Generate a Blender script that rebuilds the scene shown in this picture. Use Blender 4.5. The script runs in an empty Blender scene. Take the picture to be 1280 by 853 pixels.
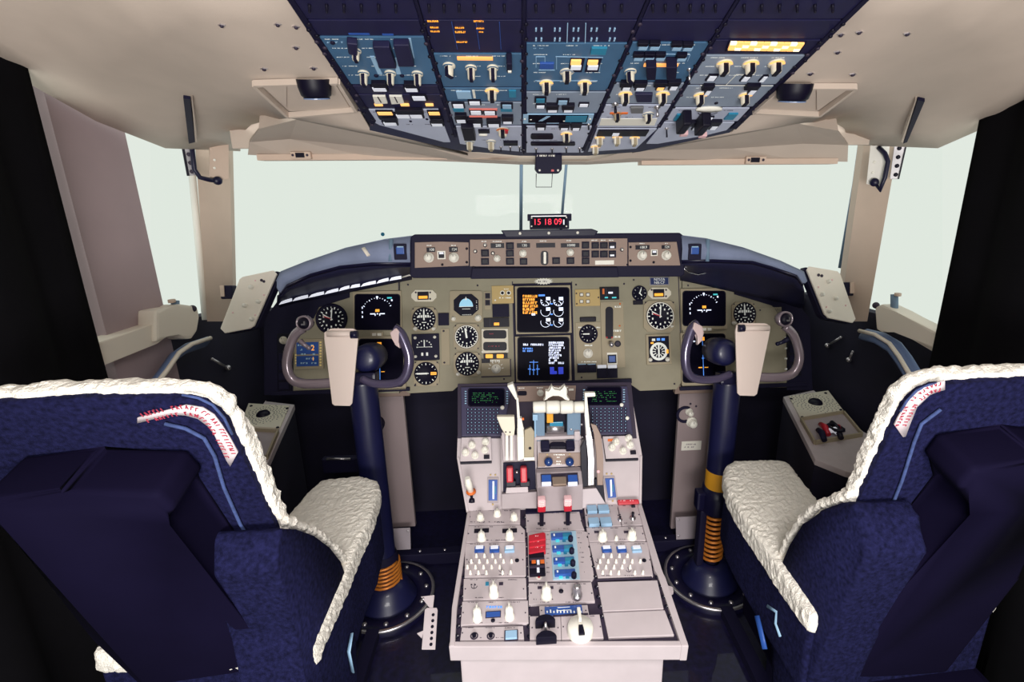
import bpy, bmesh, math, random
from mathutils import Vector, Matrix
random.seed(7)
sc = bpy.context.scene
COL = sc.collection
# ------------------------------------------------------------------ camera
FPX, CXP, CYP = 640.0, 690.0, 412.0
CAM = Vector((-.09, 0, 1.4)); YAW = math.radians(3.9); PIT = math.radians(16); ROLL = math.radians(.45)
FW = Vector((math.sin(YAW)*math.cos(PIT), math.cos(YAW)*math.cos(PIT), -math.sin(PIT)))
_r = Vector((math.cos(YAW), -math.sin(YAW), 0)); _u = _r.cross(FW)
RT = _r*math.cos(ROLL) - _u*math.sin(ROLL); UP = _u*math.cos(ROLL) + _r*math.sin(ROLL)
cd = bpy.data.cameras.new('camera'); cam = bpy.data.objects.new('camera', cd); COL.objects.link(cam)
cam.matrix_world = Matrix(((RT.x, UP.x, -FW.x, CAM.x), (RT.y, UP.y, -FW.y, CAM.y), (RT.z, UP.z, -FW.z, CAM.z), (0, 0, 0, 1)))
cd.sensor_width = 36; cd.lens = FPX/1280*36; cd.clip_start = .02
cd.shift_x = -(CXP-640)/1280; cd.shift_y = (CYP-426.5)/1280
sc.camera = cam
# ------------------------------------------------------------------ light
sc.view_settings.view_transform = 'Standard'; sc.view_settings.look = 'None'
sc.view_settings.gamma = 1; sc.view_settings.use_curve_mapping = False; sc.view_settings.exposure = 0
w = bpy.data.worlds.new('overcast_sky'); sc.world = w; w.use_nodes = True
w.node_tree.nodes['Background'].inputs[0].default_value = (.755, .815, .745, 1)
w.node_tree.nodes['Background'].inputs[1].default_value = 1.0
def area(name, loc, target, size, power, color=(1, 1, 1)):
    l = bpy.data.lights.new(name, 'AREA'); l.shape = 'RECTANGLE'; l.size, l.size_y = size; l.energy = power; l.color = color
    o = bpy.data.objects.new(name, l); COL.objects.link(o); o.location = loc
    o.rotation_euler = (Vector(target)-Vector(loc)).to_track_quat('-Z', 'Y').to_euler(); return o
area('added_top_fill', (0, -.35, 1.95), (0, .95, .7), (.5, .3), 23, (1, .95, .93))  # added fill lamp above and behind the camera, no cockpit fitting
area('added_aft_fill', (0, -1.0, 1.05), (0, 1.0, 1.5), (.9, .5), 40, (1, .96, .92))  # added fill lamp low behind the camera, aimed up to brighten the ceiling
# ------------------------------------------------------------------ materials
def lin(c): return tuple((x/255/12.92 if x/255 <= .04045 else ((x/255+.055)/1.055)**2.4) for x in c)
MC = {}
def mat(name, rgb, rough=.55, metal=0, var=0, scale=40, bump=0, bscale=300, emit=0, spec=.5, coat=0):
    if name in MC: return MC[name]
    m = bpy.data.materials.new(name); m.use_nodes = True; nt = m.node_tree; b = nt.nodes['Principled BSDF']
    c = lin(rgb)+(1,)
    b.inputs['Base Color'].default_value = c; b.inputs['Roughness'].default_value = rough; b.inputs['Metallic'].default_value = metal
    b.inputs['Specular IOR Level'].default_value = spec; b.inputs['Coat Weight'].default_value = coat
    tc = nt.nodes.new('ShaderNodeTexCoord')
    if var:
        n = nt.nodes.new('ShaderNodeTexNoise'); n.inputs['Scale'].default_value = scale; n.inputs['Detail'].default_value = 5
        r = nt.nodes.new('ShaderNodeValToRGB'); r.color_ramp.elements[0].position = .3; r.color_ramp.elements[1].position = .7
        r.color_ramp.elements[0].color = tuple(x*(1-var) for x in c[:3])+(1,); r.color_ramp.elements[1].color = tuple(min(1, x*(1+var)) for x in c[:3])+(1,)
        nt.links.new(tc.outputs['Object'], n.inputs['Vector']); nt.links.new(n.outputs['Fac'], r.inputs['Fac']); nt.links.new(r.outputs['Color'], b.inputs['Base Color'])
    if bump:
        n = nt.nodes.new('ShaderNodeTexNoise'); n.inputs['Scale'].default_value = bscale; n.inputs['Detail'].default_value = 3
        bp = nt.nodes.new('ShaderNodeBump'); bp.inputs['Strength'].default_value = bump; bp.inputs['Distance'].default_value = .01
        nt.links.new(tc.outputs['Object'], n.inputs['Vector']); nt.links.new(n.outputs['Fac'], bp.inputs['Height']); nt.links.new(bp.outputs['Normal'], b.inputs['Normal'])
    if emit:
        b.inputs['Emission Color'].default_value = c; b.inputs['Emission Strength'].default_value = emit
    MC[name] = m; return m
LINING = mat('lining_beige', (200, 184, 172), .7, var=.04, scale=12, bump=.05, bscale=500)
POSTM = mat('post_tan', (205, 182, 166), .75, var=.03, scale=15)
WHITE = mat('ivory_plastic', (240, 236, 226), .45)
CREAM = mat('cream_plastic', (226, 218, 200), .5)
KHAKI = mat('panel_khaki', (151, 144, 124), .65, var=.05, scale=18)
TAN = mat('bezel_tan', (165, 152, 128), .6)
GOLD = mat('old_gold_plate', (196, 168, 112), .6)
MCPF = mat('brown_grey_face', (150, 128, 118), .6)
PEDM = mat('pedestal_grey', (196, 184, 188), .6, var=.04, scale=22)
PEDD = mat('pedestal_grey_shaded', (168, 156, 160), .6, var=.04, scale=22)  # darker copy of the pedestal grey, shade put into the colour
OVH = mat('overhead_grey', (138, 150, 170), .5, var=.06, scale=20)
OVT = mat('overhead_teal_grey', (66, 104, 140), .45, var=.1, scale=20)
OVD = mat('overhead_navy', (26, 24, 62), .5, var=.15, scale=30)
NAVY = mat('navy_black', (20, 17, 46), .65, spec=.25)
NAVYG = mat('navy_gloss', (20, 18, 48), .35, spec=.3)
DARK = mat('dark_sidewall', (20, 16, 42), .85, var=.2, scale=9)
BLACK = mat('black_plastic', (15, 12, 32), .45, spec=.25)
SCREEN = mat('crt_glass', (10, 8, 26), .4, spec=.04)
DIAL = mat('dial_black', (16, 14, 36), .6, spec=.2)
MARK = mat('dial_white', (232, 234, 230), .5, emit=.15)
CRTW = mat('crt_white', (225, 232, 255), .5, emit=.75)
CRTB = mat('crt_blue', (80, 140, 235), .5, emit=.7)
CRTD = mat('crt_deep_blue', (40, 60, 200), .5, emit=.6)
CRTC = mat('crt_cyan', (70, 190, 200), .5, emit=.5)
CRTG = mat('crt_green', (50, 130, 70), .5, emit=.35)
AMBER = mat('amber_light', (240, 160, 50), .5, emit=.95)
AMBERW = mat('warm_lamp', (250, 186, 108), .5, emit=.85)
AMBER2 = mat('orange_bar_lamp', (245, 165, 90), .5, emit=.9)
OVF = mat('overhead_front_lavender', (186, 192, 214), .5, var=.05, scale=20)
HORND = mat('yoke_dark_enamel', (84, 76, 104), .2, metal=.35, coat=.6)
LITE = mat('lit_switch_white', (225, 228, 240), .4, emit=.25)
LITB = mat('pale_blue_switch', (150, 185, 215), .35, emit=.05)
BLUE = mat('blue_switch', (45, 85, 165), .35)
LBLUE = mat('light_blue_plate', (170, 205, 225), .5)
TEAL = mat('teal_glass', (40, 130, 165), .3)
REDL = mat('red_led', (255, 20, 60), .5, emit=1.0)
RED = mat('red_plastic', (190, 28, 48), .4)
PINK = mat('pink_white_cap', (235, 190, 195), .5)
ORANGE = mat('orange_paint', (225, 110, 40), .5)
YELLOW = mat('yellow_paint', (226, 160, 40), .5)
METAL = mat('brushed_metal', (200, 195, 200), .3, metal=.9)
HORN = mat('yoke_grey_enamel', (150, 135, 145), .22, metal=.35, coat=.6)
CHROME = mat('chrome', (225, 225, 230), .12, metal=1)
COLM = mat('column_blue', (24, 26, 66), .4, var=.1, scale=14, coat=.15)
SEAL = mat('seal_blue_grey', (110, 135, 160), .6)
CLIP = mat('clipboard_beige', (226, 208, 200), .55)
CARDM = mat('chart_plate_white', (238, 228, 216), .5, var=.02, scale=30)
GLR = mat('glareshield_blue_grey', (128, 138, 168), .85, var=.12, scale=12)
DENIM = mat('navy_denim', (27, 28, 64), .95, var=.5, scale=120, bump=.5, bscale=900, spec=.1)
DENIML = mat('denim_piping', (62, 78, 128), .9, var=.3, scale=90)
SHELL = mat('seat_shell_indigo', (15, 11, 36), .85, spec=.08, var=.08, scale=10)
FLEECE = mat('sheepskin_fleece', (250, 244, 234), .95, var=.03, scale=60, bump=.45, bscale=330, spec=.05)
FLOORM = mat('floor_navy_metal', (20, 17, 48), .4, var=.5, scale=55, coat=.3)
MAUVE = mat('mauve_margin_grey', (168, 148, 152), .8, var=.03, scale=12)
CURT = mat('black_margin_cloth', (9, 8, 12), .95, var=.1, scale=30, spec=.1)
BRASS = mat('orange_spring', (215, 130, 50), .4, metal=.3)
LABELM = mat('label_pinkish', (230, 215, 220), .6)
REDINK = mat('red_ink', (175, 60, 80), .6)
INK = mat('dark_ink', (50, 40, 60), .6)
GLASS = bpy.data.materials.new('window_glass'); GLASS.use_nodes = True
_n = GLASS.node_tree; _n.nodes.clear(); _o = _n.nodes.new('ShaderNodeOutputMaterial'); _m = _n.nodes.new('ShaderNodeMixShader')
_t = _n.nodes.new('ShaderNodeBsdfTransparent'); _t.inputs[0].default_value = (.98, .99, .985, 1); _g = _n.nodes.new('ShaderNodeBsdfGlossy'); _g.inputs['Roughness'].default_value = .02
_m.inputs[0].default_value = .003; _n.links.new(_t.outputs[0], _m.inputs[1]); _n.links.new(_g.outputs[0], _m.inputs[2]); _n.links.new(_m.outputs[0], _o.inputs[0])
# ------------------------------------------------------------------ geometry helpers
def ray(px, py): return FW + RT*((px-CXP)/FPX) - UP*((py-CYP)/FPX)
def atX(px, py, v): d = ray(px, py); return CAM + d*((v-CAM.x)/d.x)
def atY(px, py, v): d = ray(px, py); return CAM + d*((v-CAM.y)/d.y)
def atZ(px, py, v): d = ray(px, py); return CAM + d*((v-CAM.z)/d.z)
class Fr:
    """a plane in the cockpit: u to the right, v up the face, n towards the viewer"""
    def __init__(s, o, u, v): s.o = Vector(o); s.u = Vector(u).normalized(); s.v = Vector(v).normalized(); s.n = s.u.cross(s.v).normalized(); s.v = s.n.cross(s.u)
    def hit(s, px, py, w=0):
        d = ray(px, py); o = s.o + s.n*w; t = (o-CAM).dot(s.n)/d.dot(s.n); p = CAM + d*t - s.o; return p.dot(s.u), p.dot(s.v)
    def P(s, a, b, w=0): return s.o + s.u*a + s.v*b + s.n*w
    def M(s, a, b, w=0):
        p = s.P(a, b, w); return Matrix(((s.u.x, s.v.x, s.n.x, p.x), (s.u.y, s.v.y, s.n.y, p.y), (s.u.z, s.v.z, s.n.z, p.z), (0, 0, 0, 1)))
class MB:
    def __init__(s): s.b = bmesh.new(); s.mi = 0
    def _fin(s, fs):
        for f in fs: f.material_index = s.mi
    def face(s, pts):
        f = s.b.faces.new([s.b.verts.new(p) for p in pts]); f.material_index = s.mi; return f
    def box(s, x0, x1, y0, y1, z0, z1, bev=0, seg=2):
        if x1 < x0: x0, x1 = x1, x0
        if y1 < y0: y0, y1 = y1, y0
        if z1 < z0: z0, z1 = z1, z0
        return s.prism([(x0, y0), (x1, y0), (x1, y1), (x0, y1)], z0, z1, bev, seg)
    def prism(s, pts, z0, z1, bev=0, seg=2, M=None):
        a = sum(pts[i][0]*pts[(i+1) % len(pts)][1]-pts[(i+1) % len(pts)][0]*pts[i][1] for i in range(len(pts)))
        if a < 0: pts = pts[::-1]
        lo = [s.b.verts.new((x, y, z0)) for x, y in pts]; hi = [s.b.verts.new((x, y, z1)) for x, y in pts]
        n = len(pts); fs = [s.b.faces.new(lo[::-1]), s.b.faces.new(hi)]
        for i in range(n): fs.append(s.b.faces.new((lo[i], lo[(i+1) % n], hi[(i+1) % n], hi[i])))
        s._fin(fs)
        if bev:
            es = list({e for f in fs for e in f.edges})
            r = bmesh.ops.bevel(s.b, geom=es, offset=bev, segments=seg, affect='EDGES', profile=.6, clamp_overlap=True)
            s._fin(r['faces'])
        if M is not None:
            vs = {v for f in (fs if not bev else s.b.faces) if f.is_valid for v in f.verts}
            bmesh.ops.transform(s.b, matrix=M, verts=list(vs))
        return s
    def lathe(s, prof, c=(0, 0, 0), seg=20, M=None, sx=1, sy=1):
        rings = []
        for r, z in prof:
            if r < 1e-6: rings.append([s.b.verts.new((c[0], c[1], c[2]+z))])
            else: rings.append([s.b.verts.new((c[0]+sx*r*math.cos(2*math.pi*i/seg), c[1]+sy*r*math.sin(2*math.pi*i/seg), c[2]+z)) for i in range(seg)])
        fs = []
        for a, b in zip(rings, rings[1:]):
            for i in range(seg):
                j = (i+1) % seg
                q = [a[i], a[j], b[j], b[i]] if len(a) > 1 and len(b) > 1 else ([a[0], b[j], b[i]] if len(a) == 1 and len(b) > 1 else ([a[i], a[j], b[0]] if len(b) == 1 and len(a) > 1 else None))
                if q: f = s.b.faces.new(q); f.smooth = True; fs.append(f)
        s._fin(fs)
        if M is not None: bmesh.ops.transform(s.b, matrix=M, verts=[v for r in rings for v in r])
        return s
    def cyl(s, x, y, z0, z1, r, r1=None, seg=16):
        r1 = r if r1 is None else r1; n = len(s.b.faces); s.lathe([(0, z0), (r, z0), (r1, z1), (0, z1)], (x, y, 0), seg)
        s.b.faces.ensure_lookup_table()
        for f in s.b.faces[n:]: f.smooth = False
        return s
    def tube(s, pts, r, seg=12, cap=True, sq=1.0):
        pts = [Vector(p) for p in pts]; n = len(pts); rr = r if isinstance(r, (list, tuple)) else [r]*n
        rings = []; up = None
        for i, p in enumerate(pts):
            t = (pts[min(i+1, n-1)]-pts[max(i-1, 0)]).normalized()
            if up is None: up = t.orthogonal().normalized()
            up = (up - t*up.dot(t)).normalized(); sd = t.cross(up)
            rings.append([s.b.verts.new(p + (up*math.cos(2*math.pi*k/seg)+sd*math.sin(2*math.pi*k/seg)*sq)*rr[i]) for k in range(seg)])
        fs = []
        for a, b in zip(rings, rings[1:]):
            for k in range(seg):
                f = s.b.faces.new((a[k], a[(k+1) % seg], b[(k+1) % seg], b[k])); f.smooth = True; fs.append(f)
        if cap: fs += [s.b.faces.new(rings[0][::-1]), s.b.faces.new(rings[-1])]
        s._fin(fs); return s
    def ball(s, c, r, sz=1): 
        return s.lathe([(r*math.sin(math.pi*i/10), -r*sz*math.cos(math.pi*i/10)) for i in range(11)], c, 16)
    def ring(s, x, y, r0, r1, z, t, seg=28, a0=0, a1=360):
        n = max(3, int(seg*(a1-a0)/360)); full = a1-a0 >= 360
        for i in range(n):
            A = math.radians(a0+(a1-a0)*i/n); B = math.radians(a0+(a1-a0)*(i+1)/n)
            s.prism([(x+r0*math.cos(A), y+r0*math.sin(A)), (x+r1*math.cos(A), y+r1*math.sin(A)), (x+r1*math.cos(B), y+r1*math.sin(B)), (x+r0*math.cos(B), y+r0*math.sin(B))], z, z+t)
        return s
    def bar(s, x0, y0, x1, y1, wd, z0, z1):
        d = Vector((x1-x0, y1-y0)); 
        if d.length < 1e-7: return s
        nrm = Vector((-d.y, d.x)).normalized()*wd/2
        return s.prism([(x0+nrm.x, y0+nrm.y), (x0-nrm.x, y0-nrm.y), (x1-nrm.x, y1-nrm.y), (x1+nrm.x, y1+nrm.y)], z0, z1)
    def loft(s, rows, closed=False, smooth=True):
        vs = [[s.b.verts.new(p) for p in r] for r in rows]; fs = []
        for a, b in zip(vs, vs[1:]):
            m = len(a)
            for i in range(m if closed else m-1):
                f = s.b.faces.new((a[i], a[(i+1) % m], b[(i+1) % m], b[i])); f.smooth = smooth; fs.append(f)
        s._fin(fs); return s
def link_mesh(name, mb, mats, parent=None, smooth=False):
    me = bpy.data.meshes.new(name); bmesh.ops.recalc_face_normals(mb.b, faces=mb.b.faces); mb.b.to_mesh(me); mb.b.free()
    for m in (mats if isinstance(mats, (list, tuple)) else [mats]): me.materials.append(m)
    if smooth:
        for p in me.polygons: p.use_smooth = True
    o = bpy.data.objects.new(name, me); COL.objects.link(o)
    if parent is not None: o.parent = parent
    return o
def tag(o, label, cat, group=None, kind=None):
    if kind: o['kind'] = kind
    o['label'] = label
    if cat: o['category'] = cat
    if group: o['group'] = group
    return o
def struct(name, mb, m, label=None, smooth=False):
    o = link_mesh(name, mb, m, None, smooth); o['kind'] = 'structure'
    if label: o['label'] = label
    return o
def addmod(o, kind, **kw):
    m = o.modifiers.new(kind.lower(), kind)
    for k, v in kw.items(): setattr(m, k, v)
    return m
class T:
    """a thing: an Empty on a plane at the spot an image pixel falls on, its parts built in that spot's own coordinates"""
    def __init__(s, name, label, cat, fr, px, py, group=None, w=0, kind=None):
        s.fr = fr; s.w = w; s.a, s.b = fr.hit(px, py, w); s.e = bpy.data.objects.new(name, None); COL.objects.link(s.e)  # position comes from an image pixel, cast from the camera onto the plane
        s.e.empty_display_size = .01; s.e.matrix_world = fr.M(s.a, s.b, w); tag(s.e, label, cat, group, kind)
        x, y = s.l(px+1, py); s.sc = abs(x)          # metres per photo pixel here
    def l(s, px, py, w=0):
        a, b = s.fr.hit(px, py, s.w+w); return a-s.a, b-s.b
    def part(s, name, mb, mats, parent=None, label=None, smooth=False):
        o = link_mesh(name, mb, mats, parent or s.e, smooth)
        if label: o['label'] = label
        return o
    def rect(s, name, x0, y0, x1, y1, w0, w1, m, bev=0, parent=None, label=None):
        c = [s.l(x0, y0, w1), s.l(x1, y0, w1), s.l(x1, y1, w1), s.l(x0, y1, w1)]
        a = (c[0][0]+c[3][0])/2; b = (c[1][0]+c[2][0])/2; t = (c[0][1]+c[1][1])/2; d = (c[2][1]+c[3][1])/2
        return s.part(name, MB().box(a, b, d, t, w0, w1, bev), m, parent, label)
    def quad(s, name, pts, w0, w1, m, bev=0, parent=None, label=None):
        return s.part(name, MB().prism([s.l(x, y, w1) for x, y in pts], w0, w1, bev), m, parent, label)
    def rrect(s, name, x0, y0, x1, y1, r, w0, w1, m, parent=None, label=None):
        pts = []
        for cx, cy, a0 in ((x1-r, y0+r, -90), (x1-r, y1-r, 0), (x0+r, y1-r, 90), (x0+r, y0+r, 180)):
            for k in range(6): a = math.radians(a0+18*k); pts.append(s.l(cx+r*math.cos(a), cy+r*math.sin(a), w1))
        return s.part(name, MB().prism(pts, w0, w1), m, parent, label)
    def text(s, name, body, px, py, hpx, w, m, parent=None, align='CENTER', sx=1.0):
        cu = bpy.data.curves.new(name, 'FONT'); cu.body = body; cu.size = hpx*s.sc*1.35; cu.extrude = .0002; cu.align_x = align; cu.align_y = 'CENTER'
        tmp = bpy.data.objects.new('tmp', cu); COL.objects.link(tmp); dg = bpy.context.evaluated_depsgraph_get()
        me = bpy.data.meshes.new_from_object(tmp.evaluated_get(dg)); bpy.data.objects.remove(tmp); bpy.data.curves.remove(cu); me.name = name
        me.materials.clear(); me.materials.append(m); o = bpy.data.objects.new(name, me); COL.objects.link(o); o.parent = parent or s.e
        x, y = s.l(px, py, w); o.location = (x, y, w); o.scale = (sx, 1, 1); return o
    def greek(s, name, x0, y0, x1, y1, rows, w, m, fill=.75, h=.6, parent=None, lens=None):
        """rows of tiny worn characters too small to read"""
        mb = MB(); rh = (y1-y0)/rows
        for r in range(rows):
            x = x0; xe = x0 + (x1-x0)*(lens[r] if lens else random.uniform(.75, 1)); yc = y0 + rh*(r+.5)
            while x < xe-.2:
                cw = random.uniform(.45, .85)*rh*.7
                if random.random() < fill:
                    k = random.random(); a = s.l(x, yc, w); b = s.l(min(x+cw, x1), yc, w); hh = rh*h*s.sc/2
                    if k < .5: mb.box(a[0], b[0], a[1]-hh, a[1]+hh, w-.0002, w+.0002)
                    elif k < .75: mb.box(a[0], b[0], a[1]+hh*.4, a[1]+hh, w-.0002, w+.0002); mb.box(a[0], (a[0]+b[0])/2, a[1]-hh, a[1]+hh, w-.0002, w+.0002)
                    else: mb.box(a[0], b[0], a[1]-hh, a[1]-hh*.4, w-.0002, w+.0002); mb.box((a[0]+b[0])/2, b[0], a[1]-hh, a[1]+hh, w-.0002, w+.0002)
                x += cw + rh*.18
        if not len(mb.b.faces): mb.box(0, .0005, 0, .0005, w-.0002, w)
        return s.part(name, mb, m, parent)
KNOBS = {}
def put_part(t, name, key, build, mats, x, y, w, rot=0, parent=None, sc=1.0, label=None):
    """a part whose mesh is shared with its look-alikes"""
    if key not in KNOBS:
        mb = MB(); build(mb); me = bpy.data.meshes.new(name); bmesh.ops.recalc_face_normals(mb.b, faces=mb.b.faces); mb.b.to_mesh(me); mb.b.free()
        for m in mats: me.materials.append(m)
        KNOBS[key] = me
    o = bpy.data.objects.new(name, KNOBS[key]); COL.objects.link(o); o.parent = parent or t.e
    o.location = (x, y, w); o.rotation_euler = (0, 0, math.radians(rot)); o.scale = (sc,)*3
    if label: o['label'] = label
    return o
def knob(t, px, py, rpx, h=.016, m=None, name='knob', rot=0, w=0, ridge=True, mark=None):
    m = m or CREAM; r = rpx*t.sc; x, y = t.l(px, py, w+h*.6)
    key = ('k', m.name, round(h/r, 1), ridge, (mark or INK).name)
    def build(mb):
        H = h/r
        mb.lathe([(1.0, 0), (1.0, H*.18), (.92, H*.26), (.72, H*.3), (.66, H*.9), (.56, H), (0, H)], seg=22)
        for i in range(14):
            a = 2*math.pi*i/14; mb.box(.68*math.cos(a)-.05, .68*math.cos(a)+.05, .68*math.sin(a)-.05, .68*math.sin(a)+.05, H*.3, H*.88)
        if ridge: mb.box(-.16, .16, -.6, .62, H*.9, H*1.25, .04)
        mb.mi = 1; mb.box(-.05, .05, .25, .62, H*1.25 if ridge else H, (H*1.25 if ridge else H)+.03)
    return put_part(t, name, key, build, [m, mark or INK], x, y, w, rot, sc=r)
def selector(t, px, py, rpx, h=.02, name='selector_knob', rot=0, w=0, rim=None, body=None, ridge=None):
    """round lit skirt with a deep grip bar, as on the overhead panel"""
    rim = rim or AMBERW; body = body or CREAM; ridge = ridge or BLACK
    h *= .62; r = rpx*t.sc*1.02; x, y = t.l(px, py, w+h*.5); key = ('s', rim.name, body.name, ridge.name, round(h/r, 1))
    def build(mb):
        H = h/r
        mb.mi = 1; mb.lathe([(1.0, 0), (1.0, H*.12), (.8, H*.2), (.5, H*.22), (0, H*.22)], seg=20)
        mb.mi = 0; mb.ring(0, 0, .74, 1.03, H*.17, .06, 20, 15, 165)
        mb.mi = 1; mb.lathe([(.68, H*.2), (.6, H*.95), (.5, H), (0, H)], seg=18)
        mb.mi = 2; mb.box(-.3, .3, -.68, .68, H*.2, H*1.1, .06)
    return put_part(t, name, key, build, [rim, body, ridge], x, y, w, rot, sc=r)
def toggle(t, px, py, rpx=3, h=.014, m=None, name='toggle_switch', tilt=0, w=0):
    m = m or METAL; r = rpx*t.sc; x, y = t.l(px, py, w+h*.3); key = ('t', m.name, round(h/r, 1), tilt)
    def build(mb):
        H = h/r; mb.mi = 1; mb.lathe([(1, 0), (1, .35), (.6, .45), (.6, .7), (0, .7)], seg=12)
        mb.mi = 0; mb.tube([(0, 0, .4), (0, math.sin(math.radians(tilt))*H, math.cos(math.radians(tilt))*H)], [.28, .45], 10)
    return put_part(t, name, key, build, [m, METAL], x, y, w, sc=r)
def button(t, x0, y0, x1, y1, face=None, frame=None, h=.004, name='push_button', w=0, split=None):
    """framed push button; the face sits inside its dark frame"""
    face = face or BLACK; frame = frame or BLACK
    a = t.l(x0, y1, w+h); b = t.l(x1, y0, w+h); mb = MB()
    fw = min(abs(b[0]-a[0]), abs(b[1]-a[1]))*.14
    mb.box(a[0], b[0], a[1], b[1], w, w+h*.7)
    mb.mi = 1
    if split: mb.box(a[0]+fw, b[0]-fw, (a[1]+b[1])/2, b[1]-fw, w+h*.5, w+h, fw*.3); mb.mi = 2; mb.box(a[0]+fw, b[0]-fw, a[1]+fw, (a[1]+b[1])/2-fw*.5, w+h*.5, w+h*.95, fw*.3)
    else: mb.box(a[0]+fw, b[0]-fw, a[1]+fw, b[1]-fw, w+h*.5, w+h, fw*.3)
    return t.part(name, mb, [frame, face]+([split] if split else []))
def screws(t, pts, rpx=1.1, m=None, w=0, name='screw'):
    m = m or BLACK
    for px, py in pts:
        x, y = t.l(px, py, w); key = ('sc', m.name)
        def build(mb): mb.lathe([(1, 0), (1, .4), (.7, .7), (0, .75)], seg=10)
        put_part(t, name, key, build, [m], x, y, w, sc=rpx*t.sc)
# ------------------------------------------------------------------ the planes of the cockpit
S17, C17 = math.sin(math.radians(17)), math.cos(math.radians(17))
FO = Fr(CAM+Vector((0, S17, C17))*.47, (1, 0, 0), (0, -C17, S17))       # overhead panel, faces down and aft
_pb = atY(690, 490, 1.62); _pt = atY(690, 350, 1.735)
FI = Fr(_pb, (1, 0, 0), (0, _pt.y-_pb.y, _pt.z-_pb.z))                  # instrument panel
FM = Fr(atY(690, 340, 1.49), (1, 0, 0), (0, .12, .99))                  # mode control panel
_a0 = atZ(708, 800, .52); 
FA = Fr(_a0, (1, 0, 0), (0, math.cos(math.radians(5.8)), math.sin(math.radians(5.8))))   # aft pedestal top
_e = ray(690, 640); _t = (FA.o-CAM).dot(FA.n)/_e.dot(FA.n); _pe = CAM+_e*_t            # where it meets the forward pedestal
_pf = CAM + ray(690, 480)*((1.417-CAM.y)/ray(690, 480).y)
FP = Fr(_pe, (1, 0, 0), (0, _pf.y-_pe.y, _pf.z-_pe.z))                  # forward pedestal slope
FC = Fr((0, 0, 0), (1, 0, 0), (0, 1, 0))
WX = 1.05
def thick(rows, t, name, m, label=None, smooth=False, parent=None, kind='structure', sub=0):
    mb = MB(); mb.loft(rows, smooth=smooth); o = link_mesh(name, mb, m, parent)
    if parent is None and kind: o['kind'] = kind
    if label: o['label'] = label
    addmod(o, 'SOLIDIFY', thickness=t, offset=0)
    return o
# floor, forward bulkhead
struct('floor', MB().box(-1.3, 1.3, -.6, 2.1, -.06, 0), FLOORM)
struct('wall_front', MB().box(-1.3, 1.3, 2.0, 2.06, -.06, .93), DARK)
# ceiling: flat lining that carries the overhead panel, folding down to the side windows
from mathutils.bvhtree import BVHTree
CEIL = {}
def cl(side):
    if side < 0:
        pin = [(300, -60), (385, 26), (462, 160), (585, 193)]; po = [(150, -60), (245, 28), (318, 103), (362, 146)]
        lo = [(-40, 60), (120, 150), (206, 184), (300, 188)]
    else:
        pin = [(1140, -60), (1061, 22), (915, 165), (790, 190)]; po = [(1270, -60), (1160, 20), (1075, 100), (1005, 152)]
        lo = [(1400, 60), (1250, 150), (1173, 184), (1060, 180)]
    return pin, po, lo
for sd, nm in ((-1, 'ceiling_panel_left'), (1, 'ceiling_panel_right')):
    pin, po, lo = cl(sd)
    A = [FO.P(*FO.hit(*p, w=-.004), -.004) for p in pin]; B = [FO.P(*FO.hit(*p, w=-.004), -.004) for p in po]
    L = [atX(lo[0][0], lo[0][1], sd*1.02), atX(lo[1][0], lo[1][1], sd*1.02), atX(lo[2][0], lo[2][1], sd*1.0), atX(lo[3][0], lo[3][1], sd*.95)]
    rows = [A, B]; 
    for k in range(1, 6):
        f = k/5; rows.append([b.lerp(l, f) + Vector((sd*.03, 0, .025))*math.sin(math.pi*f) for b, l in zip(B, L)])
    o = thick(rows, .006, 'ceiling', LINING, 'beige ceiling lining beside the overhead panel', smooth=False)
    for p in o.data.polygons: p.use_smooth = True
    CEIL[sd] = BVHTree.FromPolygons([v.co.copy() for v in o.data.vertices], [tuple(p.vertices) for p in o.data.polygons])
# lining above and behind the overhead panel
struct('ceiling', MB().prism([(FO.hit(x, y)) for x, y in ((300, -60), (1140, -60), (915, 170), (790, 196), (585, 196), (462, 165))], -.03, -.012), DARK, 'dark backing the overhead panel hangs from').matrix_world = FO.M(0, 0)
_c = MB(); _z = FO.P(*FO.hit(690, -60)); _c.box(-1.2, 1.2, .02, _z.y+.02, _z.z-.0, _z.z+.03); struct('ceiling', _c, LINING, 'flat ceiling lining behind the overhead panel')
# brow: folded trim over the windshield
up_px = [(313, 157), (362, 146), (470, 164), (585, 190), (650, 197), (735, 197), (790, 187), (915, 164), (1005, 151), (1060, 160)]
mid_px = [(312, 176), (362, 172), (470, 183), (585, 197), (650, 201), (735, 201), (790, 196), (915, 184), (1005, 178), (1060, 180)]
lo_px = [(310, 192), (362, 195), (470, 197), (585, 201), (650, 204), (735, 204), (790, 201), (915, 199), (1005, 200), (1059, 201)]
rows = [[FO.P(*FO.hit(*p, w=0), 0)+Vector((0, .04, 0)) for p in up_px], [atY(*p, 1.42) for p in mid_px], [atY(*p, 1.47) for p in lo_px]]
rows = [[p+Vector((0, .03, .05)) for p in rows[0]]]+rows
thick(rows, .008, 'trim_1', LINING, 'beige brow trim over the windshield')
for sd, x0, x1, y0, y1, n in ((-1, 325, 560, 192.5, 200.5, 2), (1, 800, 1042, 198.5, 203.5, 3)):
    mb = MB(); a = atY(x0, y0+1, 1.475); b = atY(x1, y1-1, 1.475); mb.box(a.x, b.x, 1.455, 1.5, a.z-.015, a.z); struct('trim_%d' % n, mb, POSTM, 'thin tan rail under the brow')
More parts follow.
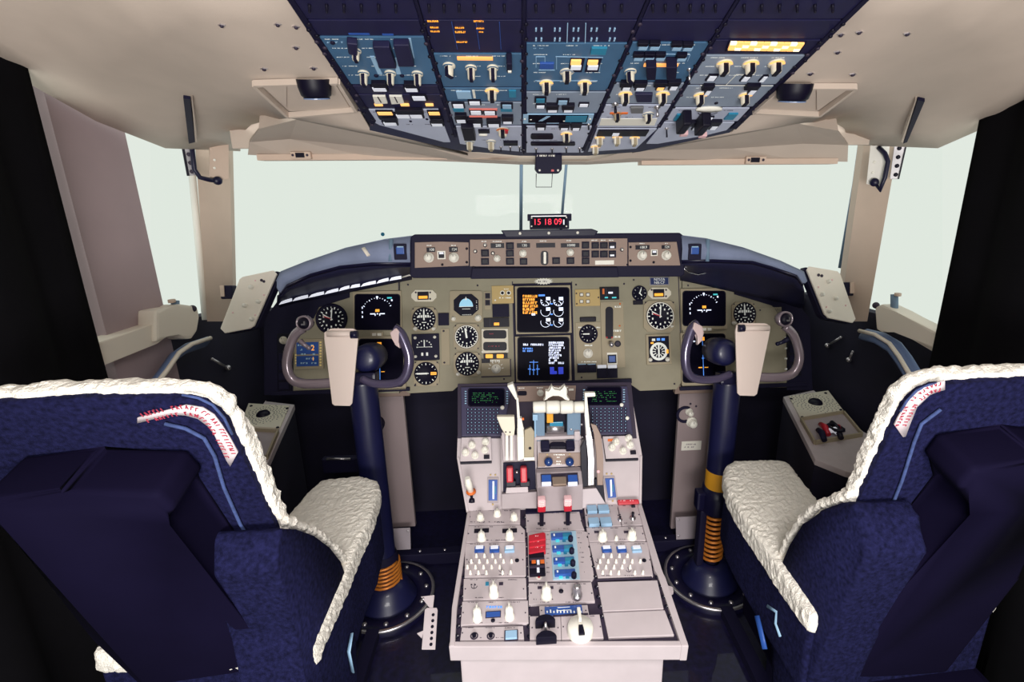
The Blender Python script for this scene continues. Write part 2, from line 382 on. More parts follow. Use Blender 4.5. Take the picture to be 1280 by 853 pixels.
for sd, px, py, side in ((-1, 375, 194, 'left'), (1, 945, 200, 'right')):
    fr = Fr(atY(px, py, 1.448), (1, 0, 0), (0, 0, 1)); t = T('sunvisor_clip', 'small tan sunvisor clip on the rail over the %s windshield' % side, 'clip', fr, px, py, 'sunvisor clips')
    t.rect('clip_body', px-12, py-4.5, px+13, py+5, -.008, .006, POSTM, .002); t.rect('slot', px-6, py-3, px+5, py+3, .005, .009, BLACK, .001)
    screws(t, [(px-9, py), (px+9, py)], 1.6, INK, .006)
for n, x0, x1, y0, y1 in ((13, 283, 332, 140, 185.5), (14, 1040, 1086, 140, 181)):
    a = atY(x0, y0, 1.50); c = atY(x1, y1, 1.50); mb = MB(); mb.box(a.x, c.x, 1.50, 1.52, c.z, a.z); struct('trim_%d' % n, mb, LINING, 'beige lining behind the end of the brow')
# window posts between windshield and side windows
def post(n, q, q2, lab):
    mb = MB(); v = [mb.b.verts.new(p) for p in q+q2]
    for f in ((0, 1, 2, 3), (7, 6, 5, 4), (0, 4, 5, 1), (1, 5, 6, 2), (2, 6, 7, 3), (3, 7, 4, 0)): mb.b.faces.new([v[i] for i in f])
    struct('trim_%d' % n, mb, POSTM, lab)
pl = [atX(244, 184, -1.03), atX(287, 184, -1.0), atX(292, 402, -1.0), atX(259, 402, -1.03)]
post(4, pl, [p+Vector((-.02, .06, 0)) for p in pl], 'tan post between left windshield and side window')
pr = [atX(1080, 180, 1.0), atX(1122, 184, 1.03), atX(1084, 402, 1.03), atX(1049, 402, 1.0)]
post(5, pr, [p+Vector((.02, .06, 0)) for p in pr], 'tan post between right windshield and side window')
# slim window frame by the left post, seals
def strip(n, pts, r, m, lab):
    mb = MB(); mb.tube(pts, r, 8); struct('trim_%d' % n, mb, m, lab)
strip(6, [atY(652, 150, 1.9), atY(651, 300, 1.9)], .006, SEAL, 'grey seal left of the windshield centre')
strip(7, [atY(712.5, 150, 1.9), atY(700, 300, 1.9)], .005, SEAL, 'grey seal right of the windshield centre')
strip(8, [atX(1076, 180, 1.06), atX(1069, 230, 1.06), atX(1051, 335, 1.06)], .009, SEAL, 'blue grey seal beside the right post')
strip(9, [atX(286, 180, -1.06), atX(286, 212, -1.06)], .008, SEAL, 'blue grey seal beside the left post')
PALE = mat('pale_window_frame', (236, 232, 226), .7)
strip(10, [atX(240, 215, -1.06), atX(257, 400, -1.06)], .010, PALE, 'pale side window frame by the left post')
# the glass
def pane(n, pts, lab):
    mb = MB(); mb.face(pts); struct('window_%d' % n, mb, GLASS, lab)
pane(1, [atY(285, 178, 1.93), atY(680, 190, 1.93), atY(680, 330, 1.93), atY(285, 420, 1.93)], 'left windshield pane')
pane(2, [atY(680, 190, 1.93), atY(1090, 178, 1.93), atY(1060, 420, 1.93), atY(680, 330, 1.93)], 'right windshield pane')
pane(3, [atX(188, 150, -1.075), atX(260, 170, -1.075), atX(262, 430, -1.075), atX(188, 470, -1.075)], 'left side window pane')
pane(4, [atX(1075, 170, 1.075), atX(1178, 150, 1.075), atX(1178, 490, 1.075), atX(1050, 410, 1.075)], 'right side window pane')
# side walls: dark lower lining, sill, aft pillar and curtain invented for image margins
def wall(side):
    s = -1 if side == 'left' else 1
    if s < 0: top = [(-60, 470), (110, 470), (190, 455), (215, 425), (262, 398), (300, 395)]
    else: top = [(1340, 600), (1230, 530), (1173, 450), (1130, 420), (1095, 398), (1045, 390)]
    P = [atX(x, y, s*WX) for x, y in top]
    pts = [(p.y, p.z) for p in P]; pts[-1] = (2.05, pts[-1][1]); pts = [(-.6, pts[0][1])]+pts
    pts += [(2.05, -.05), (-.6, -.05)]
    mb = MB(); mb.prism(pts, .05, .09); o = struct('wall_'+side, mb, DARK, 'dark %s sidewall lining below the windows' % side)
    o.matrix_world = Matrix(((0, 0, s, s*WX), (1, 0, 0, 0), (0, 1, 0, 0), (0, 0, 0, 1)))
    return P
wl = wall('left'); wr = wall('right')
def sidebox(name, s, x, px0, px1, pyb, pyt, m, lab, th=.03, zt=None):
    a = atX(px0, pyb, s*x); b = atX(px1, pyb, s*x); y0, y1 = sorted((a.y, b.y)); zt = zt or atX((px0+px1)/2, pyt, s*x).z; zb = -.02 if pyb > 900 else min(a.z, b.z)
    mb = MB(); mb.box(min(s*x, s*(x+th)), max(s*x, s*(x+th)), y0, y1, zb, zt); return struct(name, mb, m, lab)
a = atX(186, 300, -1.03); mb = MB(); mb.box(-1.062, -1.03, atX(112, 300, -1.03).y-.02, a.y, 0, 1.8); o = struct('trim_11', mb, MAUVE, 'mauve grey pillar added to fill the mauve image margin behind the left side window')  # invented pillar, edges and colour follow the mauve border strip in the image
def curtain(s, y1, side):  # invented curtains, standing where the image has its black borders
    mb = MB(); rows = []
    n = 60
    for z in (0.02, .6, 1.2, 1.86): rows.append([Vector((s*(.985+.012*math.sin(i*.9)+.004*math.sin(i*2.3+z*2)), -.5+(y1+.5)*i/n, z)) for i in range(n+1)])
    mb.loft(rows); o = link_mesh('curtain', mb, CURT); addmod(o, 'SOLIDIFY', thickness=.004)
    tag(o, 'black folded curtain added to fill the black image margin, along the %s sidewall behind the seat' % side, 'curtain')
curtain(-1, atX(112, 400, -.985).y, 'left'); curtain(1, atX(1176, 400, .985).y, 'right')
# ------------------------------------------------------------------ main instrument panel
ip = T('instrument_board', 'wide khaki main instrument panel with dark outer ends below the glareshield', 'instrument panel', FI, 690, 420)
ip.quad('centre_plate', [(500, 335), (852, 335), (852, 478), (846, 487), (800, 489), (786, 478), (640, 480), (575, 480), (566, 489), (512, 492), (500, 486)], -.02, 0, KHAKI, .002)
ip.quad('left_plate', [(338, 396), (352, 372), (430, 352), (499, 335), (499, 492), (340, 492)], -.02, 0, KHAKI, .002)
ip.quad('right_plate', [(853, 335), (920, 352), (985, 368), (1006, 400), (1010, 484), (853, 487)], -.02, 0, KHAKI, .002)
ip.quad('left_end_shade_panel', [(330, 400), (350, 372), (437, 348), (437, 372), (398, 384), (392, 398), (366, 415), (366, 494), (330, 494)], 0, .004, NAVY, .001, label='dark navy outer end of the panel, partly painted glareshield shade')  # navy also paints the glareshield's shade onto the panel end
ip.quad('right_end_shade_panel', [(918, 350), (985, 362), (1012, 398), (1016, 488), (984, 488), (984, 412), (966, 382), (918, 368)], 0, .004, NAVY, .001, label='dark navy outer end of the panel, partly painted glareshield shade')  # same at the right end: part navy finish, part painted shade
ip.rect('lower_edge_rail', 572, 477, 790, 483, -.004, .012, NAVY, .002); ip.rect('left_lower_rail', 338, 487, 512, 492, 0, .01, NAVY, .002); ip.rect('right_lower_rail', 850, 481, 1010, 486, 0, .01, NAVY, .002)
ip.rect('panel_seam', 499, 345, 500.4, 490, 0, .001, INK); ip.rect('panel_seam', 641.5, 352, 642.8, 480, 0, .001, INK); ip.rect('panel_seam', 716, 352, 717, 480, 0, .001, INK); ip.rect('panel_seam', 850, 345, 851, 487, 0, .001, INK)
ip.rect('centre_frame', 642.5, 354, 716.5, 480, 0, .002, NAVY, .001)
screws(ip, [(519, 482), (630, 474), (510, 356), (597, 357), (727, 472), (792, 350), (780, 355), (843, 480), (860, 357), (905, 357), (985, 470), (720, 356)], 1.2, INK)
def round_gauge(lab, px, py, r, bez, cat='gauge', knobs=(), ticks=20, hands=((0, .8, 1.6),), frame=TAN, name='round_gauge', red=False, digits=False, group=None, dark_ring=False, nums=True):
    t = T(name, lab, cat, FI, px, py, group); R = r*t.sc
    x0, y0, x1, y1 = bez or (px-r, py-r, px+r, py+r); c = (x1-x0)*.14
    if frame: t.quad('bezel', [(x0+c, y0), (x1-c, y0), (x1, y0+c), (x1, y1-c), (x1-c, y1), (x0+c, y1), (x0, y1-c), (x0, y0+c)], 0, .007, frame, .0012)
    else:
        mb = MB(); mb.lathe([(R*1.16, 0), (R*1.16, .007), (R*1.04, .011), (R*.98, .011), (R*.98, .004)], seg=36); t.part('bezel', mb, NAVY)
    mb = MB(); mb.lathe([(R*1.03, .006), (R*1.03, .0095), (R*.95, .0095), (R*.93, .0072), (0, .0072)], seg=36); dial = t.part('dial', mb, DIAL)
    mb = MB()
    for i in range(ticks):
        a = 2*math.pi*i/ticks; big = i % 2 == 0; r0 = R*(.74 if big else .82)
        mb.bar(r0*math.cos(a), r0*math.sin(a), R*.92*math.cos(a), R*.92*math.sin(a), R*(.075 if big else .045), .0072, .0078)
    if nums:
        for i in range(10):
            a = 2*math.pi*i/10+math.pi/2; x, y = R*.58*math.cos(a), R*.58*math.sin(a)
            mb.box(x-R*.05, x+R*.05, y-R*.07, y+R*.07, .0072, .0077)
    if digits:
        for i in range(5): mb.box(R*(-.5+i*.2), R*(-.36+i*.2), R*.12, R*.34, .0073, .0079)
        mb.box(-R*.2, R*.2, -R*.35, -R*.28, .0073, .0078)
    t.part('scale', mb, MARK, dial)
    if dark_ring:
        mb = MB(); mb.ring(0, 0, R*.93, R*1.0, .0095, .001, 32); t.part('rim', mb, WHITE)
    mb = MB()
    for ang, ln, wd in hands:
        a = math.radians(90-ang); mb.bar(-R*.12*math.cos(a), -R*.12*math.sin(a), R*ln*math.cos(a), R*ln*math.sin(a), wd*t.sc, .0079, .0088)
    mb.cyl(0, 0, .0078, .0092, R*.07); t.part('pointer', mb, MARK)
    if red:
        mb = MB(); mb.bar(0, 0, -R*.55, R*.2, 1.3*t.sc, .0088, .0094); t.part('limit_pointer', mb, RED, label='red limit pointer')
    for k in knobs: knob(t, k[0], k[1], k[2], .016, WHITE, 'adjust_knob', w=.007)
    if frame: screws(t, [(x0+2.5, y0+2.5), (x1-2.5, y0+2.5)] + ([] if knobs else [(x0+2.5, y1-2.5), (x1-2.5, y1-2.5)]), .9, INK, .006)
    return t
round_gauge('round airspeed gauge with red limit hand above the left yoke horn', 415, 399, 17, None, frame=None, hands=((5, .8, 1.4), (300, .7, 1.2)), red=True)
round_gauge('left pilot altimeter gauge with digit drum, uppermost of its column', 530.5, 399, 14.2, (514, 384, 546, 415), knobs=((518.5, 411, 2.6), (541.5, 411, 2.4)), digits=True)
round_gauge('left vertical speed gauge with orange half flag, lowest of its column', 533, 467, 14.2, (517, 451, 549, 483), hands=((270, .8, 2), (90, .25, 1)), nums=False, ticks=16)
round_gauge('standby airspeed gauge with short white hand, left of the dark twin displays', 583.5, 421.2, 14.4, (567, 405, 600, 438), hands=((352, .75, 2.2),), dark_ring=True, ticks=24)
round_gauge('standby altimeter gauge, lowest round gauge left of the selector', 584.4, 455, 14.4, (567, 440.5, 601, 471), knobs=((572, 468, 2.4), (598, 466, 2.6)), digits=True)
round_gauge('small round flap position gauge on the landing gear plate', 735.3, 417.7, 10, None, frame=None, hands=((270, .7, 1.4),), ticks=14, nums=False)
round_gauge('tiny brake pressure gauge with orange mark at the panel top', 799, 366.9, 8, None, frame=None, hands=((20, .7, 1.2), (140, .5, 1.2)), ticks=10, nums=False)
round_gauge('right pilot large airspeed gauge with red limit hand', 824.5, 395.4, 17, (804.5, 376, 844, 415), hands=((5, .8, 1.4), (300, .7, 1.2)), red=True, knobs=((840.5, 408, 1.8),), dark_ring=True)
round_gauge('right pilot altimeter gauge beside the right attitude display', 929.8, 392.7, 13.6, (915, 378, 944.5, 408), knobs=((918.5, 404, 2.4),), digits=True)
# combined radio compass instruments
t = T('course_indicator', 'square dark course deviation indicator with white cross, under left altimeter', 'indicator', FI, 531, 434)
t.rect('case', 514.5, 417.5, 549, 450.5, 0, .008, NAVY, .002); mb = MB(); s = t.sc
mb.bar(0, 0, 0, 9*s, 1.3*s, .008, .009); mb.bar(-8*s, 0, 8*s, 0, .6*s, .008, .009)
for i in range(9): 
    a = math.pi*i/8; mb.box(9*s*math.cos(a)-.7*s, 9*s*math.cos(a)+.7*s, 1-1+9*s*math.sin(a)*.9-.7*s, 9*s*math.sin(a)*.9+.7*s, .008, .009)
mb.box(-4*s, -1.5*s, -11*s, -7*s, .008, .009); mb.box(2*s, 4.5*s, -11*s, -7*s, .008, .009); t.part('markings', mb, MARK)
for q in ((518.5, 422.5), (543, 421.5), (519, 446), (544.5, 445.5)): knob(t, q[0], q[1], 1.9, .008, WHITE, 'corner_knob', w=.008)
t = T('radio_compass', 'right radio compass with white card in dark square case', 'indicator', FI, 823.5, 436)
t.rect('case', 808, 418, 839, 456, 0, .008, TAN, .002); t.rect('face', 811, 420.5, 836.5, 453, .008, .0095, DIAL)
x, y = t.l(823.5, 439.5, .01); R = 11*t.sc; mb = MB(); mb.ring(x, y, R*.72, R, .0095, .001, 28)
for i in range(12): 
    a = math.pi*i/6; mb.bar(x+R*.35*math.cos(a), y+R*.35*math.sin(a), x+R*.72*math.cos(a), y+R*.72*math.sin(a), 1*t.sc, .0095, .0102)
mb.bar(x, y-R*.6, x, y+R*.7, 2*t.sc, .0102, .011); t.part('compass_card', mb, MARK)
for i, q in enumerate(((815, 425), (821, 424.5), (827, 424.5))): t.rect('digit_window', q[0], q[1]-1.5, q[0]+4, q[1]+1.5, .0095, .0105, CRTB if i else MARK)
t.rect('warning_arc', 813.5, 428, 817, 430, .0105, .0112, AMBER); t.rect('warning_arc', 833, 437, 835.5, 442, .0105, .0112, AMBER)
knob(t, 813.5, 450, 2.4, .01, WHITE, 'adjust_knob', w=.009); knob(t, 835, 449.5, 2.8, .01, WHITE, 'adjust_knob', w=.009)
# standby horizon
t = T('standby_horizon', 'standby artificial horizon with pale blue sky half ball', 'gauge', FI, 583, 381.5); s = t.sc
t.quad('bezel', [(563, 363.5), (601, 363.5), (603, 366), (603, 402), (600, 403.5), (564, 403), (562, 400), (562, 366)], 0, .008, TAN, .0015)
mb = MB(); R = 17*s
mb.prism([(R*math.cos(math.radians(a))*1.0, R*.88*math.sin(math.radians(a))) for a in (25, 65, 115, 155, 205, 245, 295, 335)], .008, .0095); t.part('face', mb, DIAL)
mb = MB(); mb.prism([(8.6*s*math.cos(math.radians(a)), -2*s+10*s*math.sin(math.radians(a))) for a in range(0, 181, 15)], .0095, .0115); b = t.part('sky_half', mb, mat('horizon_sky', (150, 205, 235), .4, emit=.3))
mb = MB(); mb.prism([(-1.4*s, 6*s), (1.4*s, 6*s), (0, 10.5*s)], .0115, .0122); mb.box(-8.6*s, 8.6*s, -2.6*s, -2*s, .0115, .0122)
for i in range(7): mb.box((-5+i*1.7)*s, (-4.2+i*1.7)*s, -13*s, -12*s, .0095, .0105)
for i in (-6, -4, -2, 2, 4): mb.box(12.6*s, 13.6*s, i*s, (i+.8)*s, .0095, .0105)
mb.box(-5*s, 5*s, -5.5*s, -4.9*s, .0095, .0105); t.part('markings', mb, MARK)
knob(t, 566.5, 398.5, 2.8, .014, WHITE, 'adjust_knob', w=.008); knob(t, 597.3, 397.5, 4.2, .016, WHITE, 'caging_knob', w=.008)
# electronic displays
def display(lab, x0, y0, x1, y1, sx0, sy0, sx1, sy1, name='attitude_display', group=None):
    t = T(name, lab, 'display', FI, (x0+x1)/2, (y0+y1)/2, group)
    t.rect('bezel', x0, y0, x1, y1, .002, .01, TAN, .0015); t.rrect('bezel_recess', sx0-1, sy0-1, sx1+1, sy1+1, 4, .01, .0106, BLACK); t.rrect('screen', sx0, sy0, sx1, sy1, 4, .0106, .0116, SCREEN); return t
def eadi(lab, x0, y0, x1, y1, S):
    t = display(lab, x0, y0, x1, y1, *S); W = .0118; cx, cy = (S[0]+S[2])/2, (S[1]+S[3])/2; u = (S[2]-S[0])/58; s = t.sc*u
    X, Y = t.l(cx, cy-1, W); mb = MB(); R = 21*s
    for i in range(-6, 7):
        a = math.radians(90-i*10); big = i % 3 == 0; k_ = .9 if big else .95; mb.bar(X+R*k_*math.cos(a), Y-3*s+R*k_*math.sin(a), X+R*math.cos(a), Y-3*s+R*math.sin(a), (1.1 if big else .8)*s, W, W+.0006)
    mb.prism([(X-1.6*s, Y+19*s), (X+1.6*s, Y+19*s), (X, Y+16.3*s)], W, W+.0007); mb.box(X-1.2*s, X+1.2*s, Y+17.5*s, Y+20*s, W, W+.0007)
    for i, yy in enumerate((-6, 0, 6)): mb.box(X-19.5*s-.7*s, X-19.5*s+.7*s, Y+(-3-yy+2)*s-1.4*s, Y+(-1-yy)*s+1.4*s, W, W+.0006)
    mb.box(X+18*s, X+20*s, Y+13*s, Y+15.4*s, W, W+.0006)
    mb.bar(X-9.5*s, Y-3.4*s, X-3*s, Y-3.4*s, 1.5*s, W, W+.0006); mb.bar(X+3*s, Y-3.4*s, X+9.5*s, Y-3.4*s, 1.5*s, W, W+.0006)
    mb.bar(X-3*s, Y-3.4*s, X-3*s, Y-6*s, 1.2*s, W, W+.0006); mb.bar(X+3*s, Y-3.4*s, X+3*s, Y-6*s, 1.2*s, W, W+.0006); mb.box(X-.8*s, X+.8*s, Y-4.2*s, Y-2.6*s, W, W+.0006)
    t.part('attitude_symbols', mb, CRTW)
    mb = MB(); mb.box(X-2.6*s, X+2.6*s, Y-.8*s, Y+2.6*s, W, W+.0006); t.part('amber_flag', mb, AMBER)
    mb = MB(); mb.box(X+13*s, X+19*s, Y+16.4*s, Y+18.4*s, W, W+.0006); t.part('green_annunciation', mb, CRTC)
    return t
eadi('left attitude display with white arc scale, dark screen', 441, 364, 502, 413.5, (444, 368.5, 499.5, 412))
eadi('right attitude display with white arc scale, dark screen', 851.5, 360.5, 908.5, 412.5, (854, 364.5, 906.5, 407))
def ehsi(lab, x0, y0, x1, y1, S):
    t = display(lab, x0, y0, x1, y1, *S, name='navigation_display'); W = .0118; s = t.sc; cx = (S[0]+S[2])/2-2
    X, Yt = t.l(cx, S[1]+8, W); _, Yb = t.l(cx, S[3]-8, W); mb = MB(); mb.box(X-.35*s, X+.35*s, Yb, Yt, W, W+.0005); mb.box(X-1.5*s, X+1.5*s, (Yt+Yb)/2-.5*s, (Yt+Yb)/2+.5*s, W, W+.0006)
    mb.box(X-.5*s, X+.5*s, Yb+9*s, Yb+12*s, W, W+.0006); t.part('course_line', mb, CRTB)
    mb = MB(); mb.box(X-2.6*s, X+2.6*s, Yt, Yt+4.5*s, W, W+.0006); mb.box(X-6*s, X-1.5*s, Yb+9.5*s, Yb+10.7*s, W, W+.0006); mb.box(X+1.5*s, X+6*s, Yb+9.7*s, Yb+10.5*s, W, W+.0006); t.part('amber_flags', mb, AMBER)
    mb = MB(); a = t.l(S[0]+12, S[1]+9, W); mb.bar(a[0]-3*s, a[1], a[0]+2*s, a[1], .6*s, W, W+.0005); mb.prism([(a[0]+1*s, a[1]-1.2*s), (a[0]+1*s, a[1]+1.2*s), (a[0]+3.4*s, a[1])], W, W+.0006); t.part('wind_arrow', mb, CRTW)
    return t
ehsi('left navigation display partly behind the left yoke', 446, 420.5, 507, 488.5, (449, 424.5, 503.5, 483))
ehsi('right navigation display partly behind the right yoke', 851.5, 415.5, 908.5, 481.5, (854, 418, 906, 478))
def brt(lab, px, py):
    t = T('brightness_control', lab, 'control', FI, px, py); t.rect('plate', px-8, py-3, px+8, py+3, 0, .008, TAN, .001)
    t.rect('rocker', px-6, py-1.6, px-1, py+1.8, .008, .012, WHITE, .001); t.rect('rocker', px+.5, py-1.6, px+5.5, py+1.8, .008, .012, WHITE, .001)
brt('bright rocker pair between the two left pilot displays', 471, 418.3); brt('bright rocker pair between the two right pilot displays', 884, 411.8)
# engine displays
t = display('upper centre engine display with amber messages and six white dial arcs', 644.2, 357.3, 713.9, 417.2, 647, 360, 711, 415, 'engine_display'); W = .0118; s = t.sc
t.greek('amber_messages', 653.5, 368.5, 672, 393, 6, W, AMBER, 1.0, .78, lens=[.95, .75, 1, 1, .85, .95]); t.rect('page_marker', 664.5, 392, 669, 394.5, W, W+.0005, CRTW)
mb = MB(); mbb = MB()
for j, cy_ in enumerate((376.5, 389.5, 403)):
    for i, cx_ in enumerate((682, 698)):
        x, y = t.l(cx_, cy_, W); mb.ring(x, y, 5.8*s, 6.35*s, W, .0005, 30, 160, 360); a = t.l(cx_+.5, cy_-5, W); b = t.l(cx_+6, cy_-1, W); mb.box(a[0], b[0], b[1], a[1], W, W+.0005)
        if j == 0:
            for q in (170, 205, 240, 275, 310): mb.bar(x+4*s*math.cos(math.radians(q)), y+4*s*math.sin(math.radians(q)), x+6*s*math.cos(math.radians(q)), y+6*s*math.sin(math.radians(q)), .8*s, W, W+.0006)
        if j != 1: mb.bar(x, y, x+5*s*.75, y-5*s*.6, .7*s, W, W+.0006)
    a = t.l(688, cy_+3.5, W); mbb.box(a[0], a[0]+3*s, a[1]-.8*s, a[1]+.8*s, W, W+.0005)
a = t.l(673, 369.5, W); mbb.box(a[0], a[0]+8*s, a[1]-1.1*s, a[1]+1.1*s, W, W+.0005)
t.part('dial_arcs', mb, CRTW); t.part('thrust_rating_text', mbb, CRTB)
t = display('lower centre engine display with aeroplane control diagram and white figures', 644.5, 420, 713.9, 477.3, 647.5, 422, 711, 475.5, 'engine_display')
t.greek('white_figures', 686, 427, 706, 455.5, 9, W, CRTW, .95, .8, lens=[.9, 1, .95, .7, .65, .75, .6, .5, .9])
mb = MB()
for a_, b_, c_, d_ in ((687.5, 459, 692.5, 468), (698, 459, 704, 468), (690.5, 464, 696, 468)): p = t.l(a_, d_, W); q = t.l(c_, b_, W); mb.box(p[0], q[0], p[1], q[1], W, W+.0005)
t.part('blue_bars', mb, CRTD)
t.greek('status_text', 654, 429.5, 683, 432.5, 1, W, CRTW, .8, .8); t.greek('status_text', 653.5, 434.5, 668, 440.5, 2, W, CRTB, .9, .7)
mb = MB()
def ln(x0, y0, x1, y1, wd=.8):
    p = t.l(x0, y0, W); q = t.l(x1, y1, W); mb.bar(p[0], p[1], q[0], q[1], wd*s, W, W+.0006)
for q in ((662, 453, 672.5, 453), (667, 450.5, 667, 469), (662.3, 456, 662.3, 469), (671.8, 456, 671.8, 469), (660, 461.6, 664, 461.6, 1.2), (670, 461.6, 674.5, 461.6, 1.2), (665, 462.5, 669, 462.5, 1.3)): ln(*q)
t.part('control_position_diagram', mb, CRTB)
# annunciators and small plates
def oct_ann(lab, x0, y0, x1, y1):
    t = T('warning_light_unit', lab, 'warning light', FI, (x0+x1)/2, (y0+y1)/2); c = 5
    t.quad('plate', [(x0+c, y0), (x1-c, y0), (x1, y0+c), (x1, y1-c), (x1-c, y1), (x0+c, y1), (x0, y1-c), (x0, y0+c)], 0, .006, CREAM, .001)
    mx = (x0+x1)/2-1; my = (y0+y1)/2; t.rect('lens', mx-7, my-5, mx+7, my+5, .006, .009, BLACK, .001); t.rect('amber_light', mx-5.5, my+.2, mx+5.5, my+3.6, .009, .0098, AMBER)
    screws(t, [(mx+9, my-4), (mx+9, my+4), (mx-9, my-4)], 1.2, INK, .006)
oct_ann('eight sided warning light above the left altimeter, orange lens', 514, 362.5, 545.5, 377.2); oct_ann('eight sided warning light below the blue placard, orange lens', 810, 359.6, 839, 373.6)
t = T('registration_placard', 'small blue placard with white registration letters at the panel top', 'placard', FI, 824, 351.5)
t.rect('frame', 812, 346.5, 836.8, 356.7, 0, .003, METAL, .0006); t.rect('plate', 813.2, 347.5, 835.4, 355.8, .003, .0036, mat('placard_blue', (20, 40, 95), .5)); t.text('lettering', 'N757A', 824.3, 349.6, 3.5, .0037, MARK); t.text('lettering', 'NB-CF', 824.3, 353.6, 3.5, .0037, MARK)
def plate(name, lab, cat, x0, y0, x1, y1, m, h=.006, bev=.001, fr=None, group=None):
    t = T(name, lab, cat, fr or FI, (x0+x1)/2, (y0+y1)/2, group); t.rect('plate', x0, y0, x1, y1, 0, h, m, bev); return t
t = plate('display_control_unit', 'display control unit with blue window and amber digits behind left yoke', 'control unit', 368, 424, 404, 461.5, TAN)
t.rect('window', 370.5, 428, 398, 443, .006, .007, BLUE); t.rect('window', 370.5, 445, 398, 458, .006, .007, BLUE); t.greek('scratched_text', 372, 429, 396, 457, 5, .0072, LBLUE, .5, .35)
t.text('amber_digit', '2', 391, 435.5, 7, .0073, AMBER); t.text('amber_digit', '1', 391.5, 449, 5, .0073, AMBER)
mb = MB()
for i in range(9): a = t.l(399.5, 428+i*3.6, .0072); mb.box(a[0], a[0]+2.3*t.sc, a[1]-1*t.sc, a[1]+1*t.sc, .006, .0075)
for i in range(4): a = t.l(368.8, 444+i*3.4, .0072); mb.box(a[0], a[0]+1.6*t.sc, a[1]-1*t.sc, a[1]+1*t.sc, .006, .0075)
t.part('tick_strip', mb, mat('pale_gold_marks', (225, 200, 130), .5, emit=.2))
t = plate('light_control_unit', 'narrow black switch column with cream knob at far left of the panel', 'control panel', 346.5, 417, 363.5, 491, BLACK, .008)
knob(t, 353, 425.5, 5, .014, CREAM, w=.008); t.greek('legend', 349, 436, 359, 445, 1, .0083, MARK, .8, .3)
for i in range(4): t.rect('switch_block', 348, 442+i*12, 361, 451+i*12, .008, .011, NAVY, .001)
t = plate('blank_plate', 'small dark square plate left of the standby horizon', 'plate', 547.6, 391.5, 561, 407, NAVY, .007); screws(t, [(550, 394), (558, 394)], .8)
t = plate('blank_plate', 'tall tan strip plate between the left gauge columns', 'plate', 551.5, 411, 562, 456.5, TAN, .004); screws(t, [(554.5, 414), (555.5, 453.5)], 1.3, INK, .004)
t = plate('twin_switch_unit', 'narrow tan unit of two dark squares beside standby horizon', 'switch', 605.3, 364.5, 613.8, 387.5, TAN); 
for y in (366.5, 375): button(t, 606.5, y, 612.5, y+7, BLACK, INK, .004, w=.006)
t = plate('jack_plate', 'gold plate with two black jacks above the dark square', 'jack plate', 614.8, 357.3, 642, 379.5, GOLD, .005)
for x in (628, 635.8):
    X, Y = t.l(x, 366.4, .006); mb = MB(); mb.ring(X, Y, 1.9*t.sc, 2.9*t.sc, .005, .002, 16); mb.mi = 1; mb.cyl(X, Y, .005, .0062, 1.9*t.sc); t.part('jack', mb, [WHITE, BLACK])
t.greek('legend', 624, 371, 640, 374, 1, .0053, MARK, .9, .5); t.greek('legend', 630, 360, 640, 363, 1, .0053, MARK, .9, .4); screws(t, [(619, 375.5)], 1.2, WHITE, .005)
t = plate('blank_plate', 'large dark square plate under the gold jack plate', 'plate', 615.5, 380.5, 636.5, 396.5, NAVY, .008); screws(t, [(618, 383), (634, 383)], .7)
t = plate('annunciator_strip', 'dark annunciator strip with one amber light lit', 'annunciator', 604.5, 397.5, 636.5, 409, BLACK, .009); t.rect('amber_light', 617.5, 403.5, 624, 407, .009, .0098, AMBER); t.rect('divider', 612, 398, 612.6, 408.5, .009, .0095, INK)
t = plate('twin_readout', 'dark twin readout unit in cream bezel, above the amber lights', 'display', 602, 411, 635.5, 441.5, CREAM, .006, .003)
t.rrect('readout_window', 604, 413, 633, 423.5, 3, .006, .0085, BLACK); t.rrect('readout_window', 604, 427.8, 633.5, 438.5, 3, .006, .0085, BLACK); screws(t, [(603.5, 412.5), (633, 412), (603, 440), (634, 440), (633, 425.8)], 1.3, WHITE, .006)
for y in (417, 432.5): t.greek('readout_marks', 606, y-1, 632, y+2, 1, .0087, REDINK, .3, .4)
t = plate('caution_lights', 'dark strip with a pair of bright amber caution lights', 'caution light', 604.5, 442, 634.5, 448.5, BLACK, .007, .001)
t.rrect('amber_light', 607, 443, 616, 448, 1, .007, .0085, AMBER); t.rrect('amber_light', 620.8, 443, 629.5, 448, 1, .007, .0085, AMBER)
t = plate('standby_selector_unit', 'tan panel with white rotary knob below the amber caution lights', 'selector', 601.5, 449, 639, 471, TAN, .004)
knob(t, 620, 461.5, 6, .016, WHITE, 'rotary_knob', 10, .004); t.greek('legend', 613, 449.5, 627, 453, 1, .0043, MARK, 1, .6)
mb = MB(); X, Y = t.l(620, 460.5, .004)
for a in (60, 90, 120, 30, 150, 0, 180): A = math.radians(a); mb.bar(X+7*t.sc*math.cos(A), Y+7*t.sc*math.sin(A), X+9.5*t.sc*math.cos(A), Y+9.5*t.sc*math.sin(A), .7*t.sc, .004, .0045)
t.part('position_ticks', mb, MARK); t.rect('dark_window', 602, 449, 612.5, 454, .004, .007, BLACK); t.rect('edge_trim', 637.5, 449, 639, 471, .004, .006, INK); t.rect('edge_trim', 601.5, 470, 639, 471.5, .004, .006, INK)
t = T('marker_badge', 'white ragged edged badge above the upper engine display', 'badge', FI, 679.5, 352); mb = MB(); s = t.sc
pts = []
for i in range(36): a = math.pi*2*i/36; r = 1.0 if i % 2 else .72; pts.append((12.5*s*r*math.cos(a), 4.4*s*r*math.sin(a)))
mb.prism(pts, 0, .004); b = t.part('badge_plate', mb, WHITE); t.greek('badge_marks', 671, 350.5, 688, 353.5, 1, .0043, INK, .6, .6)
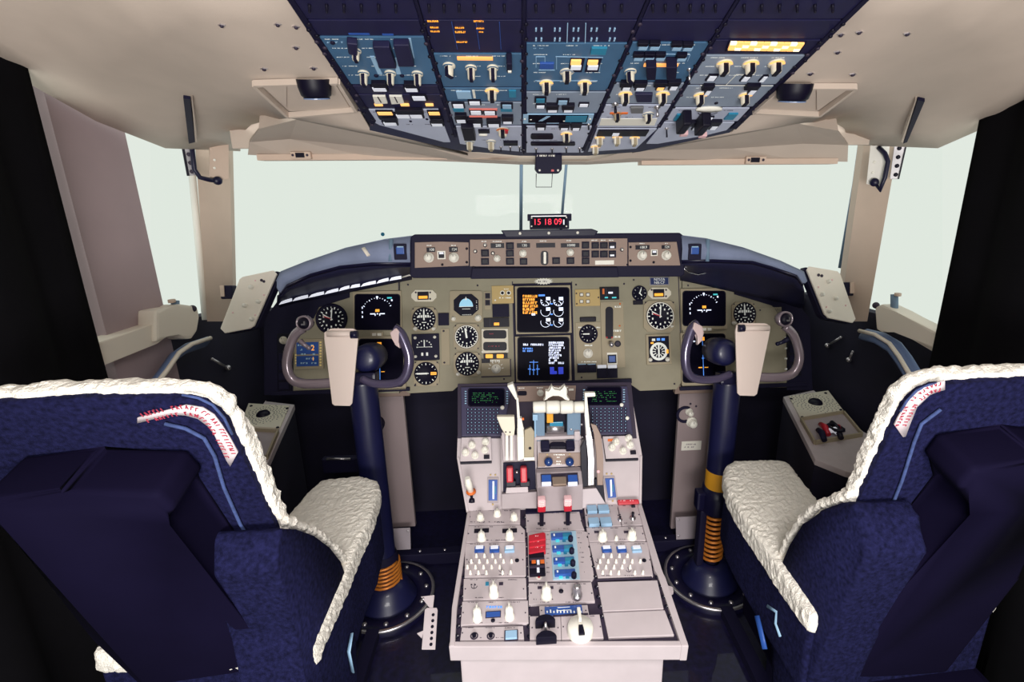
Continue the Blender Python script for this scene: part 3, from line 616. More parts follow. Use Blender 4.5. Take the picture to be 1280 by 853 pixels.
t = plate('four_light_plate', 'gold plate with four small square lights right of upper engine display', 'annunciator', 719, 361.8, 750, 382.7, GOLD, .005)
for x in (727, 735):
    for y in (368.4, 377): button(t, x-2.3, y-2.3, x+2.3, y+2.3, WHITE, INK, .003, 'indicator_light', .005)
screws(t, [(720.5, 367), (748, 372), (721, 380)], 1, INK, .005)
t = plate('warning_annunciator', 'dark block with orange bar and white lights above the gear lever slot', 'annunciator', 750, 359, 774, 374.8, BLACK, .01)
t.rect('orange_bar', 753, 361, 755.5, 368, .01, .0108, ORANGE); t.rect('white_light', 760.5, 365, 766, 367.2, .01, .0108, CRTW); t.rect('white_light', 756, 371.3, 760, 373, .01, .0108, CRTC); t.rect('white_light', 765, 371.3, 770.5, 373, .01, .0108, CRTC); t.rect('seam', 757.5, 360, 758.2, 374, .01, .0104, INK)
t = plate('landing_gear_control', 'tan landing gear panel with tall black lever slot and blue button', 'control panel', 751.7, 377.2, 780.4, 460, TAN, .004)
t.rrect('lever_slot', 756.8, 383.5, 766.5, 424, 4.5, .004, .0048, BLACK); 
X, Y = t.l(763.5, 431, .02); mb = MB(); mb.tube([(X, Y+.01, .003), (X, Y, .03)], .003, 10); mb.lathe([(0, -.003), (.008, -.003), (.009, .004), (.006, .011), (0, .012)], (X, Y, .03), 18); t.part('gear_lever', mb, METAL, label='grey wheel shaped lever knob')
for x in (758.5, 765): screws(t, [(x, 422)], 1.1, RED, .005, 'lock_light')
X, Y = t.l(772, 430, .004); mb = MB(); mb.ring(X, Y, 2.5*t.sc, 4*t.sc, .004, .003, 18); mb.mi = 1; mb.cyl(X, Y, .004, .006, 2.5*t.sc); t.part('round_button', mb, [BLACK, INK])
t.rect('button_frame', 759, 441, 771.5, 456, .004, .006, WHITE, .0006); button(t, 760, 443.5, 770.5, 454.5, BLUE, BLACK, .006, w=.005)
t.greek('legend', 768.5, 382, 776, 385.5, 1, .0044, MARK, 1, .6); t.greek('legend', 767, 412, 778, 415.5, 1, .0044, MARK, 1, .7); t.greek('legend', 767, 419.5, 777, 423, 1, .0044, MARK, 1, .7); screws(t, [(775, 380), (774.5, 407.5)], 1.1, ORANGE, .004)
t = plate('autobrake_selector_unit', 'tan panel with white rotary knob beside the gear lever', 'selector', 720, 403, 751.3, 458, TAN, .0035)
knob(t, 735.5, 442, 6, .016, WHITE, 'rotary_knob', 0, .0035); t.greek('legend', 731, 430.5, 741, 433.5, 1, .004, MARK, 1, .6); t.greek('legend', 725, 451, 746, 454, 1, .004, MARK, .8, .4); t.greek('legend', 723, 408, 728, 411, 1, .004, MARK, 1, .5); t.greek('legend', 745, 408, 750, 411, 1, .004, MARK, 1, .5)
t = plate('blank_plate', 'small dark bar plate above the flap gauge', 'plate', 725, 396.3, 745.3, 402.3, BLACK, .008, .0025); screws(t, [(727.5, 399.3), (743, 399.3)], .7, INK, .008)
for lab, x0, y0, x1, y1, cap in (('dark twin button block at lower left of gear controls', 721.5, 455, 745.5, 466, 0), ('dark twin button block at lower right of gear controls', 746, 458, 772, 473, 1)):
    t = plate('button_block', lab, 'button', x0, y0, x1, y1, BLACK, .004); m = (x0+x1)/2
    for a_, b_ in ((x0+.5, m-.5), (m+.5, x1-.5)):
        button(t, a_, y0+3.5*cap, b_, y1, NAVY, NAVY, .008, w=.003); t.rect('light_cap' if cap else 'button_edge', a_+.5, y0-(1.5 if cap else 0), b_-.5, y0+(2.5 if cap else 1), .004, .011, LITE if cap else LITB)
t = plate('blank_plate', 'small dark bar plate left of the right airspeed gauge', 'plate', 791.5, 375.5, 804, 381, BLACK, .006, .002); screws(t, [(794, 378)], .6, INK, .006)
t = plate('light_control_unit', 'narrow black switch column at far right of the panel', 'control panel', 985, 415, 1001, 470, BLACK, .008)
for i in range(4): t.rect('switch_block', 987, 419+i*12.5, 998, 428+i*12.5, .008, .011, NAVY, .001); t.greek('legend', 981, 421+i*13, 984, 424+i*13, 1, .006, MARK, 1, .6)
t = plate('blank_plate', 'wide plain khaki cover plate behind the right yoke', 'plate', 946, 384, 979, 478, KHAKI, .004); screws(t, [(950, 388), (975, 474), (950, 474)], 1, INK, .004)
# orange flag on the left vertical speed gauge
t = T('gauge_flag', 'small orange flag across the lowest left gauge', 'flag', FI, 539, 467); mb = MB(); mb.box(0, 7*t.sc, -1.8*t.sc, 1.8*t.sc, .0092, .0102, .0004); o = t.part('flag_tab', mb, AMBER); mb = MB(); mb.box(1*t.sc, 6*t.sc, -.3*t.sc, .3*t.sc, .0102, .0105); t.part('flag_mark', mb, INK)

# ------------------------------------------------------------------ glareshield
def glare(side):
    if side < 0:
        top = [(346, 352), (352, 340), (380, 329), (430, 312), (480, 301), (513, 297)]; rim = [(350, 366), (358, 356), (388, 342), (425, 332), (465, 328), (513, 328)]
        low = [(346, 380), (366, 374), (400, 367), (450, 357), (500, 347), (515, 344)]; bot = [(350, 384), (370, 378), (402, 372), (452, 362), (500, 352), (515, 349)]
    else:
        top = [(1008, 352), (1004, 340), (975, 327), (930, 311), (885, 300), (852, 296)]; rim = [(1003, 354), (996, 344), (965, 333), (940, 326), (890, 324), (852, 325)]
        low = [(1006, 380), (985, 374), (955, 368), (905, 357), (870, 350), (850, 345)]; bot = [(1000, 386), (980, 378), (950, 372), (905, 362), (870, 354), (850, 350)]
    Yt = [1.50, 1.53, 1.53, 1.52, 1.51, 1.50]
    R0 = [Vector((p.x*.99, 1.9, p.z-.075)) for p in [atY(*q, y) for q, y in zip(top, Yt)]]
    R1 = [atY(*q, y) for q, y in zip(top, Yt)]; R2 = [atY(*q, y-.015) for q, y in zip(rim, Yt)]; R2b = [atY(q[0], q[1]+4, y-.008) for q, y in zip(rim, Yt)]
    R3 = [atY(*q, 1.69) for q in low]; R4 = [atY(*q, 1.70) for q in bot]
    nm = 'left' if side < 0 else 'right'
    g = bpy.data.objects.new('glareshield', None); COL.objects.link(g); g.location = (0, 1.5, 1.1)
    tag(g, 'curved dark glareshield wing with blue grey rim over the %s pilot displays' % nm, 'glareshield')
    bpy.context.view_layer.update()
    off = Vector((0, 1.5, 1.1))
    def sub(rows): return [[p-off for p in r] for r in rows]
    for nme, rows, m in (('top_cover', [R0, [a.lerp(b, .95)+Vector((0, 0, .004)) for a, b in zip(R0, R1)], R1], GLR), ('padded_rim', [R1, [a.lerp(b, .5)+Vector((0, -.008, 0)) for a, b in zip(R1, R2)], R2], GLR), ('rim_edge', [R2, R2b], NAVYG), ('underside', [R2b, [a.lerp(b, .5)+Vector((0, 0, .012)) for a, b in zip(R2b, R3)], R3, R4], mat('underside_dark_teal', (30, 30, 62), .5))):
        mb = MB(); mb.loft(sub(rows)); o = link_mesh(nme, mb, m, g); addmod(o, 'SOLIDIFY', thickness=.006, offset=0)
        if nme in ('padded_rim', 'top_cover'): o['label'] = 'blue grey fabric'
    return R1, R2, R3
gl = glare(-1); gr = glare(1)
# white emissive ragged strip under the left wing, thin bright line under the right one
t = T('ragged_white_strip', 'white ragged edged strip under the left glareshield wing', 'light strip', Fr(atY(440, 361, 1.66), (1, 0, 0), (0, 0, 1)), 440, 361)
segs = [(348, 381), (365, 376.5), (385, 372.3), (405, 368), (423, 364), (437, 360.5), (450, 358.5), (470, 354.5), (486, 351), (502, 348.5)]
for a_, b_ in zip(segs, segs[1:]):
    w_ = b_[0]-a_[0]; pts = [(a_[0]+.4, a_[1]+.3), (b_[0]-.4, b_[1]+.3), (b_[0]-.6, b_[1]-3.4), (a_[0]+w_*.55, (a_[1]+b_[1])/2-3.8), (a_[0]+w_*.2, a_[1]-3.6)]
    t.quad('strip_segment', pts, 0, .004, mat('strip_white', (235, 238, 250), .4, emit=.55))
def lead(name, lab, cat, pts, Y, r, m):
    P = [atY(*p, y) for p, y in zip(pts, Y)]; mb = MB(); mb.tube([p-P[0] for p in P], r, 8); o = link_mesh(name, mb, m); o.location = P[0]; tag(o, lab, cat)
lead('cable', 'thin dark cable hanging along the right glareshield underside', 'cable', [(852, 334), (862, 341), (872, 343.5), (885, 341), (900, 345), (915, 344)], [1.6, 1.61, 1.62, 1.63, 1.64, 1.66], .002, CHROME)
lead('cable', 'short pale cable under the left glareshield near the control panel', 'cable', [(502, 347), (512, 344), (520, 346), (531, 340)], [1.62, 1.61, 1.61, 1.6], .0025, WHITE)
t = T('map_light', 'yellow tipped map light rod under the right glareshield wing', 'light', Fr(atY(920, 332, 1.58), (1, 0, 0), (0, 0, 1)), 920, 332); t.quad('lamp_tip', [(918, 330), (927, 331), (924, 335), (919, 335)], 0, .012, YELLOW, .002)
x, y = t.l(920, 329); x2, y2 = t.l(985, 345); mb = MB(); mb.tube([(x, y, .004), (x2, y2, .004)], .0018, 8); t.part('rod', mb, METAL)
def spk(px, side):
    t = T('caution_switch', 'small square blue light beside the %s end of the mode control panel' % side, 'light', Fr(atY(px, 313, 1.485), (1, 0, 0), (0, .1, 1)), px, 313)
    t.rect('housing', px-8, 305, px+8, 325, -.01, .006, NAVY, .003); t.rect('lens', px-5, 309, px+5, 318, .006, .01, BLUE, .002); t.rect('lens_edge', px-4, 308, px+4, 309.5, .006, .011, LITB)
spk(500, 'left'); spk(869, 'right')
for px, side in ((489, 'left'), (885, 'right')):
    P0 = atY(px, 299, 1.5); P1 = atY(px-1, 327, 1.49); mb = MB(); mb.tube([(0, 0, 0), P1-P0], .006, 10); o = link_mesh('glareshield_post', mb, SEAL); o.location = P0; tag(o, 'rounded blue grey upright on the glareshield by the %s blue light' % side, 'post')
mb = MB(); P0 = atY(454, 310, 1.5); P1 = atY(461, 320, 1.49); mb.tube([(0, 0, 0), P1-P0], .006, 8, sq=.5); o = link_mesh('paper_tab', mb, CARDM); o.location = P0; tag(o, 'small pale paper tab on the left glareshield rim', 'paper')
# mode control panel
mc = T('mode_control_unit', 'long mode control panel with white knobs on top of the glareshield', 'control panel', FM, 685, 318)
mc.quad('housing', [(513, 296), (518, 293), (850, 291), (855, 295), (856, 343), (852, 346), (516, 348), (512, 344)], -.16, 0, NAVY, .004)
mc.quad('top_tray', [(626, 288), (740, 286), (748, 289), (744, 295), (632, 297)], -.12, .002, NAVYG, .003); screws(mc, [(650, 292), (686, 291.5), (722, 291)], 1.8, WHITE, .003)
mc.quad('lower_lip', [(590, 335), (772, 334), (774, 347), (588, 349)], -.02, .012, NAVY, .003)
E1 = lambda x, y: (510+x*.1406, 280+y*.1406)
E2 = lambda x, y: (680+x*.1406, 280+y*.1406)
mc.quad('left_face', [E1(60, 165), E1(300, 158), E1(540, 165), E1(540, 372), E1(60, 392)], 0, .004, MCPF, .001); mc.quad('centre_face', [E1(550, 140), E2(742, 128), E2(742, 375), E1(550, 378)], 0, .006, MCPF, .001); mc.quad('right_face', [E2(752, 165), E2(1180, 160), E2(1212, 370), E2(752, 372)], 0, .004, MCPF, .001)
for f, L in ((E1, [(180, 300), (403, 300)]), (E2, [(880, 280), (1097, 280)])):
    for q in L: knob(mc, *f(*q), 6.2, .022, WHITE, 'frequency_knob', w=.004, ridge=False)
knob(mc, *E1(790, 308), 4.4, .02, WHITE, 'speed_knob', w=.006, ridge=False); knob(mc, *E1(1022, 262), 4.6, .016, WHITE, 'heading_knob', w=.006, mark=BLACK); knob(mc, *E2(237, 253), 4.6, .022, WHITE, 'altitude_knob', w=.006, ridge=False)
a = E1(1180, 240); b = E1(1248, 368); mc.rrect('bank_dial', a[0], a[1], b[0], b[1], 4, .006, .008, BLACK); a = E1(1206, 250); b = E1(1228, 355); mc.rrect('thumbwheel', a[0], a[1], b[0], b[1], 1.2, .008, .014, WHITE)
for f, L in ((E1, [(165, 210, 240, 250, '108'), (365, 205, 440, 250, '124'), (735, 172, 855, 215, '200'), (968, 172, 1085, 212, '130'), (1140, 170, 1280, 212, '')]), (E2, [(150, 172, 315, 210, '10000'), (815, 190, 938, 228, '108.9'), (1048, 190, 1122, 222, '124')])):
    for x0, y0, x1, y1, tx in L:
        a = f(x0, y0); b = f(x1, y1)
        if x1 == 1280: b = (694, 309.7)
        mc.rect('readout_window', a[0], a[1], b[0], b[1], .006, .008, BLACK)
        if tx: mc.text('readout_digits', tx, (a[0]+b[0])/2+1, (a[1]+b[1])/2, 3.2, .0082, MARK)
for f, L in ((E1, [(650, 228, 718, 292), (650, 305, 718, 365), (872, 165, 940, 228), (872, 232, 940, 292), (872, 302, 942, 365), (995, 305, 1060, 365)]), (E2, [(75, 298, 142, 358), (203, 298, 270, 358), (338, 158, 403, 220), (338, 235, 405, 297), (338, 300, 405, 360), (425, 162, 490, 220), (500, 162, 568, 220), (578, 162, 642, 220), (425, 238, 490, 300), (500, 238, 568, 300), (578, 238, 642, 300)])):
    for x0, y0, x1, y1 in L: a = f(x0, y0); b = f(x1, y1); button(mc, a[0], a[1], b[0], b[1], BLACK, NAVY, .006, w=.006)
for q in ((588, 195, 625, 212), (588, 270, 625, 285)): a = E2(*q[:2]); b = E2(*q[2:]); mc.rect('lit_cap', a[0], a[1]+.4, b[0], b[1]+.4, .012, .0128, LITE)
for f, q in ((E1, (262, 240, 330, 315)), (E2, (952, 228, 1012, 285))): a = f(*q[:2]); b = f(*q[2:]); button(mc, a[0], a[1], b[0], b[1], BLACK, WHITE, .005, w=.004); mc.rect('lit_cap', a[0]+2, a[1]+1.6, b[0]-2, a[1]+4.2, .009, .0098, LITE)
a = E2(455, 325); b = E2(622, 362); mc.rect('white_label', a[0], a[1], b[0], b[1], .006, .0068, WHITE)
for f, q in ((E1, (598, 245)), (E1, (685, 190)), (E2, (693, 230)), (E1, (755, 262))): toggle(mc, *f(*q), 2.6, .01, WHITE, w=.006)
for x0, x1, y in ((533, 541, 307), (564, 570, 307), (602, 610, 302), (616, 627, 302), (652, 658, 302), (675, 686, 301.5), (708, 714, 301), (799, 808, 304.5), (831, 835, 304.5), (739, 748, 300.5), (751, 758, 300.5), (761, 769, 300.5)): mc.greek('legend', x0, y-1, x1, y+1, 1, .0065, MARK, 1, .6)
screws(mc, [(583.5, 311), (583.5, 328), (788, 309), (788, 326), (592, 334), (784, 331), (553, 331), (817, 328)], 1.6, BLACK, .004)
# digital clock on top
t = T('digital_clock', 'black digital clock with red digits on top of the glareshield', 'clock', Fr(atY(686, 276, 1.52), (1, 0, 0), (0, .1, 1)), 686, 276)
t.rect('case', 662.5, 268.5, 711.5, 286.5, -.05, 0, NAVY, .002); t.rect('face', 664.5, 271.5, 708.5, 284.5, 0, .002, SCREEN); t.rect('bracket', 659.5, 267.5, 714.5, 270.3, -.03, .004, NAVY, .001); t.rect('bracket_ear', 659.5, 268, 663, 276, -.03, .002, NAVY, .001); t.rect('bracket_ear', 711, 268, 714.5, 276, -.03, .002, NAVY, .001); t.rect('bright_edge', 664, 269.8, 708, 270.8, .004, .005, METAL)
t.text('red_digits', '15 18 09', 684.5, 277.8, 7.6, .0023, REDL, sx=1.0); t.rect('pm_mark', 704, 274.5, 705.6, 281, .002, .0026, LITE); screws(t, [(664.5, 272.5), (708, 272), (664.5, 283), (708, 283)], 1, WHITE, .002)

t = T('window_sticker', 'small round blue dot on the left windshield above the glareshield', 'sticker', Fr(atY(478.5, 293, 1.925), (1, 0, 0), (0, 0, 1)), 478.5, 293); mb = MB(); mb.cyl(0, 0, 0, .002, 2.4*t.sc); t.part('dot', mb, TEAL)
# ------------------------------------------------------------------ overhead panel
Z2 = lambda x, y: (380+x*.22275, 15+y*.22275)
Z3 = lambda x, y: (640+x*.22275, 15+y*.22275)
Z4 = lambda x, y: (860+x*.25197, 10+y*.25205)
W0 = .004
def edge(c, y):
    """screen x of the column seams of the overhead panel at row y"""
    if c == 0: return 380+(y-26)*.667+1
    if c == 1: return 527+(y-26)*.2897
    if c == 2: return 655.0
    if c == 3: return 800-(y-24)*.43
    if c == 4: return 905-(y-28)*.615
    return 1060.5-(y-21)*1.03
ov = T('overhead_console', 'navy frame of the overhead panel with dark seams and fasteners', 'panel frame', FO, 690, 100)
ov.quad('base_plate', [(edge(0, -40)-4, -40), (edge(0, 150), 150), (462, 163), (570, 188), (650, 195), (735, 195), (800, 190), (912, 166), (edge(5, 150), 150), (edge(5, -40)+4, -40)], -.01, .001, OVD, .001)
for c in range(6):
    wd = 2.6 if c in (0, 5) else 2.0; y1 = {0: 160, 1: 172, 2: 191, 3: 189, 4: 160, 5: 164}[c]
    if c == 0: pts = [(edge(0, -40)-5, -40), (edge(0, -40)+3, -40), (edge(0, 152)+5, 152), (edge(0, 152)+1, 158), (edge(0, 145)-3, 148)]
    elif c == 5: pts = [(edge(5, -40)-3, -40), (edge(5, -40)+5, -40), (edge(5, 160)+3, 162), (edge(5, 160)-5, 162)]
    else: pts = [(edge(c, -40)-wd, -40), (edge(c, -40)+wd, -40), (edge(c, y1)+wd, y1), (edge(c, y1)-wd, y1)]
    ov.quad('rail', pts, .001, .006, NAVY, .001)
    for i in range(18):
        y = 30+i*(y1-34)/17; screws(ov, [(edge(c, y)+(-2.6 if i % 2 else 2.6), y)], 2.3, random.choice((BLACK, BLACK, INK)), .006)
OVN = 0
def module(c, y0, y1, m, lab, ext=None, name='overhead_module'):
    mg = 3.2; pts = ext or [(edge(c, y0)+mg, y0+.7), (edge(c+1, y0)-mg, y0+.7), (edge(c+1, y1)-mg, y1-.7), (edge(c, y1)+mg, y1-.7)]
    mx = sum(p[0] for p in pts)/len(pts); my = sum(p[1] for p in pts)/len(pts)
    t = T(name, lab, 'control panel', FO, mx, my); t.quad('faceplate', pts, .001, W0, m, .0008)
    if m is not OVD and y1-y0 > 12:
        ink = INK if m is OVF else MARK; n = max(1, int((y1-y0)/12))
        for k in range(n):
            ya = y0+2.2+k*(y1-y0-4)/n; xa, xb = max(edge(c, ya)+8, min(p[0] for p in pts)+6), min(edge(c+1, ya)-8, max(p[0] for p in pts)-6); q = (xb-xa)/3
            for j in range(3): t.greek('legend', xa+q*j+2, ya, xa+q*j+q*.62, ya+1.9, 1, W0+.0003, ink, .75, .55)
    return t
def lamp(t, x0, y0, x1, y1, m=LITE, f=BLACK, dark=True):
    button(t, x0-1, y0-(2.5 if dark else .8), x1+1, y1+.8, m, f, .005, 'lit_switch', W0) if not dark else (t.rect('switch_guard', x0-1.5, y0-5, x1+1.5, y0+.2, W0, W0+.008, BLACK, .001), button(t, x0-.8, y0-.6, x1+.8, y1+.6, m, BLACK, .006, 'lit_switch', W0))
def slab(t, pts, m=OVD, h=.012): return t.quad('switch_cover', pts, W0, W0+h, m, .002)
def Q(f, *p): return [f(*q) for q in p]
# extra aft row (runs on above the picture edge)
for c, n in enumerate(('leftmost', 'second', 'middle', 'fourth', 'rightmost')):
    t = module(c, -40, 24, OVD, 'dark circuit breaker panel at the aft end of the %s overhead column' % n)
    for i in range(6):
        x = edge(c, 12)+(edge(c+1, 12)-edge(c, 12))*(i+.7)/7; knob(t, x, 12, 2.2, .012, BLACK, 'breaker', w=W0, ridge=False)
# column 1
t = module(0, 25, 44, OVD, 'dark plain strip at the top of the leftmost overhead column'); t.rect('blue_line', 436, 42.2, 462, 44, W0, W0+.001, BLUE); t.rect('blue_line', 478, 43, 492, 44.6, W0, W0+.001, BLUE)
t = module(0, 46, 106, OVT, 'blue grey inertial selector panel with three hanging knobs, leftmost overhead column')
slab(t, Q(Z2, (385, 200), (480, 200), (520, 320), (420, 320))); slab(t, Q(Z2, (500, 190), (590, 190), (620, 310), (530, 310))); slab(t, Q(Z2, (240, 180), (300, 185), (300, 250), (250, 240)))
t.quad('pale_stripe', Q(Z2, (370, 250), (395, 250), (440, 350), (415, 350)), W0, W0+.001, LITB); t.quad('pale_stripe', Q(Z2, (500, 260), (520, 260), (545, 350), (520, 350)), W0, W0+.001, LITB); t.quad('pale_stripe', Q(Z2, (585, 150), (600, 150), (620, 260), (605, 260)), W0, W0+.001, LITB)
for q in ((335, 375), (485, 375), (637, 378)): selector(t, *Z2(*q), 7.2, .034, rim=OVT, body=CREAM, ridge=NAVY, w=W0)
selector(t, *Z2(290, 245), 6.5, .026, rim=OVT, body=CREAM, ridge=NAVY, w=W0); t.greek('legend', 405, 50, 432, 56, 1, W0+.0006, LITB, .6, .5); screws(t, [Z2(405, 355), Z2(550, 355), Z2(160, 170)], 3, NAVY, W0)
t = module(0, 107, 117.5, OVD, 'dark strip with two white lit switches, leftmost overhead column'); a = Z2(390, 428); lamp(t, a[0], a[1], a[0]+15, a[1]+4.6); a = Z2(572, 430); lamp(t, a[0], a[1], a[0]+14, a[1]+4.8)
t = module(0, 118, 135, OVD, 'indicator strip with two white meters and amber lights, leftmost overhead column')
for q in ((425, 497), (518, 497)):
    x, y = Z2(*q); t.quad('meter_face', [(x-9, y-5), (x+7, y-5), (x+10, y+4), (x-6, y+5)], W0, W0+.004, WHITE, .001); t.rect('meter_needle', x-1, y-4, x+.4, y+3, W0+.004, W0+.005, INK)
a = Z2(612, 477); lamp(t, a[0], a[1], a[0]+15, a[1]+5, LITE, dark=False)
for q in ((397, 441), (543, 590), (683, 726)): t.rect('amber_light', 380+q[0]*.22275, 131, 380+q[1]*.22275, 133, W0, W0+.003, AMBERW)
t = module(0, 137, 172, OVF, 'grey panel with orange and white lit switches at the front left corner', ext=[(458, 137.5), (548, 137.5), (563, 178), (555, 178), (474, 156.5), (466, 152)])
for q, m in (((418, 566, 492, 580), AMBERW), ((522, 578, 590, 600), LITE), ((598, 578, 662, 600), LITE), ((702, 566, 760, 580), AMBERW), ((452, 622, 515, 640), LITE), ((718, 628, 776, 644), LITE)):
    a = Z2(*q[:2]); b = Z2(*q[2:]); lamp(t, *a, *b, m, dark=(m is LITE)); 
    if m is not LITE: t.rect('switch_lens', a[0], b[1]+.6, b[0]+2, b[1]+6, W0, W0+.006, BLACK, .001)
screws(t, [Z2(598, 612), Z2(690, 600)], 1.8, NAVY, W0)
# column 2
t = module(1, 25, 66, OVD, 'dark annunciator panel with amber messages, second overhead column')
for x0, y0, x1, y1 in ((692, 44, 762, 60), (708, 80, 762, 94), (710, 102, 770, 116), (848, 82, 898, 96), (848, 104, 906, 122), (856, 162, 920, 176), (952, 44, 1022, 60), (966, 86, 1018, 98), (982, 108, 1014, 118)):
    a = Z2(x0, y0); b = Z2(x1, y1); t.greek('amber_message', a[0], a[1], b[0], b[1], 1, W0+.001, AMBER, 1, .85)
for x in (568, 597, 625): t.rect('grid_line', x, 28, x+.6, 62, W0, W0+.001, BLUE)
t = module(1, 67, 109, OVT, 'blue grey panel with amber light bar and three hanging knobs, second column')
a = Z2(860, 260); b = Z2(1060, 272); t.rect('amber_bar', *a, *b, W0, W0+.003, AMBER2); selector(t, *Z2(815, 330), 7.5, .03, rot=35, rim=OVT, body=CREAM, ridge=NAVY, w=W0)
for q in ((938, 345), (1060, 345)): selector(t, *Z2(*q), 7, .034, rim=OVT, body=CREAM, ridge=NAVY, w=W0)
a = Z2(1155, 335); t.rect('toggle_block', a[0]-4, a[1]-9, a[0]+3, a[1]+2, W0, W0+.02, NAVY, .002); t.rect('toggle_cap', a[0]-2.4, a[1], a[0]+2.2, a[1]+2, W0+.01, W0+.022, WHITE, .001)
t = module(1, 110, 127, OVT, 'fuel cross feed panel with teal window and amber ringed knob, second column')
a = Z2(858, 450); b = Z2(938, 488); t.rect('teal_window', *a, *b, W0, W0+.003, LITB); a = Z2(1150, 445); b = Z2(1190, 480); t.rect('teal_window', *a, *b, W0, W0+.003, TEAL); selector(t, *Z2(1055, 468), 8.5, .03, w=W0)
t.rect('white_stripe', 591, 113, 594, 123, W0, W0+.001, WHITE)
t = module(1, 128, 157, OVH, 'grey panel with red bordered switch pair, second overhead column')
for q, m in (((838, 522, 895, 542), LITE), ((928, 507, 988, 524), LITE), ((1110, 524, 1168, 546), LITB), ((935, 560, 995, 578), LITE), ((1012, 562, 1074, 580), LITE)): a = Z2(*q[:2]); b = Z2(*q[2:]); lamp(t, *a, *b, m, dark=False)
for y in (549, 590): a = Z2(928, y); b = Z2(1085, y+7); t.rect('red_border', *a, *b, W0, W0+.003, mat('salmon_border', (225, 120, 110), .5))
for q in ((856, 606, 908, 626), (926, 628, 995, 650), (1032, 630, 1098, 650), (1116, 616, 1168, 630)): a = Z2(*q[:2]); b = Z2(*q[2:]); lamp(t, *a, *b, LITE)
t.rect('blue_lens', 566.5, 136.5, 580, 140, W0, W0+.004, TEAL); t.rect('blue_lens', 626, 136.5, 640, 140, W0, W0+.004, TEAL)
t = module(1, 158, 190, OVF, 'grey front panel with two hanging knobs and red tipped selector, second column', ext=[(570, 158.5), (652, 158.5), (652, 190), (620, 187), (575, 180)])
t.rect('black_block', *Z2(890, 655), *Z2(958, 725), W0, W0+.016, BLACK, .002); a = Z2(1005, 692); mb = MB(); x, y = t.l(*a, W0+.003); mb.lathe([(0, 0), (5.5*t.sc, 0), (5*t.sc, .004), (0, .005)], (x, y, W0), 20, sy=.4); t.part('white_oval', mb, WHITE); t.rect('dark_slot', 598, 163.5, 612, 167, W0, W0+.004, BLACK)
selector(t, *Z2(1115, 680), 7.5, .024, w=W0, rim=ORANGE); t.rect('red_tip', 631, 164, 635, 167.5, W0+.02, W0+.024, RED)
for q in ((930, 750), (1050, 750)): selector(t, *Z2(*q), 6, .032, rim=OVH, body=CREAM, ridge=TAN, w=W0)
for q in ((1105, 765), (1158, 765), (1210, 765)): toggle(t, *Z2(*q), 2.2, .012, BLACK, w=W0)
a = Z2(1120, 735); b = Z2(1200, 752); t.rect('dark_slot', *a, *b, W0, W0+.006, BLACK)
# column 3
t = module(2, 25, 53, OVD, 'dark breaker panel with rows of pale marks, middle overhead column')
for y in (103, 158):
    for x in (135, 165, 240, 268, 345, 372, 445, 475, 548, 575): a = Z3(x, y); t.rect('pale_mark', a[0]-1, a[1]-1.8, a[0]+1, a[1]+1.8, W0, W0+.002, LITB)
for x in (310, 412): t.quad('pale_line', Q(Z3, (x, 65), (x+5, 65), (x+1, 175), (x-4, 175)), W0, W0+.001, LITB)
t = module(2, 54, 114, OVT, 'electrical panel with three amber ringed knobs in a triangle, middle column')
t.rect('teal_light', *Z3(442, 205), *Z3(530, 243), W0, W0+.004, TEAL, .001); t.rect('blue_light', *Z3(155, 292), *Z3(235, 322), W0, W0+.004, BLUE, .001)
for q in ((330, 275, 388, 300), (425, 278, 482, 300)): t.rect('orange_light', *Z3(*q[:2]), *Z3(*q[2:]), W0, W0+.005, AMBERW, .001); t.rect('white_light', *Z3(q[0], 306), *Z3(q[2], 328), W0, W0+.005, LITE, .001); t.rect('light_frame', *Z3(q[0]-8, 262), *Z3(q[2]+12, 338), W0, W0+.002, NAVY)
mb = MB(); 
for q in ((135, 250, 135, 310), (135, 250, 185, 250), (185, 250, 185, 285), (250, 250, 250, 320), (250, 250, 510, 255), (150, 325, 240, 325), (500, 255, 490, 330), (130, 385, 480, 385), (245, 250, 310, 250)): a = t.l(*Z3(*q[:2]), W0); b = t.l(*Z3(*q[2:]), W0); mb.bar(a[0], a[1], b[0], b[1], .7*t.sc, W0, W0+.0008)
t.part('flow_lines', mb, LITB)
selector(t, *Z3(308, 362), 8.6, .028, w=W0, rim=OVH); selector(t, *Z3(193, 425), 9, .03, w=W0); selector(t, *Z3(407, 425), 9, .03, w=W0)
t.greek('legend', 656, 59, 690, 62, 1, W0+.0006, LITB, .5, .5)
t = module(2, 115, 142, OVH, 'battery panel with blue gauges and white lights, middle overhead column')
for q, m in (((130, 490, 190, 512), TEAL), ((252, 500, 318, 525), LITB), ((136, 530, 184, 542), LITE), ((376, 522, 430, 534), LITE), ((198, 552, 256, 566), LITE), ((288, 552, 344, 566), LITE)): a = Z3(*q[:2]); b = Z3(*q[2:]); lamp(t, *a, *b, m, dark=(m is LITE and q[1] > 545))
t = module(2, 143, 157, NAVY, 'long dark readout with white outline, middle overhead column')
t.rect('outline', *Z3(62, 577), *Z3(452, 627), W0, W0+.003, LITB); t.rect('readout', *Z3(92, 583), *Z3(424, 622), W0+.003, W0+.005, SCREEN); t.rect('teal_readout', *Z3(300, 586), *Z3(418, 618), W0+.005, W0+.006, TEAL); a = Z3(180, 600); t.quad('readout_glint', [(a[0]-7, a[1]+3), (a[0]+3, a[1]-3), (a[0]+8, a[1]-3), (a[0]-2, a[1]+3)], W0+.005, W0+.0056, LITB); screws(t, [Z3(72, 600), Z3(438, 600), Z3(106, 602), Z3(292, 610)], 1.4, WHITE, W0+.004)
t = module(2, 158, 191, OVF, 'front middle overhead panel with oval slots and amber ringed knob', ext=[(658, 158.5), (741, 158.5), (729, 191), (658, 191)])
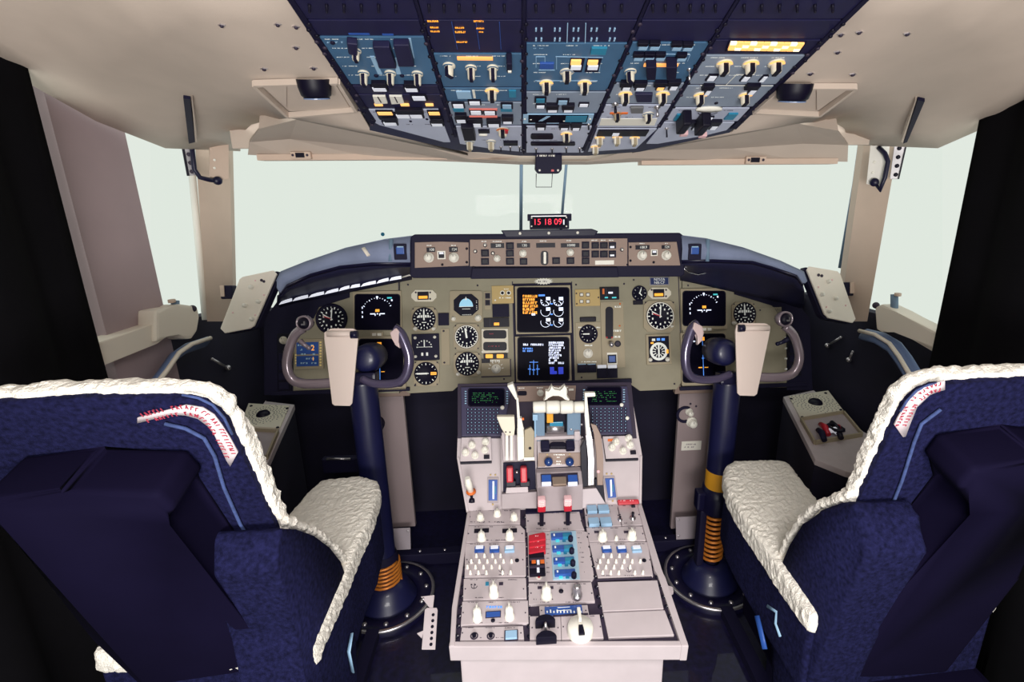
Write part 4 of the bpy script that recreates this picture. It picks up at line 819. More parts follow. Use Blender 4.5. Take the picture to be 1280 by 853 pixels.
for q in ((138, 650, 186, 666), (270, 652, 318, 666), (336, 652, 384, 668)): lamp(t, *Z3(*q[:2]), *Z3(*q[2:]), LITE)
a = Z3(105, 690); b = Z3(232, 716); t.rrect('oval_slot', *a, *b, 2.6, W0, W0+.004, BLACK); selector(t, *Z3(305, 705), 7, .03, w=W0)
t.rrect('oval_slot', *Z3(105, 735), *Z3(355, 752), 1.8, W0, W0+.004, BLACK)
for q in ((135, 775), (225, 775), (380, 772), (65, 778), (430, 640), (305, 770)): toggle(t, *Z3(*q), 2.4, .012, BLACK, w=W0)
# column 4
t = module(3, 25, 52, OVD, 'plain dark panel at the top of the fourth overhead column')
t = module(3, 53, 103, OVT, 'blue grey hydraulic panel with rows of pale switches, fourth column')
for q in ((710, 197, 760, 217), (775, 197, 827, 217), (900, 201, 950, 220), (962, 203, 1012, 222), (685, 260, 735, 277), (746, 260, 796, 277), (807, 260, 857, 277), (927, 263, 976, 279)): a = Z3(*q[:2]); b = Z3(*q[2:]); t.rect('switch_guard', a[0]-1, a[1]-4, b[0]+1, a[1], W0, W0+.007, BLACK, .001); t.rect('pale_switch', *a, *b, W0, W0+.006, LITB, .001)
mb = MB()
for q in ((670, 250, 690, 232), (690, 232, 1000, 238), (1000, 238, 985, 275)): a = t.l(*Z3(*q[:2]), W0); b = t.l(*Z3(*q[2:]), W0); mb.bar(a[0], a[1], b[0], b[1], .6*t.sc, W0, W0+.0008)
t.part('flow_lines', mb, LITB); t.rect('amber_bar', *Z3(740, 297), *Z3(932, 309), W0, W0+.003, AMBER2)
slab(t, Q(Z3, (752, 315), (812, 315), (806, 385), (756, 385)), NAVY, .02); slab(t, Q(Z3, (866, 315), (928, 315), (920, 385), (868, 385)), NAVY, .02); selector(t, *Z3(665, 362), 7.6, .03, rot=35, rim=OVT, body=CREAM, ridge=NAVY, w=W0); toggle(t, *Z3(995, 340), 3, .02, METAL, w=W0)
t.greek('legend', *Z3(730, 172), *Z3(815, 180), 1, W0+.0006, LITB, .7, .8); t.greek('legend', *Z3(880, 170), *Z3(1000, 180), 1, W0+.0006, LITB, .7, .8)
t = module(3, 104, 130, OVH, 'fuel panel with row of pink white lights and two glassy knobs, fourth column')
for q, m in (((615, 425, 670, 443), LITE), ((690, 427, 750, 445), LITE), ((806, 425, 862, 443), AMBERW), ((878, 420, 938, 442), LITE)): lamp(t, *Z3(*q[:2]), *Z3(*q[2:]), m)
slab(t, Q(Z3, (690, 465), (790, 465), (785, 510), (700, 510)), OVD, .006); selector(t, *Z3(635, 485), 8.4, .03, w=W0); selector(t, *Z3(845, 485), 8.4, .03, w=W0)
t = module(3, 131, 160, OVF, 'pale panel with brown selector and glassy knob, fourth overhead column')
t.quad('white_face', Q(Z3, (500, 600), (815, 600), (800, 638), (490, 638)), W0, W0+.001, WHITE); selector(t, *Z3(590, 590), 6, .024, w=W0, rim=ORANGE, body=TAN); t.rect('red_line', *Z3(550, 568), *Z3(650, 575), W0, W0+.002, ORANGE); selector(t, *Z3(765, 595), 7, .026, w=W0, rim=OVH); toggle(t, *Z3(580, 530), 4, .018, BLACK, w=W0)
slab(t, Q(Z3, (665, 540), (740, 540), (735, 572), (668, 572)), mat('grey_block', (110, 110, 115), .5), .006); toggle(t, *Z3(815, 548), 4, .02, METAL, w=W0)
t = module(3, 161, 190, OVF, 'front panel with a row of four hanging ivory knobs, fourth column', ext=[(746, 161.5), (821, 161.5), (795, 186), (735, 190)])
t.rect('dark_bar', *Z3(480, 668), *Z3(760, 700), W0, W0+.004, BLACK, .001); lamp(t, *Z3(556, 684), *Z3(608, 698), LITE, dark=False)
for q in ((492, 725), (590, 722), (688, 725), (468, 775)): selector(t, *Z3(*q), 6.2, .03, rim=AMBERW, body=WHITE, ridge=TAN, w=W0)
# column 5
t = module(4, 25, 49, OVD, 'plain dark panel at the top of the rightmost overhead column')
t = module(4, 50, 68, OVD, 'glowing amber push button matrix on the rightmost overhead column')
p0, p1, p2, p3 = Q(Z4, (212, 172), (580, 178), (550, 218), (196, 212))
t.quad('matrix_frame', [(p0[0]-2, p0[1]-1.5), (p1[0]+3, p1[1]-1.5), (p2[0]+2, p2[1]+1.5), (p3[0]-3, p3[1]+1.5)], W0, W0+.003, NAVY, .001)
for i in range(11):
    for j in range(3):
        def bl(u, v): 
            a = (p0[0]+(p1[0]-p0[0])*u, p0[1]+(p1[1]-p0[1])*u); b = (p3[0]+(p2[0]-p3[0])*u, p3[1]+(p2[1]-p3[1])*u); return (a[0]+(b[0]-a[0])*v, a[1]+(b[1]-a[1])*v)
        u0, u1, v0, v1 = (i+.04)/11, (i+.96)/11, (j+.06)/3, (j+.94)/3; t.quad('matrix_button', [bl(u0, v0), bl(u1, v0), bl(u1, v1), bl(u0, v1)], W0+.003, W0+.006, AMBERW if (i+j) % 3 else mat('warm_white_lamp', (255, 240, 205), .5, emit=1))
t = module(4, 69, 106, OVH, 'air conditioning panel with three amber arc knobs, rightmost column')
for q in ((180, 300), (310, 300), (438, 298)): selector(t, *Z4(*q), 9.5, .028, w=W0)
for q in ((88, 342, 150, 364), (258, 345, 315, 366), (352, 346, 398, 368)): lamp(t, *Z4(*q[:2]), *Z4(*q[2:]), LITE, dark=False)
mb = MB()
for q in ((185, 385, 240, 330), (240, 330, 330, 330), (60, 383, 420, 385)): a = t.l(*Z4(*q[:2]), W0); b = t.l(*Z4(*q[2:]), W0); mb.bar(a[0], a[1], b[0], b[1], .8*t.sc, W0, W0+.0008)
t.part('flow_lines', mb, WHITE)
t = module(4, 107, 134, OVH, 'bleed air panel with two amber topped knobs, rightmost overhead column')
for q in ((60, 455), (283, 455)): selector(t, *Z4(*q), 8, .03, w=W0)
for q in ((78, 412, 122, 434), (292, 410, 348, 432)): lamp(t, *Z4(*q[:2]), *Z4(*q[2:]), LITE)
screws(t, [Z4(140, 470)], 2.4, BLACK, W0)
t = module(4, 135, 152, OVF, 'panel with a white oval dial, rightmost overhead column', ext=[(842, 135.5), (937, 135.5), (922, 151.5), (832, 151.5)])
x, y = t.l(*Z4(105, 508), W0+.004); mb = MB(); mb.lathe([(0, 0), (16*t.sc, 0), (15.5*t.sc, .004), (0, .005)], (x, y, W0), 28, sy=.42); t.part('white_oval_dial', mb, WHITE); mb = MB(); mb.ring(x, y, 12*t.sc, 13*t.sc, W0+.0051, .0004, 20, 200, 340); t.part('dial_marks', mb, INK)
for q in ((190, 528, 236, 556),): t.rect('teal_window', *Z4(*q[:2]), *Z4(*q[2:]), W0, W0+.004, TEAL)
lamp(t, *Z4(75, 548), *Z4(128, 568), LITE, dark=False); t.rect('teal_window', *Z3(915, 580), *Z3(980, 612), W0, W0+.004, TEAL)
t = module(4, 153, 172, OVF, 'front right overhead panel with two hanging black knobs', ext=[(829, 153.5), (918, 153.5), (908, 163), (880, 170), (822, 180), (808, 180)])
for q in ((18, 590, 62, 608), (104, 588, 156, 606)): lamp(t, *Z4(*q[:2]), *Z4(*q[2:]), LITE)
for q in ((965, 668), (1070, 676)): a = Z3(*q); t.rect('hanging_knob', a[0]-5.5, a[1]-8, a[0]+5.5, a[1]+5, W0, W0+.032, BLACK, .004); t.rect('knob_cap', a[0]-4.5, a[1]+4.6, a[0]+4.5, a[1]+7.4, W0+.02, W0+.03, PINK, .001)
toggle(t, *Z3(868, 668), 2.5, .02, BLACK, w=W0)
# standby compass under the front edge
t = T('standby_compass', 'black standby compass hanging below the middle of the overhead panel', 'compass', Fr(atY(686, 206, 1.40), (1, 0, 0), (0, 0, 1)), 686, 206)
t.quad('body', [(670, 192), (702.5, 192), (702.5, 212), (698.5, 217), (673, 217), (669, 212)], -.03, .02, NAVY, .003)
screws(t, [(674.5, 213), (697.5, 213)], 1.4, WHITE, .02); t.rect('red_mark', 689, 212, 692.5, 214.5, .02, .0215, RED); t.greek('legend', 671, 193.5, 698, 196, 1, .021, WHITE, .7, .8)
s = t.sc; a = t.l(670.3, 217); b = t.l(690.5, 217); c = t.l(670, 234); d = t.l(689.5, 234); mb = MB(); mb.tube([(a[0], a[1], 0), (c[0], c[1], 0), (d[0], d[1], 0), (b[0], b[1], 0)], .0011, 6); t.part('wire_frame', mb, INK)
# gaspers: recessed air outlets in the ceiling lining
def gasper(side):
    if side == 'left': rec = [(317, 103), (423, 100), (445, 136), (360, 143)]; inner = [(325, 106), (418, 104), (438, 137), (362, 140)]; ball = (392, 118); lip = [(423, 100), (430, 100), (452, 134), (445, 137)]; fold = [(325, 106), (358, 105), (358, 137)]
    else: rec = [(977, 107), (1070, 107), (1024, 142), (942, 138)]; inner = [(974, 110), (1064, 110), (1021, 140), (950, 137)]; ball = (995, 122); lip = [(977, 107), (983, 107), (948, 138), (940, 140)]; fold = [(1021, 110), (1064, 110), (1021, 140)]
    cx_ = sum(p[0] for p in rec)/4; cy_ = sum(p[1] for p in rec)/4
    t = T('air_outlet', 'black round air outlet in a beige recess of the %s ceiling lining' % side, 'air vent', FO, cx_, cy_)
    R = [t.l(x, y, .004) for x, y in rec]; I = [t.l(x, y, .004) for x, y in inner]
    D = LINING; mb = MB(); mb.prism(I, .0015, .0025); t.part('recess_floor', mb, D)
    mb = MB()
    n = 4
    for i in range(n): mb.bar(*R[i], *R[(i+1) % n], .006, .001, .012)
    t.part('recess_rim', mb, LINING)
    mb = MB(); mb.prism([t.l(x, y, .008) for x, y in fold], .0025, .006); t.part('recess_wedge', mb, LINING)
    x, y = t.l(ball[0], ball[1], .03); mb = MB(); r = 19*t.sc
    mb.lathe([(r*1.02, 0), (r*1.0, .012), (r*.9, .026), (r*.75, .03), (r*.62, .03), (r*.55, .022), (0, .022)], seg=28); o = t.part('outlet_ball', mb, BLACK); o.location = (x, y, .003); o.rotation_euler = (math.radians(28), 0, 0)
    mb = MB(); mb.ring(0, 0, r*.64, r*.8, .0302, .002, 26); o2 = t.part('outlet_ring', mb, mat('ring_blue_grey', (120, 140, 180), .3), o)
gasper('left'); gasper('right')
# diamond fasteners of the lining
k = 0
for pts, side in (([(277, 29), (347, 28), (370, 31), (370, 57), (330, 84), (392, 83), (449, 135)], 'left'), ([(1051, 41), (1074, 38), (1134, 40), (1047, 63), (1013, 90), (1066, 91), (939, 140)], 'right')):
    names = ['outermost', 'second along the top', 'nearest the panel edge', 'middle', 'outer lower', 'inner lower', 'bottom corner']
    for (px, py), n in zip(pts, names):
        t = T('diamond_fastener', 'dark diamond fastener in the %s ceiling lining, %s one' % (side, n), 'fastener', FO, px, py, 'ceiling lining fasteners', w=-.003)
        mb = MB(); r = 5*t.sc; mb.prism([(-r, 0), (0, -r*.6), (r, 0), (0, r*.6)], 0, .004, .0006); t.part('diamond_plate', mb, METAL); mb = MB(); mb.lathe([(.5*r, .004), (.4*r, .006), (0, .0062)], seg=10); t.part('fastener_head', mb, INK)
# grab handles and their bracket plates at the window posts
def grab(side):
    if side == 'left':
        s = -1; plate_ = [(262, 180), (286, 180), (286, 224), (272, 226), (262, 222)]; pl2 = [(226, 177), (240, 178), (246, 219), (234, 220)]
        slot = [(229, 123), (238, 124), (244, 178), (236, 180)]; hd = [(236, 168), (240, 185), (243, 212), (250, 222), (262, 225), (272, 226)]; hl = [(268, 200), (268, 210)]
    else:
        s = 1; plate_ = [(1088, 182), (1112, 182), (1108, 222), (1100, 235), (1083, 230)]; pl2 = [(1118, 180), (1134, 180), (1124, 224), (1112, 224)]
        slot = [(1147, 125), (1156, 127), (1134, 178), (1129, 180)]; hd = [(1098, 184), (1106, 192), (1110, 202), (1106, 222), (1100, 238), (1093, 228)]; hl = [(1093, 203), (1091, 216)]
    X = .995 if s < 0 else .99
    fr = Fr(atX(*hd[2], s*X), (-s*.78, .62, 0) if s < 0 else (.78, -.62*s, 0), (0, 0, 1))
    if s > 0: fr = Fr(atX(*hd[2], s*X), (.78, .62*-1, 0), (0, 0, 1))
    t = T('grab_handle', 'black bent grab handle on a bracket at the top of the %s window post' % side, 'handle', fr, *hd[2])
    t.quad('bracket_plate', plate_, -.012, -.004, PALE if s > 0 else POSTM, .001); t.quad('latch_plate', pl2, -.02, -.01, METAL, .001)
    t.quad('latch_edge', [pl2[0], (pl2[0][0]+3, pl2[0][1]), (pl2[3][0]+3, pl2[3][1]), pl2[3]] if s < 0 else [(pl2[1][0]-2, pl2[1][1]), pl2[1], pl2[2], (pl2[2][0]-2, pl2[2][1])], -.01, -.004, BLACK)
    for i in range(4): 
        f = (i+.5)/4; q = (pl2[0][0]*(1-f)+pl2[3][0]*f+7, pl2[0][1]*(1-f)+pl2[3][1]*f); screws(t, [q], 3, BLACK if s > 0 else INK, -.01, 'latch_roller')
    for q in hl: screws(t, [q], 2, WHITE, -.004)
    mb = MB(); P = [t.l(*q, .012) for q in hd]; mb.tube([(p[0], p[1], .012 if 0 < i < len(P)-1 else -.002) for i, p in enumerate(P)], .0065, 12); t.part('handle_bar', mb, NAVYG)
    q = hd[-1]; mb = MB(); x, y = t.l(*q, .004); mb.lathe([(0, -.004), (.012, -.004), (.012, .008), (.008, .012), (0, .012)], (x, y, 0), 16); t.part('pivot', mb, NAVYG)
    H = [CEIL[s].ray_cast(CAM, ray(x, y).normalized()) for x, y in slot]; H = [h[0] for h in H if h[0] is not None]
    if len(H) == 4:
        m = sum(H, Vector())/4; uu = (H[1]-H[0]).normalized(); vv = ((H[0]+H[1])-(H[2]+H[3])).normalized(); f2 = Fr(m, uu, vv)
        t2 = T('lining_slot', 'dark slot cut in the %s ceiling lining above the grab handle' % side, 'slot', f2, (slot[0][0]+slot[2][0])/2, (slot[0][1]+slot[2][1])/2); t2.quad('slot_gap', slot, -.004, .009, NAVY, .001); t2.quad('slot_lip', [(x-1.6*s, y+.5) for x, y in ((slot[1], slot[1], slot[2], slot[2]) if s < 0 else (slot[0], slot[0], slot[3], slot[3]))][:1]+[((slot[1] if s < 0 else slot[0])[0]-s*2.6, slot[0][1]), ((slot[2] if s < 0 else slot[3])[0]-s*2.6, slot[2][1]), ((slot[2] if s < 0 else slot[3])[0], slot[2][1])], -.004, .011, LINING)
grab('left'); grab('right')
# ------------------------------------------------------------------ centre pedestal
ZP = lambda x, y: (560+x*.23438, 630+y*.23438)
Z6 = lambda x, y: (560+x*.1994, 475+y*.1994)
Z5 = lambda x, y: (620+x*.10156, 475+y*.10156)
def body(name, lab, cat, prof, x0, x1, m, bev=.003):
    """a body with one side profile (Y, Z), running across from x0 to x1"""
    y0 = min(p[0] for p in prof); z0 = min(p[1] for p in prof); mb = MB(); mb.prism([(p[0]-y0, p[1]-z0) for p in prof], 0, x1-x0, bev)
    for v in mb.b.verts: v.co = Vector((v.co.z, v.co.x, v.co.y))
    o = link_mesh(name, mb, m); o.location = (x0, y0, z0)
    if cat: tag(o, lab, cat)
    return o
pa = FA.P(*FA.hit(563, 803)); pb = FA.P(*FA.hit(856, 803)); pj = FA.P(*FA.hit(690, 640)); pj2 = FA.P(*FA.hit(585, 634)); pj3 = FA.P(*FA.hit(799, 634)); pt_ = FP.P(*FP.hit(690, 480))
ped = T('pedestal_stand', 'pale grey centre pedestal body that carries the radio panels between the seats', 'pedestal', FA, 705, 720)
o = body('stand', '', None, [(pa.y, .02), (pj.y+.02, .02), (pt_.y+.06, .02), (pt_.y+.06, pt_.z-.045), (pj.y+.04, pj.z-.02), (pa.y, pa.z-.012)], -.225, .195, PEDM, .004); o.parent = ped.e; o.matrix_parent_inverse = ped.e.matrix_world.inverted()
ped.quad('top_tray', [(566, 803), (853, 803), (822, 712), (797, 634), (586, 638)], -.012, .001, INK, .001)
ped.quad('left_rim', [(584, 640), (588, 640), (571, 760), (568.5, 808), (562, 808), (565, 760)], -.03, .012, PEDM, .002)
ped.quad('right_rim', [(797, 632), (802, 630), (826, 712), (832, 722), (861, 808), (852, 808), (824, 722), (818, 712)], -.03, .012, PEDM, .002)
ped.quad('aft_rim', [(562, 802), (859, 801), (861, 808), (561, 809)], -.03, .010, PEDM, .002)
for (x, y) in ((838, 737), (842, 770)):
    ped.quad('side_lug', [(x-6, y-6), (x+3, y-3), (x+4, y+3), (x-3, y+8)], -.02, -.012, PEDM, .001)
for i in range(13):
    f = i/12; y = 648+f*148; xl = 584-.121*(y-639)+6; xr = 799+.32*(y-634)-6
    s1 = 653.7+.044*(y-637)+1; s2 = 728.7+.174*(y-637)
    for x in (xl, s1, s2, xr):
        if (x is s2 or x is xr) and y > 780: continue
        screws(ped, [(x, y)], 2.6, BLACK, .003, 'rail_fastener'); screws(ped, [(x+1.4, y-1)], .9, METAL, .006, 'rail_fastener')
def pmod(pts, lab, m=PEDM, name='radio_unit', h=.008):
    pts = [ZP(*p) for p in pts]; cx_ = sum(p[0] for p in pts)/len(pts); cy_ = sum(p[1] for p in pts)/len(pts)
    t = T(name, lab, 'control panel', FA, cx_, cy_); t.quad('faceplate', pts, .001, h, m, .001)
    if name in ('radio_unit', 'audio_unit'):
        xs = [p[0] for p in pts]; ys = [p[1] for p in pts]; x0, x1, y0, y1 = min(xs)+6, max(xs)-6, min(ys), max(ys)
        for k in range(3): xa = x0+(x1-x0)*(.02+.36*k); t.greek('legend', xa, y0+1.2, xa+(x1-x0)*.2, y0+3.2, 1, h+.0003, INK, .7, .5)
        for k in range(2): xa = x0+(x1-x0)*(.12+.45*k); t.greek('legend', xa, y1-4, xa+(x1-x0)*.2, y1-2, 1, h+.0003, INK, .6, .5)
        screws(t, [(x0-3, (y0+y1)/2), (x1+2, (y0+y1)/2)], .9, INK, h)
    return t
H = .008
def pk(t, x, y, r=25, h=.02, m=None, **k): knob(t, *ZP(x, y), r*.23438*.88, h, m or WHITE, w=H, **k)
def prect(t, n, x0, y0, x1, y1, h, m, b=0): a = ZP(x0, y0); c = ZP(x1, y1); return t.rect(n, a[0], a[1], c[0], c[1], H-.001, H+h, m, b)
def ptext(t, x0, y0, x1, y1, rows=1, m=INK, f=.8): a = ZP(x0, y0); c = ZP(x1, y1); t.greek('legend', a[0], a[1], c[0], c[1], rows, H+.0004, m, f, .55)
t = pmod([(108, 30), (385, 28), (385, 108), (104, 112)], 'pale panel with three ivory knobs, first in the left pedestal column')
for q in ((172, 66), (262, 44), (352, 64)): pk(t, *q, 24, .016)
ptext(t, 120, 92, 370, 102, f=.4)
t = pmod([(104, 118), (385, 114), (410, 140), (412, 202), (96, 206)], 'transponder panel with two dark windows and ivory knobs, left pedestal column')
for x in (140, 290): prect(t, 'number_window', x, 132, x+78, 152, .002, BLACK)
for q in ((178, 168), (328, 162)): pk(t, *q, 27, .022)
ptext(t, 205, 190, 300, 200, f=.5)
def audio(pts, lab, x0, y0, dx):
    t = pmod(pts, lab, name='audio_unit')
    for i in range(3): x = x0+42+i*80+dx*0; prect(t, 'lit_button', x, y0+14, x+52, y0+40, .006, BLUE if i < 2 else LITB, .001); prect(t, 'button_cap', x+6, y0+10, x+46, y0+26, .0075, LITE)
    for r in range(4):
        for c in range(6):
            if (r, c) in ((0, 0), (3, 3), (2, 5), (0, 5)): continue
            x = x0+8+c*43+(r % 2)*18-dx*r*1.2; y = y0+58+r*30
            if x > x0+265: continue
            key = 'peg'
            def bl_(mb): mb.lathe([(1, 0), (1, .6), (.75, .8), (.75, 2.2), (.5, 2.8), (0, 2.9)], seg=10)
            X, Y = t.l(*ZP(x, y), H+.008); put_part(t, 'volume_knob', key, bl_, [WHITE], X, Y, H, sc=1.9*t.sc)
    for (x, y) in ((x0+22, y0+95), (x0+185, y0+142)):
        X, Y = t.l(*ZP(x, y), H); s = t.sc; mb = MB(); mb.ring(X, Y, 2.6*s, 3.2*s, H, .0005, 16, 180, 360); mb.bar(X, Y-3*s, X, Y+4*s, .7*s, H, H+.0006); t.part('marking', mb, INK)
    a = ZP(x0+268, y0+92); X, Y = t.l(*a, H); mb = MB(); mb.cyl(X, Y, H, H+.002, 2.6*t.sc); t.part('jack', mb, BLACK); return t
audio([(92, 210), (414, 206), (416, 386), (88, 392)], 'audio panel crowded with small ivory knobs, left pedestal column', 100, 212, 2)
audio([(752, 206), (1064, 204), (1094, 384), (800, 396)], 'audio panel crowded with small ivory knobs, right pedestal column', 778, 212, -6)
t = pmod([(84, 400), (416, 396), (420, 505), (80, 514)], 'radio panel with one tall ivory knob, left pedestal column'); pk(t, 243, 455, 30, .03); prect(t, 'dark_window', 200, 416, 218, 434, .002, TEAL); prect(t, 'dark_window', 272, 418, 294, 432, .002, INK); ptext(t, 110, 425, 170, 440, f=.6)
X, Y = t.l(*ZP(140, 440), H); s = t.sc; mb = MB(); mb.ring(X, Y, 3.2*s, 4*s, H, .0005, 16, 180, 360); mb.bar(X, Y-3*s, X, Y+4*s, .7*s, H, H+.0006); t.part('marking', mb, INK)
t = pmod([(76, 522), (426, 516), (430, 636), (68, 648)], 'radio panel with blue window between two silver knobs, left pedestal column')
prect(t, 'blue_window', 204, 576, 278, 602, .003, BLUE); prect(t, 'window_edge', 200, 572, 282, 606, .002, INK); ptext(t, 205, 540, 290, 562, 1, CRTB, 1); pk(t, 155, 582, 30, .03); pk(t, 327, 574, 30, .03); screws(t, [ZP(240, 624)], 2.6, BLACK, H)
t = pmod([(74, 660), (400, 652), (406, 722), (64, 728)], 'lowest left pedestal panel with two round buttons and a blue square')
for x in (140, 228): X, Y = t.l(*ZP(x, 706), H); s = t.sc; mb = MB(); mb.ring(X, Y, 3.4*s, 5*s, H, .0008, 18); t.part('button_collar', mb, INK); mb = MB(); mb.cyl(X, Y, H, H+.005, 2.6*s); t.part('round_button', mb, BLACK)
prect(t, 'button_frame', 300, 672, 374, 724, .004, INK, .001); prect(t, 'blue_button', 306, 674, 368, 716, .008, LITB, .001)
# centre column
t = pmod([(414, 46), (700, 40), (716, 112), (728, 140), (418, 146)], 'plain plate under the two red capped handles, middle pedestal column', h=.006); t.rect('painted_step_shade', 657, 632, 728, 640, .001, .010, NAVY)  # navy strip on the plate stands in for the shadow at the step
for x, y in ((500, 120), (640, 116)):
    t2 = T('fire_handle', 'red and pink capped handle, %s of the pair behind the thrust quadrant' % ('left' if x < 600 else 'right'), 'handle', Fr(FA.P(*FA.hit(*ZP(x, y))), (1, 0, 0), (0, -.2, 1)), *ZP(x, y), 'red capped handles')
    a = ZP(x, y); t2.quad('stem', [(a[0]-2.4, a[1]+3), (a[0]+2.4, a[1]+3), (a[0]+2.8, a[1]-20), (a[0]-2.8, a[1]-20)], -.006, .006, BLACK, .002); t2.rect('red_collar', a[0]-5, a[1]-24, a[0]+5, a[1]-17, -.010, .010, RED, .003); t2.rect('cap', a[0]-5, a[1]-32, a[0]+5, a[1]-21, -.009, .009, PINK, .004); t2.greek('cap_text', a[0]-3.5, a[1]-31, a[0]+3.5, a[1]-23, 3, .0094, WHITE, 1, .5)
    t2.rect('foot', a[0]-5, a[1]+1, a[0]+5, a[1]+4, -.008, .008, INK, .001)
t = pmod([(424, 150), (712, 144), (742, 150), (780, 392), (768, 410), (430, 412)], 'engine start and fire panel, middle pedestal column', h=.006, name='engine_switch_unit')
a = [ZP(*q) for q in ((545, 146), (682, 144), (704, 402), (560, 406))]; t.quad('blue_plate', a, .006, .008, LBLUE, .001)
for i in range(4):
    y = 152+i*65; x = 550+i*6; prect(t, 'switch_bar', x, y, x+112, y+28, .008, BLUE, .002); prect(t, 'switch_cap', x+62, y+2, x+108, y+24, .0105, TEAL if i < 3 else BLUE, .001); X, Y = t.l(*ZP(x+104, y+30), H+.008); mb = MB(); mb.lathe([(3.2*t.sc, 0), (3.2*t.sc, .010), (2.4*t.sc, .013), (0, .013)], (X, Y, H), 14); t.part('round_knob', mb, NAVY)
    prect(t, 'lens', x+24, y+34, x+44, y+48, .003, CRTC); prect(t, 'lens', x+60, y+34, x+78, y+48, .003, TEAL); prect(t, 'white_dot', x+12, y+8, x+20, y+18, .009, MARK)
for i in range(3):
    y = 152+i*30; pts = [ZP(*q) for q in ((430, y+14), (506, y-2), (520, y+2), (522, y+36), (430, y+52))]; t.quad('red_guard', pts, .006+.004*(2-i)*0, .026-.003*i, RED, .003); t.greek('guard_text', *ZP(456, y+12), *ZP(504, y+28), 1, .0263-.003*i, PINK, .7, .4)
prect(t, 'black_block', 432, 250, 516, 376, .008, BLACK, .002)
for q in ((446, 296, 468, 316), (492, 296, 514, 316)): prect(t, 'orange_mark', *q, .010, ORANGE, .0005)
for y in (300, 340): prect(t, 'white_mark', 474, y, 488, y+24, .010, LITE); prect(t, 'block_step', 434, y-12, 514, y-4, .012, INK)
X, Y = t.l(*ZP(485, 392), .006); mb = MB(); mb.ring(X, Y, 1.6*t.sc, 3.6*t.sc, .006, .001, 16); mb.mi = 1; mb.cyl(X, Y, .006, .0085, 1.6*t.sc); t.part('red_dot_button', mb, [WHITE, RED])
for i in range(9): t.greek('legend', *ZP(526, 162+i*25), *ZP(540, 170+i*25), 1, .0064, INK, .8, .6); t.greek('legend', *ZP(690+i*3, 152+i*26), *ZP(712+i*3, 160+i*26), 1, .0064, INK, .5, .6)
t = pmod([(430, 424), (764, 418), (784, 520), (430, 538)], 'panel with two silver knobs and black dot, middle pedestal column'); pk(t, 525, 466, 34, .03, WHITE); pk(t, 688, 460, 34, .034, METAL, ridge=False); prect(t, 'window', 478, 440, 500, 452, .002, INK); prect(t, 'window', 546, 440, 562, 452, .002, INK); screws(t, [ZP(603, 468)], 3, BLACK, H); ptext(t, 450, 505, 600, 515, f=.3)
t = pmod([(486, 546), (744, 540), (752, 590), (490, 600)], 'trim indicator with blue scale window, middle pedestal column'); prect(t, 'blue_window', 516, 545, 716, 588, .003, BLUE); mb = MB()
for i in range(11): x = 526+i*18; a = t.l(*ZP(x, 583), H+.003); b = t.l(*ZP(x+6, 566 if i % 2 else 572), H+.003); mb.box(a[0], b[0], a[1], b[1], H+.003, H+.0036)
a = t.l(*ZP(585, 570), H+.003); b = t.l(*ZP(650, 550), H+.003); mb.box(a[0], b[0], b[1]-.001, b[1], H+.003, H+.0036); mb.box(a[0], b[0], a[1]-.001, a[1], H+.003, H+.0036); t.part('scale_marks', mb, MARK)
prect(t, 'dark_edge', 560, 588, 748, 596, .002, INK)
t = pmod([(436, 600), (600, 600), (604, 724), (436, 724)], 'trim panel with black split knob, lowest in the middle pedestal column')
X, Y = t.l(*ZP(520, 655), H+.012); s = t.sc
mb = MB(); mb.prism([(X+12.5*s*math.cos(math.radians(a)), Y+3*s+9*s*math.sin(math.radians(a))) for a in range(0, 181, 12)], H, H+.022, .002); t.part('knob_half', mb, BLACK)
mb = MB(); mb.prism([(X+12.5*s*math.cos(math.radians(a)), Y-19*s+9*s*math.sin(math.radians(a))) for a in range(0, 181, 12)], H, H+.022, .002); t.part('knob_half', mb, BLACK)
mb = MB(); mb.lathe([(6*s, 0), (5*s, .012), (2*s, .02), (1.5*s, .03), (0, .03)], (X, Y-4*s, H), 16); t.part('switch_stem', mb, METAL)
t = pmod([(602, 600), (808, 590), (830, 716), (606, 724)], 'rudder trim panel with large white round knob, middle pedestal column'); X, Y = t.l(*ZP(706, 660), H+.014); R = 16*t.sc
mb = MB(); mb.lathe([(R, 0), (R, .014), (R*.93, .02), (0, .02)], (X, Y, H), 32); t.part('trim_knob', mb, WHITE); mb = MB(); mb.prism([(X-R*.12, Y+R*.2), (X+R*.12, Y+R*.2), (X+R*.14, Y+R*1.25), (X-R*.14, Y+R*1.25)], H+.018, H+.032, .002); t.part('knob_pointer', mb, WHITE); mb = MB(); mb.prism([(X-R*.16, Y-R*.1), (X+R*.16, Y-R*.1), (X+R*.24, Y-R*.85), (X-R*.24, Y-R*.85)], H+.018, H+.026, .001); t.part('black_wedge', mb, BLACK)
# right column
t = pmod([(724, 6), (900, 2), (925, 118), (738, 122)], 'panel with two rows of pale blue lights, first in the right pedestal column')
for q in ((742, 6, 794, 40), (800, 4, 858, 38), (750, 72, 806, 108), (812, 70, 872, 106)): prect(t, 'blue_light', *q, .010, LITB, .001); prect(t, 'light_base', q[0]-4, q[1]+20, q[2]+4, q[3]+6, .004, BLACK, .001)
t = pmod([(905, 4), (1012, 2), (1036, 112), (928, 116)], 'narrow blank panel with dark slots under the red bar, right pedestal column'); toggle(t, *ZP(918, 82), 3, .012, BLACK, w=H); toggle(t, *ZP(985, 70), 4, .02, BLACK, w=H)
t = pmod([(738, 128), (1036, 120), (1056, 196), (752, 202)], 'radio panel with two ivory knobs and dark slots, right pedestal column')
for x in (780, 938): prect(t, 'dark_slot', x, 144, x+26, 154, .002, INK)
for q in ((825, 166), (982, 160)): pk(t, *q, 30, .022)
